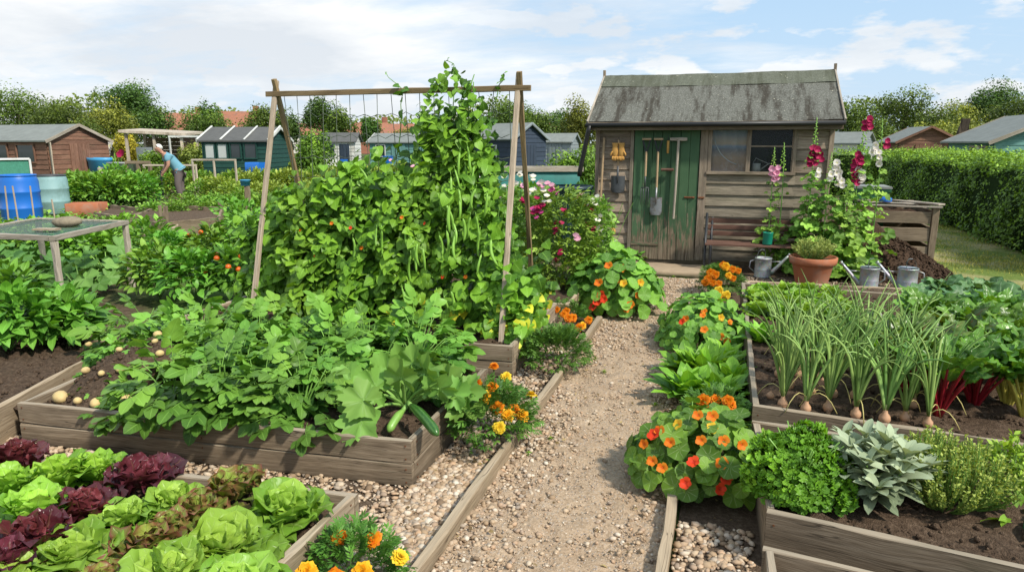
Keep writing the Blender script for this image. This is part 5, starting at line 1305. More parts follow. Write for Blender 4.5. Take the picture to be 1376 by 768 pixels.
# ------------------------------------------------------------------ nasturtiums
LN = [polar(lambda th, s=s: .5 * (1 + .035 * np.sin(5 * th + s) + .02 * np.sin(8 * th + 2 * s)), 18, 3, cup=.04 + .03 * (s % 2), wav=.05, wk=3 + s % 3, seed=s, crink=.004) for s in range(4)]
def nasturtium(label, loc, rx, ry, h, n, size, flowers, fs=.036, front=.0):
    T = thing('nasturtium', label, 'nasturtium', loc, 0, 'trailing nasturtiums')
    mb = MB(); st = MB(); d = sphere_dirs(n, -.12, 1.); cl = nrm(sphere_dirs(7, -.1, 1.)); am = rng.uniform(-.2, .2, 7)
    k = 1 + (np.exp(-7 * (1 - d @ cl.T)) * am).sum(1); q = (.55 + .45 * rng.uniform(size=n) ** .5) * k
    p = d * q[:, None] * np.array([rx, ry, h * .75]); p[:, 2] += h * .24; p = p * (1 + .06 * rng.normal(size=(n, 1))); p[:, 2] = np.maximum(p[:, 2], .02)
    nn = d * np.array([.8, .8, .6]) + np.array([0, -.18, .42]) + rng.normal(size=(n, 3)) * .26
    yv = np.cross(nn, rng.normal(size=(n, 3))); 
    Mx = frames_up(yv, nn)
    scatter_m(mb, LN, p, Mx, size * rng.uniform(.55, 1.15, n), np.clip(q * rng.uniform(.25, 1.1, n), 0, 1))  # inner leaves coloured darker for the shade within the clump
    for i in range(0, n, 2): st.merge(tube(curve(p[i] * np.array([.35, .35, .3]), p[i] - nn[i] * .004, (0, 0, -.02), 4), .0028, 4, False))
    part('foliage', mb, M['nasturtium'], T); part('stems', st, M['stalk'], T)
    for (fp, kind) in flowers:
        v = np.array(fp) - np.array(loc); dd = nrm(np.array([v[0] / rx, v[1] / ry - .5, .6]) + rng.normal(size=3) * .2)
        put_flower(FM['nast_' + kind], T, v, dd, fs * 1.12)
    return T
def onshell(loc, rx, ry, h, lst):
    """flowers sit on the near surface of the clump"""
    out = []
    c = np.array(loc) + np.array([0, 0, h * .24])
    for px, py, k in lst:
        o = np.array([0, 0, H]); r = np.array(ray(px, py)); s = np.array([rx, ry, h * .75]) * 1.03
        oo = (o - c) / s; rr_ = r / s; A = rr_ @ rr_; B = oo @ rr_; Cq = oo @ oo - 1; disc = B * B - A * Cq
        t = (-B - math.sqrt(disc)) / A if disc > 0 else -B / A
        out.append((o + r * t, k))
    return out
nb = gp(930, 668, 0) + np.array([0, .18, 0])
nasturtium('big nasturtium with round leaves and orange and scarlet flowers beside the herb bed', nb, .36, .33, .40, 330, .105,
    onshell(nb, .36, .33, .40, [(867, 596, 'o'), (890, 628, 'o'), (877, 619, 'o'), (942, 591, 'o'), (932, 621, 'r'), (975, 641, 'r'), (967, 656, 'r'), (996, 597, 'o'), (921, 648, 'r'), (887, 578, 'o'), (901, 594, 'o'), (957, 559, 'o'), (938, 558, 'o'), (912, 570, 'y'), (969, 622, 'o'), (880, 584, 'r'), (956, 575, 'y'), (972, 592, 'o')]), .031)
nb2 = gp(818, 425, 0) + np.array([0, .28, 0])
nasturtium('sprawling nasturtium left of the path in front of the bucket', nb2, .50, .50, .62, 420, .13,
    onshell(nb2, .5, .5, .62, [(803, 405, 'r'), (808, 396, 'r'), (812, 402, 'r'), (828, 378, 'o'), (805, 380, 'o'), (842, 415, 'o'), (818, 357, 'o'), (836, 361, 'o'), (798, 412, 'r'), (838, 381, 'y'), (860, 379, 'y'), (847, 409, 'o'), (858, 397, 'o')]), .043)
nb3 = gp(938, 478, 0) + np.array([.0, .35, 0])
nasturtium('nasturtium with orange flowers right of the path between marigolds and spinach', nb3, .36, .58, .40, 420, .10,
    onshell(nb3, .36, .58, .40, [(917, 432, 'r'), (922, 428, 'o'), (944, 424, 'o'), (946, 443, 'o'), (968, 452, 'o'), (980, 433, 'o'), (968, 426, 'y'), (946, 418, 'o'), (976, 459, 'o')]), .030)

# ------------------------------------------------------------------ spinach, herbs
LS = [leaf(6, 4, .46, 'ovate', .22, .7, .045, 2., seed=k) for k in range(4)]
def rosette(mb, tpls, n, L, el0=.2, el1=1.45, inner=.45, jit=.12, z0=0., twist=2.4, rbase=.02, szj=.12, outer_rnd=(.3, .8)):
    k = np.arange(n); t = k / max(1, n - 1); a = k * twist + rng.normal(size=n) * .15; el = el0 + (el1 - el0) * t ** .9 + rng.normal(size=n) * jit
    d = np.stack([np.cos(a) * np.cos(el), np.sin(a) * np.cos(el), np.sin(el)], -1)
    p = np.stack([np.cos(a) * rbase * (1 - t), np.sin(a) * rbase * (1 - t), z0 + .02 * t], -1)
    s = L * (1 - (1 - inner) * t) * rng.uniform(1 - szj, 1 + szj, n)
    up = np.stack([-np.cos(a) * .2, -np.sin(a) * .2, np.ones(n)], -1); up[el > 1.1] = np.stack([-np.cos(a), -np.sin(a), .5 + 0 * a], -1)[el > 1.1]
    scatter_m(mb, tpls, p, frames_up(d, up), s, np.clip(outer_rnd[0] + (outer_rnd[1] - outer_rnd[0]) * t + rng.normal(size=n) * .12, 0, 1))
def leafy(name, label, cat, loc, tpls, mat, n, L, group=None, **k):
    mb = MB(); rosette(mb, tpls, n, L, **k); return solo(name, mb.mesh(name, M[mat]), label, cat, loc, rng.uniform(0, 6), group)
sg = 'spinach plants right of the path'
for i, (px, py, L, lab) in enumerate(((925, 535, .30, 'spinach plant nearest the trodden path, leaning left'), (962, 545, .30, 'front spinach plant beside the orange marigold'), (985, 525, .28, 'spinach plant against the onion bed plank'), (945, 505, .30, 'spinach plant in the middle of the leafy clump'), (975, 495, .28, 'rear spinach plant beside the nasturtium'), (925, 500, .26, 'rear left spinach plant beside the path'))):
    leafy('spinach_plant', lab, 'spinach', gp(px, py + 8, 0), LS, 'spinach', 34, L * 1.22, sg, el0=.38, el1=1.4, inner=.65, jit=.2)
LPa = [polar(lambda th, s=s: .5 * (.55 + .45 * np.abs(np.cos(1.5 * th)) ** .5) * (1 + .2 * np.sin(13 * th + s)), 14, 2, cup=.15, wav=.22, wk=7, seed=s, crink=.07) for s in range(4)]
pb = gp(1070, 690, .2) + np.array([.02, .15, 0])
PA = thing('parsley_plant', 'mound of bright green curly parsley in the herb bed', 'parsley', pb)
mb = MB(); n = 1900; d = sphere_dirs(n, -.15, 1.); cl = nrm(sphere_dirs(26, -.1, 1.)); am = rng.uniform(-.12, .40, 26)
k = .82 + (np.exp(-26 * (1 - d @ cl.T)) * am).sum(1); q = (.62 + .38 * rng.uniform(size=n) ** .4) * k
p = d * q[:, None] * np.array([.24, .24, .27]); p[:, 2] = np.maximum(p[:, 2] + .07, .01)
nn = d + np.array([0, 0, .5]) + rng.normal(size=(n, 3)) * .35
scatter_m(mb, LPa, p, frames_up(np.cross(nn, rng.normal(size=(n, 3))), nn), rng.uniform(.024, .044, n), np.clip((q - .45) * 1.3 * rng.uniform(.4, 1.2, n), 0, 1))  # deep sprigs carry painted shade in their colour
part('foliage', mb, M['parsley'], PA)
mb = MB()
for i in range(46):
    a = rng.uniform(0, 2 * PI); r_ = rng.uniform(.05, .2); mb.merge(tube(curve((0, 0, 0), (r_ * math.cos(a), r_ * math.sin(a), rng.uniform(.1, .3)), (0, 0, .03), 5), .003, 4))
part('stems', mb, M['stalk'], PA)
LSg = [leaf(7, 4, .36, 'oval', .22, .5 + .25 * k, .015, 1.2, seed=k) for k in range(3)]
sb = gp(1177, 692, .2) + np.array([.0, .10, 0])
SA = thing('sage_plant', 'grey-green sage bush with long soft leaves in the herb bed', 'sage', sb)
mb = MB(); st = MB()
for i in range(17):
    a = i * 2.4; q = math.sqrt((i + .5) / 17); tip = np.array([math.cos(a) * .19 * q, math.sin(a) * .19 * q, .31 - .15 * q + rng.normal() * .02])
    st.merge(tube(curve((0, 0, 0), tip, (0, 0, .02), 5), np.linspace(.005, .003, 5), 5))
    for lv in range(4):
        c = tip * (1 - .17 * lv); n = 5 if lv else 6
        b = np.arange(n) * 2 * PI / n + lv + rng.normal(size=n) * .2
        d = np.stack([np.cos(b), np.sin(b), np.full(n, .85 - .35 * lv)], -1) + nrm(tip)[None] * .7 * np.array([1, 1, .6])
        scatter(mb, LSg, np.tile(c, (n, 1)), d, rng.uniform(.095, .15, n) * (.75 if lv == 0 else 1.0), (0, 0, 1), .3, rnd=np.clip(.85 - .18 * lv + rng.normal(size=n) * .15, 0, 1))
part('foliage', mb, M['sage'], SA); part('stems', st, M['stem'], SA)
LT = [leaf(2, 1, .5, 'ovate', .1, .3, seed=0)]
def twiggy(name, label, cat, loc, mat, nst, rx, h, lsz, per, spread=.9, smat='stem', parent=None, step=.010):
    T = parent or thing(name, label, cat, loc); mb = MB(); st = MB()
    for i in range(nst):
        a = rng.uniform(0, 2 * PI); q = math.sqrt(rng.uniform()); b = np.array([math.cos(a) * q * rx * .35, math.sin(a) * q * rx * .35, 0])
        tip = np.array([math.cos(a) * q * rx, math.sin(a) * q * rx, h * (1.0 - .45 * q * q) * rng.uniform(.72, 1.08)])
        C = curve(b, tip, (math.cos(a) * .03, math.sin(a) * .03, 0), 7); st.merge(tube(C, np.linspace(.003, .0015, 7), 4, False))
        t = rng.uniform(.25, 1., per); pp = np.stack([np.interp(t, np.linspace(0, 1, 7), C[:, k]) for k in range(3)], -1)
        d = sphere_dirs(per, -.2, .8) * spread + nrm(tip - b) * .6
        scatter(mb, LT, pp, d, lsz * rng.uniform(.6, 1.2, per), (0, 0, 1), .8, rnd=np.clip((t - .2) * rng.uniform(.5, 1.25, per) + .1, 0, 1))
    part('foliage', mb, M[mat], T); part('stems', st, M[smat], T); return T
tb_ = gp(1272, 698, .2) + np.array([.03, .15, 0])
twiggy('thyme_plant', 'rounded bush of tiny-leaved thyme in the herb bed', 'thyme', tb_, 'thyme', 260, .26, .31, .017, 46)
twiggy('oregano_plant', 'fresh green oregano at the right end of the herb bed', 'oregano', gp(1352, 668, .2) + np.array([.06, .05, 0]), 'oregano', 42, .18, .27, .034, 30, smat='stalk')
mb = MB(); bush(mb, LS, 26, .1, .1, .10, .08); solo('herb_seedling', mb.mesh('herb_seedling', M['oregano']), 'small leafy herb at the right edge of the herb bed', 'herb', gp(1368, 712, .2) + np.array([.03, .05, 0]))
LR = [leaf(2, 1, .16, 'lance', 0, .2, seed=0)]
_LT = LT; LT = LR
twiggy('rosemary', '', '', (0, 0, 0), 'rosemary', 110, .25, .27, .040, 46, .7, parent=(lambda: (tag(link('rosemary', None, None, (POT.location.x, POT.location.y, POT.location.z + .31)), 'bushy rosemary growing in the terracotta pot', 'rosemary')))())
LT = _LT
mb = MB(); p = gp(1366, 775, 0); mb.merge(tube([(0, 0, 0), (0, 0, .43)], [.0075, .0068], 10)); solo('garden_cane', mb.mesh('garden_cane', M['bin_green']), 'green plastic cane standing upright at the right edge of the picture', 'cane', (p[0], p[1], 0.02))

# ------------------------------------------------------------------ onions
def onion_mesh(seed):
    global rng
    rng = np.random.default_rng(seed); mb = MB(); dry = MB()
    for k in range(11):
        a = (k % 2) * PI + rng.normal() * .8 + .3; L = rng.uniform(.38, .60); lean = rng.uniform(.10, .55); t = np.linspace(0, 1, 9)
        bend = rng.uniform(.0, 1.25) ** 1.3
        ang = lean * (.35 + .9 * t) + bend * 1.9 * np.clip(t - .5, 0, 1) ** 1.2
        s = np.cumsum(np.r_[0, np.sin(ang[1:])]) * L / 8; z = np.cumsum(np.r_[0, np.cos(ang[1:])]) * L / 8
        pts = np.stack([math.cos(a) * (.006 + s), math.sin(a) * (.006 + s), .06 + z], -1)
        tb = tube(pts, np.array([.007, .0085, .0085, .008, .0072, .006, .0048, .0032, .001]), 6); mb.add(tb[0], tb[1], np.full((len(tb[0]), 2), .3), float(rng.uniform(.1, .95)))
    for k in range(2):
        a = rng.uniform(0, 6.28); dry.merge(tube(curve((0, 0, .07), (math.cos(a) * .16, math.sin(a) * .16, .015), (0, 0, .07), 6), .0028, 4))
    return mb, dry
def onion(seed, loc):
    T = thing('onion_plant', 'onion plant', 'onion plant', loc, 0, 'onions growing in the right-hand bed')
    a, b = onion_mesh(seed); part('leaves', a, M['onion'], T); part('dry_leaf', b, M['onion_dry'], T)
    mb = MB(); mb.merge(lathe([(0, -.02), (.020, -.012), (.029, .008), (.026, .026), (.013, .042), (.010, .06)], 16)); part('bulb', mb, M['onion_skin'], T)
    mb = MB(); mb.merge(lathe([(.0105, .045), (.0095, .075), (.011, .09)], 10)); part('neck', mb, M['onion_neck'], T); return T
OP = [onion(300 + k, (0, 0, -9)) for k in range(4)]
rng = np.random.default_rng(33); used = [False] * 4
rowlab = ['front row of onions', 'second row of onions', 'third row of onions', 'back row of onions']
ordn = ['first', 'second', 'third', 'fourth', 'fifth', 'sixth', 'seventh', 'eighth']
for j, y in enumerate((4.03, 4.30, 4.60, 4.95)):
    for i in range(7):
        x = .40 + i * .125 + (.07 if j % 2 else 0) + rng.normal() * .018
        pos = (x, y - (x - .24) * .09 + rng.normal() * .03, .222)
        lab = f'onion plant with tall blue-green leaves, {ordn[i]} from the left in the {rowlab[j]}'
        k = (i + j) % 4
        if not used[k]: used[k] = True; o = OP[k]; o.location = pos; o.rotation_euler.z = rng.uniform(-.4, .4); o['label'] = lab
        else: dup(OP[k], pos, rng.uniform(-.5, .5) + (PI if rng.uniform() < .5 else 0), rng.uniform(.85, 1.12), lab)
# loose bulbs beside the front onions
for (px, py, s, lab) in ((1035, 533, .022, 'loose round onion bulb at the left front of the bed'), (1064, 516, .016, 'small onion bulb behind the front row on the left'), (1089, 527, .014, 'small pinkish bulb between the second and third onions'), (1113, 536, .016, 'pinkish bulb before the third onion'), (1150, 543, .019, 'round bulb leaning on the fourth onion'), (1188, 541, .019, 'bulb lying left of the last front onion'), (1105, 512, .014, 'tiny bulb in the middle of the onion bed')):
    mb = MB(); mb.merge(lathe([(0, -1), (.7, -.75), (1, 0), (.8, .7), (.25, 1.15), (.12, 1.6)], 14)); p = gp(px, py, .215)
    o = solo('onion_bulb', mb.mesh('onion_bulb', M['onion_skin']), lab, 'onion', (p[0], p[1], .222), rng.uniform(0, 6), 'loose onion bulbs', s)

# ------------------------------------------------------------------ chard, kale, back-row greens
LCh = [leaf(11, 8, .60, 'ovate', .10, .9, .085, 3.5, seed=k, crk=.055) for k in range(4)]
LK = [leaf(10, 8, .78, 'broad', .08, .9, .09, 3.5, seed=k, crk=.05) for k in range(4)]
def stalked(name, label, cat, loc, tpls, mat, smat, n, sl, ll, spread, group=None, sr=.009):
    T = thing(name, label, cat, loc, 0, group); mb = MB(); st = MB()
    for k in range(n):
        a = k * 2.4 + rng.normal() * .3; q = math.sqrt((k + .6) / n) * spread; L = sl * rng.uniform(.75, 1.15)
        d = nrm(np.array([math.cos(a) * q, math.sin(a) * q, 1.])); tip = d * L
        st.merge(tube(curve((d[0] * .02, d[1] * .02, 0), tip, (-d[0] * .02, -d[1] * .02, 0), 5), np.linspace(sr, sr * .5, 5), 6))
        out = np.array([math.cos(a) * (.22 + .75 * q), math.sin(a) * (.22 + .75 * q) - .10, 1.0 - .55 * q])
        scatter(mb, tpls, (tip - nrm(out) * .01)[None], out[None], np.array([ll * rng.uniform(.75, 1.15)]), np.array([[-.6 * math.cos(a) + rng.normal() * .3, -.6 * math.sin(a) - .35, .9]]), .2, rnd=np.array([np.clip(.25 + .5 * rng.uniform() + .15 * q, 0, 1)]))
    part('foliage', mb, M[mat], T); part('stalks', st, M[smat], T, label=None); return T
cg = 'swiss chard plants'
for (px, py, m_, s_, lab) in ((1308, 548, 'chard', 'red_stalk', 'red-stalked chard between the front red one and the yellow one'), (1240, 520, 'chard_red', 'red_stalk', 'dark-leaved chard just behind the front red-stalked plants'), (1375, 560, 'chard', 'gold_stalk', 'yellow-stalked chard at the very right edge of the bed'), (1285, 500, 'chard_red', 'red_stalk', 'bronze-leaved chard in the middle of the chard clump')):
    stalked('chard_plant', lab, 'chard', gp(px, py, .2), LCh, m_, s_, 20, .27, .20, .6, cg, .011)
stalked('chard_plant', 'red-stalked chard with dark bronze-green leaves right of the onions', 'chard', gp(1228, 545, .2) + np.array([0, .2, 0]), LCh, 'chard_red', 'red_stalk', 22, .33, .20, .55, cg, .012)
stalked('chard_plant', 'red-stalked chard with bright green leaves at the front of the bed', 'chard', gp(1262, 562, .2) + np.array([0, .03, 0]), LCh, 'chard', 'red_stalk', 20, .30, .20, .55, cg, .012)
stalked('chard_plant', 'yellow-stalked chard near the right edge of the bed', 'chard', gp(1352, 548, .2), LCh, 'chard', 'gold_stalk', 20, .26, .20, .55, cg, .013)
for (px, py, lab) in ((1300, 470, 'leafy chard behind the red-stalked plants'), (1358, 480, 'leafy chard at the right edge behind the yellow stalks'), (1245, 455, 'chard with upright leaves behind the onions'), (1372, 515, 'chard with tall leaves cut by the right edge'), (1290, 525, 'bright green chard close behind the front red-stalked one'), (1335, 455, 'chard below the kale at the right'), (1330, 510, 'chard between the red and yellow stalked plants')):
    stalked('chard_plant', lab, 'chard', gp(px, py, .2), LCh, 'chard', 'gold_stalk' if px > 1320 else 'red_stalk', 30, .24, .20, .75, cg)
kg = 'broad-leaved kale plants at the back of the right bed'
for (px, py, lab) in ((1240, 442, 'kale plant left of the others, low beside the bare soil'), (1292, 438, 'kale plant in the middle with blue-green leaves'), (1345, 436, 'kale plant by the lawn at the right edge'), (1376, 455, 'kale plant cut by the right edge of the picture'), (1320, 418, 'rearmost kale plant below the lawn'), (1270, 415, 'rear left kale plant near the compost heap')):
    stalked('kale_plant', lab, 'kale', gp(px, py, .2), LK, 'kale', 'stalk', 30, .19, .175, .95, kg)
bg_ = 'low leafy greens behind the onions'
for (px, py, lab) in ((1065, 465, 'leafy green plant at the left behind the onions'), (1100, 455, 'leafy green plant left of centre behind the onions'), (1150, 450, 'broad-leaved green plant in the middle behind the onions'), (1195, 448, 'broad-leaved green plant right of the middle behind the onions'), (1120, 480, 'low green plant between the third and fourth onions'), (1180, 478, 'low green plant behind the last onions'), (1020, 460, 'green leafy plant at the corner behind the first onions')):
    mb = MB(); rosette(mb, LS, 20, .24, el0=.35, el1=1.3, inner=.6); solo('leafy_green', mb.mesh('leafy_green', M['pepper' if px % 20 else 'spinach']), lab, 'leafy vegetable', gp(px, py, .2), rng.uniform(0, 6), bg_)

# ------------------------------------------------------------------ lettuces
def lt_tpl(kind):
    if kind == 'butter': return [leaf(14, 10, .90, 'spat', .0, -.40 + .2 * k, .105, 2.6, seed=k, cup=.14, crk=.03) for k in range(5)]
    if kind == 'outer': return [leaf(14, 10, 1.0, 'spat', .05, .45, .13, 2.8, seed=k + 9, cup=.05, crk=.03) for k in range(5)]
    if kind == 'frill': return [leaf(14, 8, .72, 'spat', .05, .25, .10, 4.5, lob=.22, lk=5., seed=k) for k in range(5)]
    if kind == 'red': return [leaf(12, 8, .85, 'spat', .05, -.15, .12, 3.5, seed=k + 3, crk=.03) for k in range(5)]
LLT = {k: lt_tpl(k) for k in ('butter', 'outer', 'frill', 'red')}
def lettuce(kind, label, px, py, rad):
    p = gp(px + rng.normal() * 7, py + rng.normal() * 5, .27); p[2] = .20
    mb = MB()
    if kind == 'green':
        rosette(mb, LLT['outer'], 9, rad * 1.05, el0=.18, el1=.6, inner=.95, jit=.08, z0=.02, outer_rnd=(.1, .5)); rosette(mb, LLT['butter'], 24, rad * 1.0, el0=.55, el1=1.35, inner=.55, jit=.22, z0=.03, outer_rnd=(.4, 1.)); m = 'lettuce'
    elif kind == 'loose':
        rosette(mb, LLT['frill'], 24, rad * 1.15, el0=.3, el1=1.35, inner=.7, jit=.18, z0=.02, outer_rnd=(.25, .9)); m = 'lettuce_loose'
    else:
        rosette(mb, LLT['red'], 24, rad * 1.1, el0=.25, el1=1.4, inner=.6, jit=.16, z0=.02, outer_rnd=(.15, .8)); m = 'lettuce_red' if kind == 'red' else 'lettuce_mix'
    o = solo('lettuce', mb.mesh('lettuce', M[m]), label, 'lettuce', p, rng.uniform(0, 6), 'lettuces in the nearest left bed', float(rng.uniform(.9, 1.12))); o.rotation_euler.x = rng.normal() * .10; o.rotation_euler.y = rng.normal() * .10; return o
for (kd, px, py, r_, lab) in (
    ('green', 309, 735, .150, 'largest pale green butterhead lettuce, right of centre at the front of the bed'), ('green', 375, 688, .135, 'green butterhead lettuce nearest the right plank of the bed'), ('green', 238, 668, .115, 'green butterhead in the back row left of the bronze lettuce'), ('green', 178, 702, .115, 'green butterhead in the middle between dark red lettuces'), ('green', 104, 742, .125, 'green butterhead lettuce left of centre near the bottom edge'), ('green', 222, 775, .130, 'green butterhead cut by the bottom edge of the picture'),
    ('loose', 45, 690, .150, 'loose-leaf green lettuce near the left edge'), ('loose', 88, 640, .135, 'frilly green lettuce in the back row on the left'), ('loose', 134, 628, .130, 'frilly green lettuce standing tallest by the back plank'), ('loose', 15, 655, .13, 'frilly green lettuce at the left edge of the picture'), ('green', 20, 775, .12, 'green lettuce in the bottom left corner'),
    ('red', 16, 622, .125, 'dark red lettuce in the far left back corner'), ('red', 103, 688, .130, 'dark red lettuce in the middle of the bed'), ('red', 50, 728, .135, 'dark red lettuce in front near the left edge'), ('red', 180, 645, .125, 'dark red lettuce between the frilly and butterhead ones in the back row'), ('mix', 310, 660, .120, 'bronze-red lettuce against the back plank right of centre'), ('mix', 222, 708, .11, 'reddish bronze lettuce between the green heads'), ('mix', 200, 742, .105, 'green lettuce flushed red near the bottom edge'), ('mix', 264, 684, .105, 'small bronze lettuce behind the largest butterhead'), ('red', 8, 752, .12, 'dark red lettuce at the lower left edge'), ('mix', 130, 778, .11, 'red flushed lettuce at the bottom left of the bed'), ('green', 330, 790, .12, 'green lettuce mostly below the bottom edge')):
    lettuce(kd, lab, px, py, r_ * 1.26)
# far lettuces beside the marigolds: bright frilly block
i = 0
mbs = []
for k in range(3):
    mb = MB(); rosette(mb, LLT['frill'], 22, .17, el0=.35, el1=1.4, inner=.6, jit=.2); mbs.append(mb.mesh('lettuce', M['lettuce_loose']))
for j, y in enumerate((6.2, 6.5, 6.8, 7.1)):
    for i in range(4):
        x = .36 + i * .20 + (.1 if j % 2 else 0)
        solo('lettuce', mbs[(i + j) % 3], 'bright frilly lettuce in the block behind the onions below the bench', 'lettuce', (x, y + rng.normal() * .03, .21), rng.uniform(0, 6), 'frilly lettuces behind the onions', rng.uniform(.95, 1.2))

# ------------------------------------------------------------------ sweet peas
LSp = [compound([leaf(3, 2, .5, 'ovate', .1, .3, seed=k)], 1, .5, .45, .8, k, .4) for k in range(3)]
def sweetpea(label, loc, rx, ry, h, n, flowers):
    T = thing('sweet_pea', label, 'sweet pea', loc, 0, 'sweet peas behind the bean frame'); mb = MB(); st = MB()
    z = rng.uniform(0, 1, n) ** .9; a = rng.uniform(0, 2 * PI, n); q = np.sqrt(rng.uniform(.15, 1, n)) * (1 - .35 * z ** 2.5)
    p = np.stack([np.cos(a) * q * rx, np.sin(a) * q * ry, z * h], -1); d = np.stack([np.cos(a), np.sin(a), .5 + 0 * a], -1) + rng.normal(size=(n, 3)) * .5
    scatter(mb, LSp, p, d, rng.uniform(.085, .15, n), (0, 0, 1), .5, rnd=np.clip(.25 + .65 * q * rng.uniform(.3, 1.2, n), 0, 1)); part('foliage', mb, M['sweetpea'], T)  # leaves near the middle get a shaded tone
    for k in range(18):
        b = rng.normal(size=2) * .06; st.merge(tube(curve((b[0], b[1], 0), (b[0] * 3 + rng.normal() * rx * .5, b[1] * 3 + rng.normal() * ry * .4, h * rng.uniform(.8, 1.1)), (rng.normal() * .04, 0, 0), 6), .003, 4, False))
    part('stems', st, M['stem'], T)
    for fp, kind in flowers:
        v = np.array(fp) - np.array(loc)
        for m in range(rng.integers(2, 4)):
            put_flower(FM['pea_' + kind], T, v + rng.normal(size=3) * np.array([.03, .02, .03]), np.array([rng.normal() * .5, .4 + rng.normal() * .3, .8]), .050)
def rndfl(loc, rx, ry, h, n, kinds):
    out = []
    for i in range(n):
        z = rng.uniform(.45, 1.05) * h; x = rng.normal() * rx * .5; out.append((np.array(loc) + np.array([x, -ry * rng.uniform(.5, 1.), z]), kinds[int(rng.integers(len(kinds)))]))
    return out
def sp(label, px, py, top, rx, ry, n, lst):
    l = gp(px, py, .15); h = aty(px, top, l[1])[2] - .15
    sweetpea(label, l, rx, ry, h, int(n * 1.7), [(aty(a, b, l[1] - ry * 1.0), k) for a, b, k in lst])
sp('sweet pea mass with crimson and pink flowers right of the poles', 752, 385, 262, .36, .36, 900, [(738, 253, 'pink'), (740, 258, 'magenta'), (726, 270, 'crimson'), (727, 283, 'crimson'), (722, 290, 'magenta'), (761, 286, 'crimson'), (749, 299, 'crimson'), (745, 312, 'crimson'), (731, 252, 'pink'), (736, 268, 'white'), (701, 272, 'crimson'), (716, 285, 'crimson'), (751, 340, 'crimson'), (728, 255, 'white'), (775, 322, 'pink')])
sp('sweet pea with white and crimson flowers beside the bucket', 795, 380, 275, .18, .25, 420, [(794, 283, 'crimson'), (801, 275, 'white'), (790, 306, 'crimson'), (796, 311, 'crimson'), (804, 296, 'white'), (792, 278, 'white'), (806, 310, 'white'), (779, 265, 'magenta'), (782, 267, 'pink')])
sp('sweet pea between the two right poles with pale flowers on top', 700, 370, 258, .30, .3, 620, [(690, 250, 'white'), (705, 250, 'pink'), (712, 262, 'white'), (697, 238, 'white'), (715, 240, 'white')])
sp('sweet pea with pale pink flowers behind the tall bean column', 640, 340, 232, .4, .3, 620, [(672, 240, 'white'), (660, 250, 'pink'), (650, 235, 'white'), (640, 250, 'white'), (665, 262, 'white'), (655, 260, 'pink'), (640, 305, 'crimson'), (680, 255, 'white'), (676, 262, 'pink')])
sp('sweet pea with pink and red flowers showing over the middle beans', 500, 330, 246, .55, .3, 620, [(497, 253, 'crimson'), (479, 261, 'pink'), (505, 268, 'pink'), (494, 262, 'white'), (485, 268, 'white'), (550, 262, 'pink'), (562, 261, 'pink'), (583, 258, 'magenta'), (520, 262, 'pink'), (535, 255, 'white'), (570, 250, 'white')])
sp('sweet pea with white flowers beyond the middle of the beans', 575, 335, 230, .5, .3, 620, [(575, 232, 'white'), (590, 238, 'white'), (600, 245, 'pink'), (560, 225, 'pink'), (582, 220, 'white'), (610, 240, 'white'), (543, 235, 'pink'), (527, 225, 'pink')])
mb = MB(); bush(mb, LS, 40, .16, .14, .16, .09); solo('weed', mb.mesh('weed', M['pepper']), 'small green weed growing at the foot of the shed wall', 'weed', gp(847, 352, 0))
# young leafy shoots among the bean wall
# ------------------------------------------------------------------ hollyhocks
LH = [lobed(5, .22, .03, k + 50, cup=.06, wav=.08, wk=5, crink=.012) for k in range(4)]
def hollyhock(label, px, Y, ytop, kind, fl_px, n=26, spread=.2, lsize=.17, leafz=.55):
    n = int(n * 2.6); spread *= 1.15; leafz = max(leafz, .80)
    top = aty(px, ytop, Y); T = thing('hollyhock', label, 'hollyhock', (top[0], Y, 0), 0, 'hollyhocks beside the shed'); h = top[2]
    mb = MB(); st = MB(); C = curve((0, 0, 0), (0, 0, h), (rng.normal() * .03, 0, 0), 10); st.merge(tube(C, np.linspace(.012, .004, 10), 6)); part('stem', st, M['stalk'], T)
    n2 = n; z = (.08 + (leafz - .08) * rng.uniform(size=n2) ** 1.35) * h; a = rng.uniform(0, 2 * PI, n2); r_ = spread * rng.uniform(.3, 1.2, n2) * np.clip(1.12 - z / h, .12, 1)
    p = np.stack([np.cos(a) * r_, np.sin(a) * r_, z], -1); nn = np.stack([np.cos(a) * .6, np.sin(a) * .6 - .5, .8 + 0 * a], -1) + rng.normal(size=(n2, 3)) * .3
    dd = np.stack([np.cos(a), np.sin(a), -.5 + 0 * a], -1)
    scatter_m(mb, LH, p, frames_up(dd, nn), lsize * rng.uniform(.5, 1.05, n2) * (1.15 - .85 * z / h), np.clip(rng.uniform(.1, 1, n2), 0, 1))
    for k in range(n2): 
        if k % 2 == 0: mb.merge(tube([(0, 0, max(.02, p[k][2] - .08)), p[k]], .003, 4, False), rnd=.6)
    # buds up the spike
    k = 26; zb = h * (leafz + (1 - leafz) * np.linspace(0, 1, k)); ab = np.arange(k) * 2.4; rb = .022 * (1.15 - np.linspace(0, 1, k))
    v, f, u = ico(1)
    for i in range(k):
        s = .012 * (1.2 - .8 * i / k); mb.add(v * s + np.array([np.cos(ab[i]) * rb[i] * 1.5, np.sin(ab[i]) * rb[i] * 1.5, zb[i]]), f, u + .3, .8)
    part('foliage', mb, M['hollyhock'], T)
    for (fx, fy) in [(a_ + rng.normal() * 1.2 * e_, b_ + 6.5 * e_) for a_, b_ in fl_px for e_ in (0, 1)]:
        q = aty(fx, fy, Y - .05 - rng.uniform(0, .03)) - np.array([top[0], Y, 0]); put_flower(FM['hol_' + kind], T, q, np.array([rng.normal() * .35, -1., .25 + rng.normal() * .2]), .044)
    return T
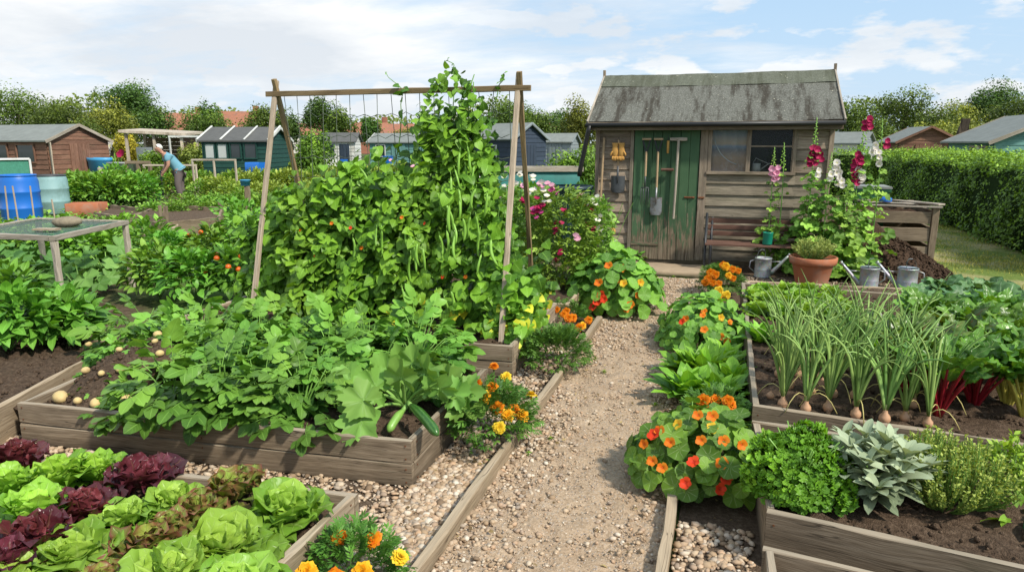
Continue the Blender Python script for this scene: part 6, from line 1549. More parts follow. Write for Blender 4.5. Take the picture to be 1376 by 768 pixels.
hollyhock('pink hollyhock in front of the shed window', 1041, 9.55, 198, 'pink', [(1038, 227), (1043, 232), (1040, 234), (1046, 226)], 16, .12, .13)
hollyhock('thin budding hollyhock right of the pink one', 1054, 9.55, 192, 'white', [], 14, .12, .13, .7)
hollyhock('tall crimson hollyhock against the shed corner', 1098, 9.45, 158, 'crimson', [(1091, 206), (1100, 203), (1096, 213), (1088, 214), (1103, 208), (1093, 199), (1098, 201)], 40, .24, .17)
hollyhock('white-flowered hollyhock low in the middle of the clump', 1118, 9.35, 205, 'white', [(1125, 219), (1128, 231), (1128, 240), (1100, 229), (1117, 234), (1122, 226)], 44, .26, .17)
hollyhock('crimson hollyhock with the topmost red flower', 1164, 9.5, 157, 'crimson', [(1163, 165), (1168, 160), (1168, 164), (1153, 207), (1157, 212), (1150, 216), (1148, 222), (1154, 217), (1148, 235), (1151, 239), (1192, 189)], 40, .22, .17)
hollyhock('cream-flowered hollyhock at the right of the clump', 1186, 9.5, 160, 'white', [(1176, 199), (1181, 205), (1172, 205), (1182, 214), (1177, 195), (1160, 232), (1154, 228), (1158, 236)], 30, .2, .16)
hollyhock('leafy hollyhock base between the rosemary pot and the compost', 1140, 9.3, 240, 'white', [(1131, 243)], 52, .28, .18, .95)
hollyhock('leafy hollyhock base left of the rosemary pot', 1085, 9.5, 262, 'white', [], 40, .26, .18, .95)
# ------------------------------------------------------------------ mid-left plots
rng = np.random.default_rng(55)
LQ = [lobed(5, .20, .05, k + 70, cup=.06, wav=.08, wk=5, crink=.012) for k in range(4)]
sqg = 'squash plants under and around the crop cage'
for (px, py, sz, lab) in ((25, 395, .27, 'squash plant with wide pale leaves at the left edge behind the cage leg'), (60, 378, .27, 'squash plant inside the cage left of the front leg'), (110, 395, .25, 'squash plant inside the cage between the two front legs'), (145, 372, .25, 'squash plant inside the cage near the right leg'), (35, 352, .24, 'squash plant at the back left under the cage'), (105, 352, .24, 'squash plant at the back under the middle of the cage'), (185, 372, .22, 'squash plant just outside the right leg of the cage')):
    p = gp(px, py, 0); big_leaf_plant('squash_plant', lab, 'squash plant', p, LQ, 'squash', 'stalk', 15, .42, .40, sz, sqg)
LPp = [leaf(5, 2, .50, 'ovate', .22, .7, .03, 1.2, seed=k) for k in range(3)]
def pepper(label, loc, rx, h, n, size, mat='pepper', fruit=0, group=None, cat='pepper plant', name='pepper_plant'):
    T = thing(name, label, cat, loc, 0, group); mb = MB(); p = bush(mb, LPp, n, rx, rx, h, size, droop=.25, fill=.3); part('foliage', mb, M[mat], T)
    st = MB()
    for i in range(8): st.merge(tube(curve((0, 0, 0), p[i] * .9, (0, 0, .03), 4), .006, 5, False))
    part('stems', st, M['stem'], T)
    for i in range(fruit):
        v, f, u = ico(2); fb = MB(); fb.add(v * np.array([1, 1, .92]) * .032, f, u); d = sphere_dirs(1, .0, .9)[0]; d[1] = -abs(d[1]); part('fruit', fb, M['tomato'], T, loc=tuple(d * np.array([rx, rx, h * .6]) * .95 + np.array([0, 0, h * .36])))
    return T
pg = 'pepper plants in the far left bed'
for (px, py, rx, h, lab) in ((15, 470, .26, .48, 'pepper plant at the left edge of the picture above the bare soil'), (60, 464, .26, .38, 'pepper plant with a yellow fruit beside the bare soil'), (100, 456, .24, .34, 'pepper plant next to the leftmost potato leaves'), (30, 440, .26, .50, 'pepper plant behind the two at the left edge'), (8, 425, .26, .5, 'pepper plant in the left corner below the squash'), (88, 442, .22, .30, 'pepper plant below the front leg of the cage')):
    pepper(lab, gp(px, py, .20), rx, h, 210, .13, group=pg)
tg = 'bushy plants between the cage and the bean frame'
for (px, py, rx, h, fr, lab) in ((215, 400, .34, .62, 0, 'bushy green plant right of the cage leg'), (262, 405, .36, .62, 0, 'bushy green plant in the middle between cage and bean frame'), (318, 402, .34, .60, 9, 'tomato plant with orange fruits left of the pale bean pole'), (230, 370, .36, .62, 0, 'bushy green plant behind the middle ones'), (285, 368, .38, .66, 2, 'bushy plant with a few orange fruits near the bean pole'), (335, 365, .34, .72, 0, 'bushy green plant behind the pale bean pole'), (205, 350, .36, .60, 0, 'leafy green plant behind the right cage leg'), (330, 330, .4, .75, 0, 'leafy plant left of the dark bean pole')):
    pepper(lab, gp(px, py, 0), rx, h, 380, .115, ('crop' if px % 2 else 'pepper'), fr, tg, 'vegetable plant', 'tomato_plant' if fr else 'vegetable_plant')
for (px, py, lab) in ((250, 338, 'broad-leaved green vegetable left in the row below the plank beds'), (290, 335, 'broad-leaved green vegetable in the middle of the row below the plank beds'), (318, 345, 'broad-leaved green vegetable at the right of the row below the plank beds'), (215, 345, 'broad-leaved green vegetable at the left end of the row')):
    mb = MB(); rosette(mb, LK, 22, .40, el0=.3, el1=1.25, inner=.6); solo('leafy_vegetable', mb.mesh('leafy_vegetable', M['spinach']), lab, 'leafy vegetable', gp(px, py, 0), 0, 'broad-leaved greens below the plank beds')

# ------------------------------------------------------------------ far plots: beds, posts, frames, barrels
def post(label, px, py, z1, w=.07, mat='grey_wood', name='post', cat='post'):
    p = gp(px, py, 0); mb = MB(); board(mb, (0, 0, -.02), (rng.normal() * .02, 0, z1), w, w, (0, 1, 0), 6, .003); return solo(name, mb.mesh(name, M[mat]), label, cat, (p[0], p[1], 0), YAW)
def zpx(px, py_base, py_top):
    p = gp(px, py_base, 0); return aty(px, py_top, p[1])[2]
post('tall square post right of the terracotta planter', 142, 277, zpx(142, 277, 225), .10)
post('square post with a blue tub on top left of the bean poles', 337, 305, zpx(337, 305, 250), .09, 'fence_wood')
post('short post at the right end of the distant plank bed', 299, 300, zpx(299, 300, 271), .08, 'fence_wood')
post('dark thin stake standing in front of the plank beds', 223, 345, zpx(223, 345, 276), .035, 'bed_dark')
post('small post at the corner of the plank bed beside the dark stake', 225, 312, zpx(225, 312, 277), .07, 'fence_wood')
post('slanting grey stake left of the tall post', 115, 270, zpx(115, 270, 238), .05, 'fence_wood')
p = gp(337, 305, 0); zt = zpx(337, 305, 250)
mb = MB(); mb.merge(lathe([(0, 0), (.085, 0), (.10, .11), (.108, .115), (.10, .12), (.09, .02), (0, .015)], 20)); solo('blue_tub', mb.mesh('blue_tub', M['blue2']), 'small blue tub sitting on top of the square post', 'tub', (p[0] - .05, p[1], zt + .005))
def plank_bed(label, pts, h=.28, mat='fence_wood'):
    P_ = [gp(a, b, 0)[:2] for a, b in pts]; o = P_[0]; T = thing('plank_bed', label, 'raised bed', (o[0], o[1], 0), 0, 'distant plank beds')
    for i in range(len(P_) - 1):
        mb = MB(); a, b = P_[i] - o, P_[i + 1] - o; d = nrm(b - a); board(mb, (*(a + d * .03), h / 2), (*(b - d * .03), h / 2), .05, h, seg=12, jit=.006); part('plank', mb, M[mat], T)
    q = [p - o for p in P_]; n = len(q); mb = MB(); mb.add(np.array([(*p, h * .72) for p in q]), [np.arange(n)[None]]); part('soil', mb, M['dry_soil'], T)
plank_bed('long weathered plank bed below the stooping gardener', [(160, 318), (225, 321), (296, 312), (300, 297), (215, 292)], .30)
plank_bed('low plank bed in front of the terracotta planter', [(128, 302), (176, 308), (205, 296), (150, 290)], .26)
plank_bed('pale plank bed corner lying left of the dark stake', [(150, 330), (222, 338), (240, 320)], .25, 'edge')
def barrel(name, label, px, py, ytop, r, mat, ribs=2, lid=False):
    p = gp(px, py, 0); h = zpx(px, py, ytop); T = thing(name, label, 'barrel', p); mb = MB()
    pr = [(0, 0), (r * .94, 0), (r, .04)]
    for k in range(ribs):
        zc = h * (k + 1) / (ribs + 1); pr += [(r, zc - .035), (r * 1.035, zc - .012), (r * 1.035, zc + .012), (r, zc + .035)]
    pr += [(r, h * .88), (r * .93, h * .97), (r * .90, h)]
    mb.merge(lathe(pr, 32)); part('body', mb, M[mat], T)
    mb = MB(); mb.merge(lathe([(r * .90, h - .012), (r * .95, h - .008), (r * .95, h + .02), (r * .86, h + .025), (r * .84, h - .03), (0, h - .03)], 32)); part('lid' if lid else 'rim', mb, M['dark_steel'] if lid else M[mat], T)
barrel('blue_barrel', 'bright blue plastic barrel at the left edge', 32, 300, 236, .37, 'blue', 2)
barrel('water_barrel', 'grey-green ribbed barrel beside the blue one', 74, 287, 236, .35, 'sage_plastic', 2, True)
p = gp(118, 290, 0)
T = thing('terracotta_planter', 'square terracotta planter box standing on the far plot', 'planter', (p[0], p[1], 0), .5)
mb = MB()
for a, b in (((-.35, -.25), (.35, -.25)), ((.35, -.25), (.35, .25)), ((.35, .25), (-.35, .25)), ((-.35, .25), (-.35, -.25))): board(mb, (*a, .16), (*b, .16), .04, .30, ch=.008)
part('box', mb, M['terra'], T); mb = MB(); bx(mb, (-.32, -.22, .2), (.32, .22, .26)); part('soil', mb, M['dry_soil'], T)
def wire_frame(label, px0, px1, ytop, D, mat='pale_wood', w=.05, mid=False, name='plant_trellis', depth=0):
    a, b = far(px0, D), far(px1, D); z = zat(ytop, D); T = thing(name, label, 'plant trellis', a); d = b - a
    for e in ((0, 0, 0), d) + ((d * .5,) if mid else ()):
        mb = MB(); board(mb, (e[0], e[1], 0), (e[0], e[1], z), w, w, (0, 1, 0)); part('post', mb, M[mat], T)
    mb = MB(); board(mb, (-d[0] * .02, -d[1] * .02, z + w / 2), (d[0] * 1.02, d[1] * 1.02, z + w / 2), w, w); part('top_rail', mb, M[mat], T)
    if depth:
        for e in (np.zeros(3), d):
            e2 = e + nrm(far(px0, 1)) * depth
            mb = MB(); board(mb, (e2[0], e2[1], 0), (e2[0], e2[1], z), w, w, (0, 1, 0)); part('post', mb, M[mat], T)
            mb = MB(); board(mb, (e[0], e[1], z), (e2[0], e2[1], z), w, w); part('top_rail', mb, M[mat], T)
wire_frame('pale square frame around the stooping gardener', 190, 260, 222, 21.6, mid=False)
wire_frame('pale low frame right of the stooping gardener', 256, 314, 215, 21, mid=True)
wire_frame('tall pale frame standing behind the gardener by the open shelter', 228, 275, 185, 27, 'white_paint', .06, depth=2.5)
wire_frame('thin dark frame behind the brown shed and blue tub', 116, 144, 193, 27, 'iron', .03)
wire_frame('weathered rail fence left of the gardener', 166, 198, 219, 22, 'fence_wood', .09, mid=True)
p = far(131, 24.5)
T = thing('blue_water_tank', 'blue plastic water tank right of the brown shed', 'tank', p); mb = MB()
hw = .36; z1 = zat(211, 24.5); z0 = .0
mb.merge(lathe([(0, z0), (hw * .85, z0), (hw, z1 - .12), (hw * 1.07, z1 - .10), (hw * 1.07, z1), (hw * .98, z1), (hw * .9, .1), (0, .1)], 4 * 6, 1.25, .8)); part('body', mb, M['blue2'], T)
p = far(160, 24); T = thing('metal_tank', 'grey metal tank between the blue tank and the rail fence', 'tank', p); mb = MB(); z1 = zat(217, 24)
mb.merge(lathe([(0, 0), (.5, 0), (.5, z1 - .05), (.53, z1 - .04), (.53, z1), (.48, z1), (.46, .3), (0, .3)], 24, 1., .7)); part('body', mb, M['galv'], T)
p = gp(18, 300, 0)
T = thing('cold_frame', 'white-framed panel of green netting leaning behind the blue barrel', 'netting panel', (*far(16, 17)[:2], 0), YAW + .55); z1 = zat(213, 17)
for a, b in (((-.55, 0, .3), (.30, 0, .3)), ((-.55, .1, z1), (.30, .1, z1)), ((-.55, 0, .3), (-.55, .1, z1)), ((.30, 0, .3), (.30, .1, z1))):
    mb = MB(); board(mb, a, b, .05, .05, (0, 1, 0)); part('frame_rail', mb, M['white_paint'], T)
mb = MB(); mb.add([(-.55, .02, .3), (.30, .02, .3), (.30, .12, z1), (-.55, .12, z1)], [[[0, 1, 2, 3]]]); part('net_panel', mb, plainmat('green_net_panel', (.06, .22, .15), .8, .2, var=.5, scale=30), T)
for a in ((-.55, 0), (.30, 0)):
    mb = MB(); board(mb, (*a, 0), (*a, .3), .05, .05, (0, 1, 0)); part('leg', mb, M['white_paint'], T)
for i, (px, lean, lab) in enumerate(((14, .05, 'thin bare cane in front of the blue barrel on the left'), (28, -.02, 'thin bare cane in front of the middle of the blue barrel'), (49, .02, 'thin cane at the right side of the blue barrel'), (78, -.03, 'thin cane sticking up in front of the grey-green barrel'))):
    q = gp(px, 318, 0); z = zpx(px, 318, 250 if i < 3 else 268); mb = MB(); mb.merge(tube([(0, 0, 0), (lean, 0, z)], .014, 6)); solo('cane', mb.mesh('cane', M['pole']), lab, 'cane', q)

# ------------------------------------------------------------------ far sheds and houses
def gabled(name, label, cat, px, D, turn, L, W, eave, ridge, wall, roof, door=None, wins=(), over=.12, battens=0, group=None, trim=None, base=0.):
    """ridge along local x; -y is the front; rotated to face the camera then turned clockwise"""
    p = far(px, D); phi = math.atan2(-p[0], p[1]); T = thing(name, label, cat, (p[0], p[1], base), phi - turn, group)
    a, b = L / 2, W / 2; V = np.array([(-a, -b, 0), (a, -b, 0), (a, b, 0), (-a, b, 0), (-a, -b, eave), (a, -b, eave), (a, b, eave), (-a, b, eave), (-a, 0, ridge), (a, 0, ridge)])
    w = MB()
    k = max(6, int(eave / .16))
    for (p0, p1) in (((-a, -b), (a, -b)), ((a, -b), (a, b)), ((a, b), (-a, b)), ((-a, b), (-a, -b))):
        d = nrm(np.array(p1) - np.array(p0)); nn = np.array([d[1], -d[0]])
        for i in range(k):
            z0 = eave * i / k; z1 = eave * (i + 1) / k; o = nn * .018; u0 = rng.uniform(0, 20); ln = np.linalg.norm(np.array(p1) - np.array(p0))
            w.add([(*(np.array(p0) + o), z0), (*(np.array(p1) + o), z0), (*p1, z1), (*p0, z1)], [[[0, 1, 2, 3]]], [(u0, 0), (u0 + ln, 0), (u0 + ln, .16), (u0, .16)], float(rng.uniform()))
    for s in (-1, 1):
        for i in range(4):
            t0, t1 = i / 4, (i + 1) / 4; u0 = rng.uniform(0, 20)
            q = [(s * (a + .018), -b * (1 - t0), eave + (ridge - eave) * t0), (s * (a + .018), b * (1 - t0), eave + (ridge - eave) * t0), (s * a, b * (1 - t1), eave + (ridge - eave) * t1), (s * a, -b * (1 - t1), eave + (ridge - eave) * t1)]
            w.add(q if s > 0 else q[::-1], [[[0, 1, 2, 3]]], [(u0, 0), (u0 + W, 0), (u0 + W, .16), (u0, .16)], float(rng.uniform()))
    part('wall', w, M[wall], T, smooth=False)
    r = MB(); sl = (ridge - eave) / b; th = .05
    for s in (-1, 1):
        e = (s * (b + over), eave - over * sl + .03); q = [(-a - over, e[0], e[1]), (a + over, e[0], e[1]), (a + over, 0, ridge + .03), (-a - over, 0, ridge + .03)]
        q = np.array(q); lo = q - np.array([0, 0, th]); n8 = np.concatenate([q, lo]); f = [[0, 1, 2, 3], [7, 6, 5, 4], [0, 4, 5, 1], [1, 5, 6, 2], [3, 7, 4, 0]]
        if s > 0: f = [x[::-1] for x in f]
        r.add(n8, [np.array(f)], np.c_[n8[:, 0], n8[:, 1]])
    RF = part('roof', r, M[roof], T, smooth=False)
    for i in range(battens):
        x = -a - over + (L + 2 * over) * (i) / (battens - 1) if battens > 1 else 0
        mb = MB(); board(mb, (x, -b - over, eave - over * sl + .06), (x, 0, ridge + .06), .06, .04); part('batten', mb, M['white_paint'], RF)
    if trim:
        for s in (-1, 1):
            for ss in (-1, 1):
                mb = MB(); board(mb, (s * (a + over + .012), ss * (b + over), eave - over * sl - .02), (s * (a + over + .012), 0, ridge - .0), .025, .10, (0, 0, 1)); part('bargeboard', mb, M[trim], RF)
    if door:
        face, c, dw, dh, mt = door
        mb = MB(); n = max(3, int(dw / .14))
        for i in range(n):
            q = c - dw / 2 + dw * (i + .5) / n
            if face == 'g': board(mb, (a + .035, q, .05), (a + .035, q, dh), .025, dw / n - .008, (0, 1, 0))
            else: board(mb, (q, -b - .035, .05), (q, -b - .035, dh), dw / n - .008, .025, (0, 1, 0))
        part('door', mb, M[mt], T)
    for (face, c, wd, z0, z1, frame, glass) in wins:
        fr = MB(); gl = MB(); t = .05
        for (u0, u1, v0, v1) in ((c - wd / 2, c + wd / 2, z1 - t, z1), (c - wd / 2, c + wd / 2, z0, z0 + t), (c - wd / 2, c - wd / 2 + t, z0 + t, z1 - t), (c + wd / 2 - t, c + wd / 2, z0 + t, z1 - t)):
            if face == 'g': bx(fr, (a + .02, u0, v0), (a + .06, u1, v1))
            else: bx(fr, (u0, -b - .06, v0), (u1, -b - .02, v1))
        q = (c - wd / 2 + t, c + wd / 2 - t)
        if face == 'g': gl.add([(a + .03, q[0], z0 + t), (a + .03, q[1], z0 + t), (a + .03, q[1], z1 - t), (a + .03, q[0], z1 - t)], [[[0, 1, 2, 3]]])
        else: gl.add([(q[0], -b - .03, z0 + t), (q[1], -b - .03, z0 + t), (q[1], -b - .03, z1 - t), (q[0], -b - .03, z1 - t)], [[[0, 1, 2, 3]]])
        wo = part('window', fr, M[frame], T); part('pane', gl, M[glass], wo)
    return T
sg = 'sheds on the far plots'
gabled('brown_shed', 'brown plank shed with grey roof at the left edge', 'shed', 48, 25, .95, 4.2, 2.3, 1.78, 2.28, 'brown_wood', 'far_felt', ('g', 0.0, .75, 1.65, 'brown_wood'), [('f', -.2, .9, 1.0, 1.65, 'brown_wood', 'far_glass'), ('f', 1.1, .9, 1.0, 1.65, 'brown_wood', 'far_glass')], group=sg, trim='grey_wood')
p = far(66, 23.2); mb = MB(); board(mb, (0, 0, 0), (.06, 0, zat(191, 23.2)), .22, .03, (0, 1, 0)); solo('leaning_plank', mb.mesh('leaning_plank', M['pale_wood']), 'pale plank leaning on the gable of the brown shed', 'plank', p, -.5)
gabled('green_shed', 'dark green shed with battened dark roof and whitened windows', 'shed', 332, 26, .42, 2.35, 2.2, 1.78, 2.22, 'green_paint', 'slate', None, [('f', -.88, .42, 1.1, 1.68, 'green_paint', 'white_glass'), ('f', -.42, .42, 1.1, 1.68, 'green_paint', 'white_glass'), ('f', .06, .44, 1.1, 1.68, 'green_paint', 'far_glass'), ('f', .6, .5, 1.1, 1.68, 'green_paint', 'far_glass')], battens=4, group=sg, trim='white_paint')
p = far(341, 24); mb = MB(); bx(mb, (-.28, -.2, .55), (.28, .2, 1.02), ch=.03); T = solo('blue_crate', mb.mesh('blue_crate', M['blue']), 'blue crate raised on a stand before the dark green shed', 'crate', p); 
gabled('grey_cabin', 'small grey-roofed shed with white front behind the leafy shrub', 'shed', 458, 36, .2, 1.7, 1.8, 1.75, 2.15, 'white_paint', 'slate', ('f', .35, .5, 1.6, 'navy'), [('f', -.4, .5, 1.0, 1.6, 'navy', 'far_glass')], group=sg)
gabled('teal_shed', 'teal shed with pale grey roof under the middle of the crossbar', 'shed', 540, 34, .35, 2.5, 2.0, 1.72, 2.1, 'teal_paint', 'far_felt', ('f', .2, .7, 1.6, 'teal_paint'), [('f', -.7, .5, 1.0, 1.6, 'white_paint', 'far_glass')], group=sg, trim='white_paint')
gabled('navy_shed', 'dark navy shed with grey roof behind the right poles', 'shed', 680, 27, .75, 2.4, 1.9, 1.85, 2.38, 'navy', 'far_felt', ('g', 0, .7, 1.6, 'navy'), [('f', .2, .5, 1.0, 1.6, 'white_paint', 'far_glass')], group=sg, trim='grey_paint')
gabled('grey_shed', 'grey shed with pale roof left of the golden tree', 'shed', 752, 36, .30, 1.6, 1.5, 1.75, 2.12, 'grey_paint', 'far_felt', ('f', 0, .7, 1.6, 'grey_paint'), [], group=sg, trim='grey_paint')
gabled('blue_cabin', 'narrow blue cabin beside the grey shed', 'shed', 719, 37, .1, .8, .8, 1.70, 1.85, 'teal_paint', 'grey_paint', ('f', 0, .6, 1.6, 'blue2'), [], group=sg)
gabled('red_brown_shed', 'red-brown shed with pale roof beyond the right hedge', 'shed', 1234, 33, 1.25, 2.6, 2.5, 1.78, 2.38, 'brown_wood', 'far_felt', ('g', 0, 1.1, 1.6, 'brown_wood'), [], over=.2, group=sg, trim='brown_wood')
gabled('mint_shed', 'pale teal shed with grey roof beyond the hedge at the right edge', 'shed', 1385, 21, 1.22, 4.0, 3.2, 1.78, 2.5, 'teal_paint', 'far_felt', None, [('f', .9, .42, .95, 1.6, 'grey_wood', 'white_glass'), ('f', 1.4, .42, .95, 1.6, 'grey_wood', 'far_glass'), ('f', .4, .42, .95, 1.6, 'grey_wood', 'far_glass')], over=.2, group=sg, trim='grey_wood')
gabled('glass_shed', 'small grey greenhouse right behind the shed corner', 'greenhouse', 1140, 30, .3, 1.6, 1.4, 1.7, 2.1, 'grey_paint', 'far_felt', None, [('f', 0, 1.2, .8, 1.6, 'white_paint', 'white_glass')], group=sg)
mb = MB(); board(mb, (0, 0, 0), (.12, 0, zat(161, 24)), .26, .2, (0, 1, 0), 6, .03); solo('old_post', mb.mesh('old_post', M['bark']), 'thick broken dark post beside the pale teal shed', 'post', far(1288, 24))
mb = MB(); bx(mb, (-.35, -.3, 0), (.35, .3, zat(180, 25)), seg=6); solo('brown_cupboard', mb.mesh('brown_cupboard', M['brown_wood']), 'narrow reddish hut between the dark post and the teal shed', 'hut', far(1302, 25))
# open-fronted shelter
def shelter():
    D = 29; p = far(219, D); phi = math.atan2(-p[0], p[1]); T = thing('open_shelter', 'open pale wood shelter with flat roof behind the gardener', 'shelter', p, phi - .35)
    z1, z2 = zat(180, D), zat(176, D); a, b = 1.05, .9
    for (x, y) in ((-a, -b), (a, -b), (a, b), (-a, b), (0, -b)):
        mb = MB(); board(mb, (x, y, 0), (x, y, z1), .10, .10, (0, 1, 0)); part('post', mb, M['pale_wood'], T)
    mb = MB(); q = np.array([(-a - .2, -b - .2, z2), (a + .25, -b - .2, z1), (a + .25, b + .2, z1 + .1), (-a - .2, b + .2, z2 + .1)]); n8 = np.concatenate([q, q - [0, 0, .10]])
    mb.add(n8, [np.array([[0, 1, 2, 3], [7, 6, 5, 4], [0, 4, 5, 1], [1, 5, 6, 2], [2, 6, 7, 3], [3, 7, 4, 0]])], n8[:, :2]); part('roof', mb, M['pale_wood'], T, smooth=False)
    mb = MB()
    for i in range(11): board(mb, (-a, b - .02, .1 + i * .17), (a, b - .02, .1 + i * .17), .03, .16)
    part('back_wall', mb, M['fence_wood'], T)
    mb = MB()
    for i in range(11): board(mb, (a - .03, -b + .06, .1 + i * .17), (a - .03, b - .05, .1 + i * .17), .03, .16)
    part('side_wall', mb, M['brown_wood'], T)
    mb = MB(); bx(mb, (-.75, -b + .05, .75), (-.1, -b + .08, 1.5)); part('screen', mb, M['grey_paint'], T)
shelter()
T = thing('teal_trough', 'teal-sided trough with timber rim behind the sweet peas', 'trough', far(722, 15.5), YAW + .1)
z1 = zat(223, 15.5)
for (x0, x1) in ((-.95, .90),):
    mb = MB(); bx(mb, (x0, -.35, 0), (x1, .35, z1 - .1), ch=.01); part('body', mb, M['teal_sheet'], T)
    for a, b in (((-1.0, -.37), (.95, -.37)), ((.95, -.37), (.95, .37)), ((.95, .37), (-1.0, .37)), ((-1., .37), (-1., -.37))):
        mb = MB(); board(mb, (*a, z1 - .045), (*b, z1 - .045), .06, .10); part('rim_board', mb, M['grey_wood'], T)
mb = MB(); board(mb, (0, 0, 0), (.06, 0, 1.5), .05, .04, (0, 1, 0)); solo('blue_board', mb.mesh('blue_board', M['blue']), 'upright blue board among the far crops left of the beans', 'board', far(450, 24), YAW, None, (5, 1, .75))
mb = MB(); bx(mb, (-.35, -.3, 0), (.35, .3, .75), ch=.03); solo('dark_tank', mb.mesh('dark_tank', M['navy']), 'dark tank seen through the leaves in the far plots', 'tank', far(518, 22), YAW)
mb = MB(); bx(mb, (-.22, -.2, 0), (.22, .2, 1.1), ch=.04); solo('blue_bin', mb.mesh('blue_bin', M['blue']), 'blue bin beside the teal shed in the distance', 'bin', far(521, 31), YAW)
hg = 'red-roofed houses behind the trees'
for i, (px, D, L, r, lab) in enumerate(((243, 105, 9, .1, 'red-roofed house behind the trees left of the green shed'), (322, 110, 9, .2, 'red-roofed house between the trees above the green shed'), (415, 112, 8, .1, 'red-roofed house seen between the left bean poles'), (500, 108, 7, -.1, 'red-roofed house below the left half of the crossbar'), (540, 115, 12, .15, 'long red-roofed house behind the teal shed'), (585, 112, 8, .0, 'red-roofed house left of the tall bean column'), (752, 118, 9, .1, 'red-roofed house behind the grey shed'), (470, 120, 8, .1, 'red-roofed house low behind the grey-roofed cabin'))):
    zr = zat((154, 152, 168, 175, 168, 174, 166, 172)[i], D); gabled('house', lab, 'house', px, D, r, L * .62, 6, max(3, zr - 2.6), max(4.6, zr), 'brick' if i % 2 else 'render', 'tile', None, [('f', -L * .25, 1.2, 3.0, 4.2, 'white_paint', 'far_glass'), ('f', L * .25, 1.2, 3.0, 4.2, 'white_paint', 'far_glass')] if zr > 5.2 else [], over=.4, group=hg)
    q = far(px, D); mb = MB(); bx(mb, (-.4, -.4, 0), (.4, .4, 1.6)); T_ = [o for o in COL.objects if o.get('label') == lab][0]; part('chimney', mb, M['brick'], T_, loc=(L * .3, .6, max(4.6, zr) - .7))

# ------------------------------------------------------------------ trees, hedges
LTr = [leaf(1, 2, .75, 'ovate', .25, 0, seed=0), leaf(2, 1, .6, 'ovate', .1, .6, seed=1)]
def tree(label, px, ytop, wpx, D, mat, n=3600, ysq=None, group='trees beyond the allotment', cat='tree', name='tree', lsz=None, lumps=26, trunk=.34):
    p = far(px, D); h = zat(ytop, D) * 1.07; r = wpx * D / 920 / 2 * 1.1; T = thing(name, label, cat, p, 0, group)
    zb = h * trunk * .55; hc = (h - zb); mb = MB(); C = []; 
    for i in range(lumps):
        d = sphere_dirs(1, -.75, 1.)[0]; q = rng.uniform(.35, .80); C.append((d * q * np.array([r * 1.05, r * .8, hc / 2]) + np.array([0, 0, zb + hc / 2]), rng.uniform(.30, .50)))
    n = int(n * 3.4); ls = lsz * 1.15 if lsz else min(.5, max(.10, 3.3 * D / 920))
    for c, s in C:
        k = int(n / lumps); d = sphere_dirs(k, -.8, 1.); q = rng.uniform(.35, 1.0, k) ** .7 * 1.02
        pp = c + d * q[:, None] * np.array([r * s * 1.1, r * s, hc / 2 * s * 1.15])
        nn = d + np.array([0, 0, .3]) + rng.normal(size=(k, 3)) * .5
        br = np.clip(.12 + .45 * (pp[:, 2] - zb) / hc + .25 * d[:, 2] + rng.normal() * .10 + rng.normal(size=k) * .15, 0, 1) * np.clip(q, .4, 1)  # tops brightened, interior darkened: light and shade put into leaf colour
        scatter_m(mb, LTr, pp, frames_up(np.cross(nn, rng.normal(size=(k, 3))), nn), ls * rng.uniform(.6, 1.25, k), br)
    part('crown', mb, M[mat], T)
    mb = MB(); tr = max(.08, r * .07); mb.merge(tube([(0, 0, -.05), (tr * .3, 0, zb * .6), (0, 0, zb + hc * .35), (0, 0, h * .75)], [tr * 1.3, tr, tr * .7, tr * .2], 8))
    for c, s in C[:7]: mb.merge(tube([(0, 0, zb + hc * .1), c * np.array([.5, .5, 1]) * .55 + np.array([0, 0, zb * .4]), c], [tr * .5, tr * .3, tr * .1], 5, False))
    part('trunk', mb, M['bark'], T)
    return T
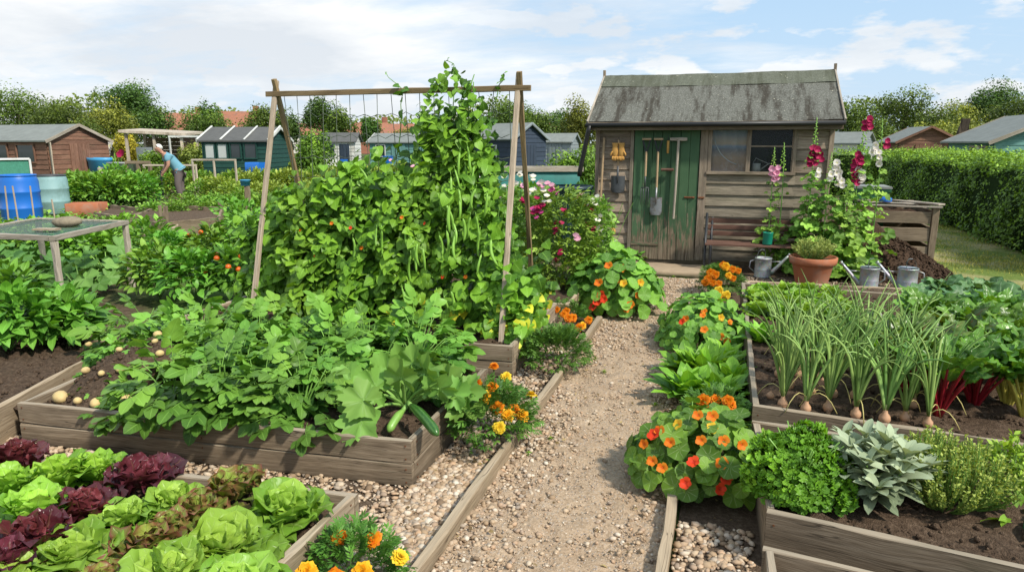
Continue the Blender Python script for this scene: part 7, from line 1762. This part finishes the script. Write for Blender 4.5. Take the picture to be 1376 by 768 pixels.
for a in (('broad olive-green tree at the far left behind the brown shed', 30, 121, 150, 55, 'treeA', 5200), ('lower olive tree filling in right of the broad one', 95, 138, 110, 52, 'treeA', 3600), ('dark green round-headed tree behind the olive bushes', 180, 116, 84, 60, 'treeB', 4200), ('dark lower tree right of the round-headed one', 207, 145, 60, 57, 'treeB', 2600), ('light green bush in front of the dark round tree', 148, 144, 74, 44, 'treeC', 3000), ('green bush at the left below the olive tree', 108, 160, 80, 40, 'treeA', 2600),
          ('olive bush left of the red-roofed houses', 276, 150, 66, 50, 'treeA', 3000), ('small dark tree peeping over the olive bush', 284, 139, 34, 75, 'treeB', 1600), ('olive tree behind the dark green shed', 357, 143, 62, 48, 'treeA', 3000), ('dark tree between the left bean poles', 391, 152, 34, 52, 'treeB', 1800), ('round dark green tree below the left part of the crossbar', 435, 137, 46, 62, 'treeB', 3000), ('olive tree right of the round dark one', 461, 154, 40, 56, 'treeA', 2000), ('small blue-green tree in the middle distance', 498, 157, 28, 85, 'treeB', 1400), ('small tree left of the tall bean column', 574, 150, 28, 70, 'treeB', 1400), ('low bright hedge-like bush below the crossbar middle', 550, 172, 46, 60, 'treeC', 1400),
          ('green tree behind the top of the right pole', 685, 138, 74, 55, 'treeA', 3600), ('low green trees between pole and grey shed', 722, 156, 60, 60, 'treeA', 2600), ('distant green trees above the grey shed', 750, 152, 60, 90, 'treeB', 1800), ('golden-green tree left of the shed roof', 782, 141, 58, 42, 'treeC', 3600),
          ('tree close behind the shed on the right', 1140, 139, 70, 48, 'treeA', 2800), ('wide tree with spreading top behind the hollyhocks', 1212, 130, 100, 50, 'treeA', 4200), ('green tree between the spreading tree and the dark one', 1270, 150, 80, 58, 'treeC', 3000), ('dark green round tree on the right skyline', 1330, 116, 74, 80, 'treeB', 3800), ('small dark tree left of the round one on the skyline', 1288, 138, 50, 85, 'treeB', 1800), ('bushy tree behind the teal shed at the right', 1366, 134, 90, 60, 'treeA', 3400), ('tall dark tree cut by the right edge', 1392, 105, 50, 70, 'treeB', 2200), ('low green bush behind the red-brown shed', 1250, 166, 70, 45, 'treeC', 2200), ('low bush right of the red-brown shed', 1305, 168, 70, 42, 'treeC', 2200), ('low bush behind the hollyhock tops', 1175, 165, 60, 42, 'treeA', 2200)):
    tree(*a)
tree('yellow-green shrub left of the open shelter', 171, 180, 34, 31, 'treeY', 1800, group=None, cat='shrub', name='shrub', lsz=.10, trunk=.1)
tree('green leafy shrub right of the left bean poles', 422, 172, 50, 25, 'hedge', 2600, group=None, cat='shrub', name='shrub', lsz=.10, trunk=.1)
tree('pale green bush behind the water butt', 770, 198, 70, 17, 'hedge', 3000, group=None, cat='shrub', name='shrub', lsz=.07, trunk=.1)
tree('white-flowered climbing bush behind the gardener', 262, 195, 46, 28, 'crop2', 2200, group=None, cat='shrub', name='shrub', lsz=.10, trunk=.1)
tree('dark bush left of the tall pale frame', 205, 205, 40, 26, 'hedge', 1800, group=None, cat='shrub', name='shrub', lsz=.10, trunk=.1)
# far wood reads as one mass
mb = MB(); k = 30000
ang = rng.uniform(-1.1, .75, k); D = rng.uniform(120, 135, k); topz = 6 + 2.2 * np.sin(ang * 14) + 1.2 * np.sin(ang * 37 + 1); z = topz * rng.uniform(size=k) ** .7
pp = np.stack([np.sin(ang) * D, np.cos(ang) * D, z], -1); nn = np.stack([-np.sin(ang), -np.cos(ang), .5 + 0 * ang], -1) + rng.normal(size=(k, 3)) * .5
scatter_m(mb, LTr, pp, frames_up(np.cross(nn, rng.normal(size=(k, 3))), nn), rng.uniform(.45, .9, k), np.clip(z / topz * .6 + rng.normal(size=k) * .15, 0, 1))
o = struct('far_wood', mb, M['treeA'], kind='stuff')
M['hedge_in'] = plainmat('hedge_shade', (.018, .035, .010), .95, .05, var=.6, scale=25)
def hedge(label, x0, x1, y0, y1, h, n, size, tz=.16):
    T = thing('hedge', label, 'hedge', (x0, y0, 0)); mb = MB(); dx, dy = x1 - x0, y1 - y0
    bx(mb, (.14, .14, 0), (dx - .14, dy - .14, h - .16)); part('shade_core', mb, M['hedge_in'], T)  # solid block whose dark colour stands in for shade inside the hedge
    mb = MB(); A = np.array([dy * h, dx * h, dx * dy]); kx, ky, kt = (n * A / A.sum()).astype(int)
    def wob(a, b): return .09 * np.sin(a * 2.1 + b * 3) + .06 * np.sin(a * 5.3 - b * 4.1 + 1) + .04 * np.sin(a * 11.7 + b * 9)
    for (k, fn, nv) in ((kx, lambda a, b: (0 - wob(a * dy, b * h) + .10 * b, a * dy, b * h), (-1, 0, .5)), (ky, lambda a, b: (a * dx, 0 - wob(a * dx, b * h), b * h), (0, -1, .5)), (kt, lambda a, b: (a * dx, b * dy, h + wob(a * dx, b * dy) * .8), (0, -.1, 1))):
        a, b = rng.uniform(size=k), rng.uniform(size=k); P_ = np.stack(np.broadcast_arrays(*fn(a, b)), -1) + rng.normal(size=(k, 3)) * .045
        dpt = rng.uniform(0, tz, k); P_ = P_ - np.array(nv) * dpt[:, None]
        if nv[2] > .9: P_[:, 2] += (rng.uniform(size=k) < .06) * rng.uniform(0, .12, k)
        nn = np.array(nv) + rng.normal(size=(k, 3)) * .55
        scatter_m(mb, LTr, P_, frames_up(np.cross(nn, rng.normal(size=(k, 3))), nn), size * rng.uniform(.6, 1.3, k), np.clip((1 - dpt / tz) * rng.uniform(.3, 1.0, k) + (.18 if nv[2] > .9 else -.08), 0, 1))  # top leaves lighter, side and deep ones darker: light painted into colour
    part('foliage', mb, M['hedge'], T)
hedge('long clipped green hedge along the right side of the grass path', 4.45, 6.6, 10.2, 24.5, 1.40, 90000, .066)
hedge('clipped hedge crossing behind the hollyhocks and green bin', 2.2, 4.9, 24.7, 26.2, 1.44, 7000, .075)
# lawn blades
mb = MB(); k = 26000; y = 8.7 + 16 * rng.uniform(size=k) ** 1.6; x = rng.uniform(2.6, 4.6, k) + .6 * (y < 10) * rng.uniform(size=k); 
nz = np.sin(x * 3 + y * 1.3) + np.sin(y * 2.7 - x); kp = (rng.uniform(size=k) < .55 + .3 * nz); x, y = x[kp], y[kp]; k = len(x)
G = (np.array([(-.06, 0, 0), (.06, 0, 0), (.04, .5, .05), (0, 1, .25)]), [np.array([[0, 1, 2]]), np.array([[0, 2, 3]])], np.array([(0, 0), (1, 0), (.8, .5), (.5, 1.)]))
scatter(mb, G, np.stack([x, y, np.full(k, -.008)], -1), np.c_[rng.normal(size=(k, 2)) * .6, np.ones(k)], rng.uniform(.025, .06, k), (0, 1, .2), .8)
struct('lawn_grass', mb, M['grass'], kind='stuff')

# ------------------------------------------------------------------ crops of the far plots
LB2 = [leaf(2, 2, .6, 'ovate', .2, .6, seed=k) for k in range(2)]
CM = []
for k, (mt, n, s) in enumerate((('crop', 420, .11), ('crop', 480, .09), ('crop2', 420, .10), ('spinach', 300, .13), ('pepper', 380, .11), ('crop', 420, .10))):
    mb = MB(); pp = bush(mb, LB2, n, .42, .42, .62, s, droop=.15, fill=.3)
    for q in range(14): mb.merge(tube(curve((0, 0, 0), pp[q * 9], (0, 0, .03), 4), .007, 4, False), rnd=.2)
    CM.append(mb.mesh('vegetable_plant', M[mt]))
def crops(label, group, lst):
    for (px, D, s, k) in lst:
        p = far(px, D); solo('vegetable_plant', CM[k], label, 'vegetable plant', p, rng.uniform(0, 6), group, (s * rng.uniform(.85, 1.15), s * rng.uniform(.85, 1.15), s * rng.uniform(.85, 1.2)))
def row(px0, px1, step, D, s, ks): return [(px + rng.normal() * step * .2, D + rng.normal() * .25, s, ks[int(rng.integers(len(ks)))]) for px in np.arange(px0, px1, step)]
crops('green vegetable plant in the bed right below the stooping gardener', 'crops in the plank bed below the gardener', row(185, 330, 15, 15.2, .62, [0, 1]) + row(250, 330, 15, 16.6, .85, [0, 1]))
crops('bushy green crop behind the tall square post and the planter', 'crops behind the tall post', row(95, 192, 14, 18.0, 1.35, [1, 4]) + row(95, 195, 15, 20.5, 1.45, [0, 4]))
crops('green vegetable plant in the low rows in front of the barrels', 'crops in front of the barrels', row(-5, 150, 18, 10.2, .75, [3, 0]) + row(-5, 150, 17, 11.2, .7, [3, 5]))
crops('pale leafy crop in the plots right of the gardener', 'crops right of the gardener', row(262, 350, 13, 19.5, 1.0, [2, 5]) + row(255, 420, 12, 22.5, 1.2, [2, 0]))
crops('leafy crop in the plots seen between the left bean poles', 'crops beyond the left bean poles', row(345, 480, 14, 15, .95, [0, 4, 5]) + row(350, 500, 13, 18, 1.0, [2, 0]))
crops('distant crop in front of the small sheds', 'crops in front of the far sheds', row(400, 720, 13, 23, 1.25, [0, 2, 5]) + row(380, 760, 15, 27, 1.3, [4, 2]))
crops('crop at the far left by the brown shed and blue tank', 'crops by the brown shed', row(100, 260, 12, 23.5, 1.1, [0, 2, 4]))
crops('crop behind the sweet peas and the teal trough', 'crops behind the sweet peas', row(640, 790, 18, 13.2, 1.3, [1, 4]) + row(690, 800, 14, 19, 1.35, [2, 1]))
mb = MB(); k = 26000; x = rng.uniform(-34, -2.8, k); y = rng.uniform(6.3, 30, k) ; kp = (x < -.75 * (y - 12)) | (y > 9); x, y = x[kp], y[kp]; k = len(x)
scatter(mb, LB2, np.stack([x, y, rng.uniform(0, .16, k)], -1), sphere_dirs(k, -.1, .7), rng.uniform(.07, .16, k), (0, 0, 1), .5); struct('ground_cover', mb, M['crop'], kind='stuff')
# a bigger plant standing up behind the blue barrel, and pale blooms
for (px, py, D, c, lab) in ((152, 205, 26.5, 'white', 'cluster of white dahlias beside the blue tank'), (158, 204, 26.3, 'crimson', 'dark red dahlia between white ones near the blue tank')):
    T = thing('dahlia', lab, 'dahlia', far(px, D)); mb = MB(); z = zat(py, D); mb.merge(tube([(0, 0, 0), (0, 0, z)], .02, 5)); bush(mb, LB2, 60, .2, .2, z * .9, .12); part('foliage', mb, M['crop'], T)
    for j in range(3 if c == 'white' else 1): put_flower(FM['hol_' + c], T, (rng.normal() * .22, -.1, z + rng.normal() * .12), (0, -1, .4), .17)

# ------------------------------------------------------------------ the gardener
def skin(name, verts, edges, radii, mat, parent, root=0, sub=2):
    me = bpy.data.meshes.new(name); me.from_pydata([tuple(v) for v in verts], edges, []); me.materials.append(mat)
    o = link(name, me, parent); o.modifiers.new('Skin', 'SKIN'); o.modifiers['Skin'].use_smooth_shade = True
    sv = me.skin_vertices[0].data
    for i, r_ in enumerate(radii): sv[i].radius = (r_, r_) if np.isscalar(r_) else r_
    for i in range(len(verts)): sv[i].use_root = (i == root)
    sb = o.modifiers.new('Sub', 'SUBSURF'); sb.levels = sb.render_levels = sub
    return o
def gardener():
    p = gp(241, 269, 0); G = thing('person', 'white-haired person in pale blue T-shirt and grey trousers bending over the plot', 'person', (p[0], p[1], 0), math.atan2(-p[0], p[1]) + .15, None, 1.1)
    V = [(.08, 0, .80), (.0, 0, .95), (-.12, 0, 1.10), (-.22, 0, 1.21), (-.29, 0, 1.26), (-.34, 0, 1.30), (-.385, 0, 1.36), (-.40, 0, 1.43)]
    E = [(i, i + 1) for i in range(7)]; Rr = [(.15, .12), (.15, .12), (.16, .12), (.13, .10), .055, .062, (.088, .082), .065]
    def limb(pts, rs, at):
        n0 = len(V); V.extend(pts); Rr.extend(rs); E.append((at, n0)); E.extend((n0 + i, n0 + i + 1) for i in range(len(pts) - 1)); return n0 + len(pts) - 1
    for s in (-1, 1):
        x = .05 * s
        limb([(.08 + x, .10 * s, .72), (.03 + x, .11 * s, .42), (.08 + x, .11 * s, .10), (-.02 + x, .115 * s, .045), (-.10 + x, .12 * s, .035)], [.095, .065, .045, .045, .03], 0)
        w = limb([(-.20, .18 * s, 1.16), (-.215, .205 * s, .94), (-.31, .13 * s, .78), (-.345, .10 * s, .735)], [.065, .045, .034, .030], 3)
        for f in range(4): limb([(-.365 + .004 * f, .085 * s, .72 - .018 * f), (-.39, .06 * s, .712 - .018 * f), (-.38, .035 * s, .71 - .018 * f)], [.010, .009, .007], w)
        limb([(-.34, .07 * s, .755), (-.355, .045 * s, .76)], [.010, .008], w)
    # nose and ears
    limb([(-.475, 0, 1.345)], [.014], 6); 
    for s in (-1, 1): limb([(-.375, .085 * s, 1.375)], [.016], 6)
    skin('body', V, E, Rr, M['skin'], G)
    # face marks: eyes and mouth
    for s in (-1, 1):
        v, f, u = ico(1); mb = MB(); mb.add(v * .012 + np.array([-.468, .032 * s, 1.385]), f, u); part('eye', mb, M['black'], G)
    mb = MB(); mb.merge(tube([(-.46, -.025, 1.315), (-.466, 0, 1.313), (-.46, .025, 1.315)], .006, 5)); part('mouth', mb, M['terra'], G)
    v, f, u = lump(3, .06, 2., 5); v = v * np.array([.098, .092, .085]); keep = v[:, 2] + v[:, 0] * 1.1 > -.035
    mb = MB(); fc = f[0][keep[f[0]].all(1)]; mb.add(v + np.array([-.375, 0, 1.415]), [fc], u); part('hair', mb, M['hair'], G)
    # T-shirt and trousers follow the body
    SV = [(.07, 0, .84), (.0, 0, .95), (-.12, 0, 1.10), (-.21, 0, 1.20), (-.255, 0, 1.235)]; SE = [(0, 1), (1, 2), (2, 3), (3, 4)]; SR = [(.185, .155), (.18, .15), (.185, .15), (.145, .12), (.085, .085)]
    for s in (-1, 1):
        n0 = len(SV); SV += [(-.20, .17 * s, 1.16), (-.235, .205 * s, 1.02)]; SR += [.090, .078]; SE += [(3, n0), (n0, n0 + 1)]
    skin('shirt', SV, SE, SR, M['shirt'], G, 1)
    TV = [(.085, 0, .82)]; TE = []; TR = [(.165, .14)]
    for s in (-1, 1):
        x = .05 * s; n0 = len(TV); TV += [(.08 + x, .10 * s, .70), (.035 + x, .11 * s, .42), (.08 + x, .11 * s, .12)]; TR += [.118, .092, .080]; TE += [(0, n0), (n0, n0 + 1), (n0 + 1, n0 + 2)]
    skin('trousers', TV, TE, TR, M['trouser'], G, 0)
    for s in (-1, 1):
        x = .05 * s; mb = MB(); v, f, u = lump(2, .05, 1., 2); mb.add(v * np.array([.13, .05, .05]) + np.array([.01 + x, .115 * s, .045]), f, u); part('boot', mb, M['boot'], G)
    return G
Gd = gardener()
a = math.atan2(-Gd.location.x, Gd.location.y) + .15; off = Matrix.Rotation(a, 3, 'Z') @ Vector((-.385 * 1.1, 0, 0))
T = thing('digging_spade', 'dark long-handled spade held upright by the stooping gardener', 'spade', (Gd.location.x + off.x, Gd.location.y + off.y, 0), a)
mb = MB(); mb.merge(tube([(0, 0, .2), (0, 0, .86)], .018, 7)); part('shaft', mb, M['iron'], T)
mb = MB(); mb.merge(tube([(0, -.06, .87), (0, .06, .87)], .018, 7)); part('grip', mb, M['iron'], T)
mb = shovel_blade(.17, .26, .26, .015); part('blade', mb, M['iron'], T, rot=(0, 0, PI / 2))

# ------------------------------------------------------------------ litter and weeds on the paths
rng = np.random.default_rng(91)
WM = []
for k in range(3):
    mb = MB(); rosette(mb, [leaf(3, 2, .4, 'ovate', .15, .6, .02, seed=k)], 12 + 4 * k, .07, el0=.2, el1=1.3, inner=.7); scatter(mb, G, rng.normal(size=(14, 3)) * np.array([.02, .02, 0]), np.c_[rng.normal(size=(14, 2)) * .6, np.ones(14)], rng.uniform(.03, .08, 14), (0, 1, .2), .8); WM.append(mb.mesh('weed', M['oregano']))
for i, (px, py, lab) in enumerate(((711, 610, 'tiny weed by the left edging board in the gravel'), (655, 622, 'tiny weed in the soil under the golden marigolds'), (740, 590, 'small weed in the pebbles left of the trodden path'), (800, 483, 'low weed beside the left edging beyond the dark marigold'), (812, 500, 'faint weed on the left of the path'), (1160, 757, 'fresh green seedling between the two bottom right beds'), (880, 545, 'weed on the shaded right side of the path'), (640, 600, 'weed at the foot of the potato bed corner'), (905, 372, 'weed by the end of the stone slab'))):
    solo('weed', WM[i % 3], lab, 'weed', gp(px, py, .005), rng.uniform(0, 6), 'weeds along the path', float(rng.uniform(.3, .5)))
mb = MB(); k = 260; P_ = np.concatenate([np.c_[rng.uniform(-1.4, -.1, k), rng.uniform(1.4, 8.5, k)], np.c_[rng.uniform(-.1, .22, 60), rng.uniform(1.6, 7.5, 60)], np.c_[rng.uniform(.2, 2.4, 90), rng.uniform(8.5, 9.4, 90)]]); k = len(P_)
scatter(mb, [leaf(3, 2, .5, 'ovate', .3, .9, .05, seed=q) for q in range(3)], np.c_[P_, rng.uniform(.014, .026, k)], np.c_[rng.normal(size=(k, 2)), rng.normal(size=k) * .15], rng.uniform(.012, .034, k), (0, 0, 1), .5)
struct('fallen_leaves', mb, leafmat('dead_leaf', (.14, .08, .035), (.40, .30, .12), trans=.1, veinw=.2, warm=False), kind='stuff')
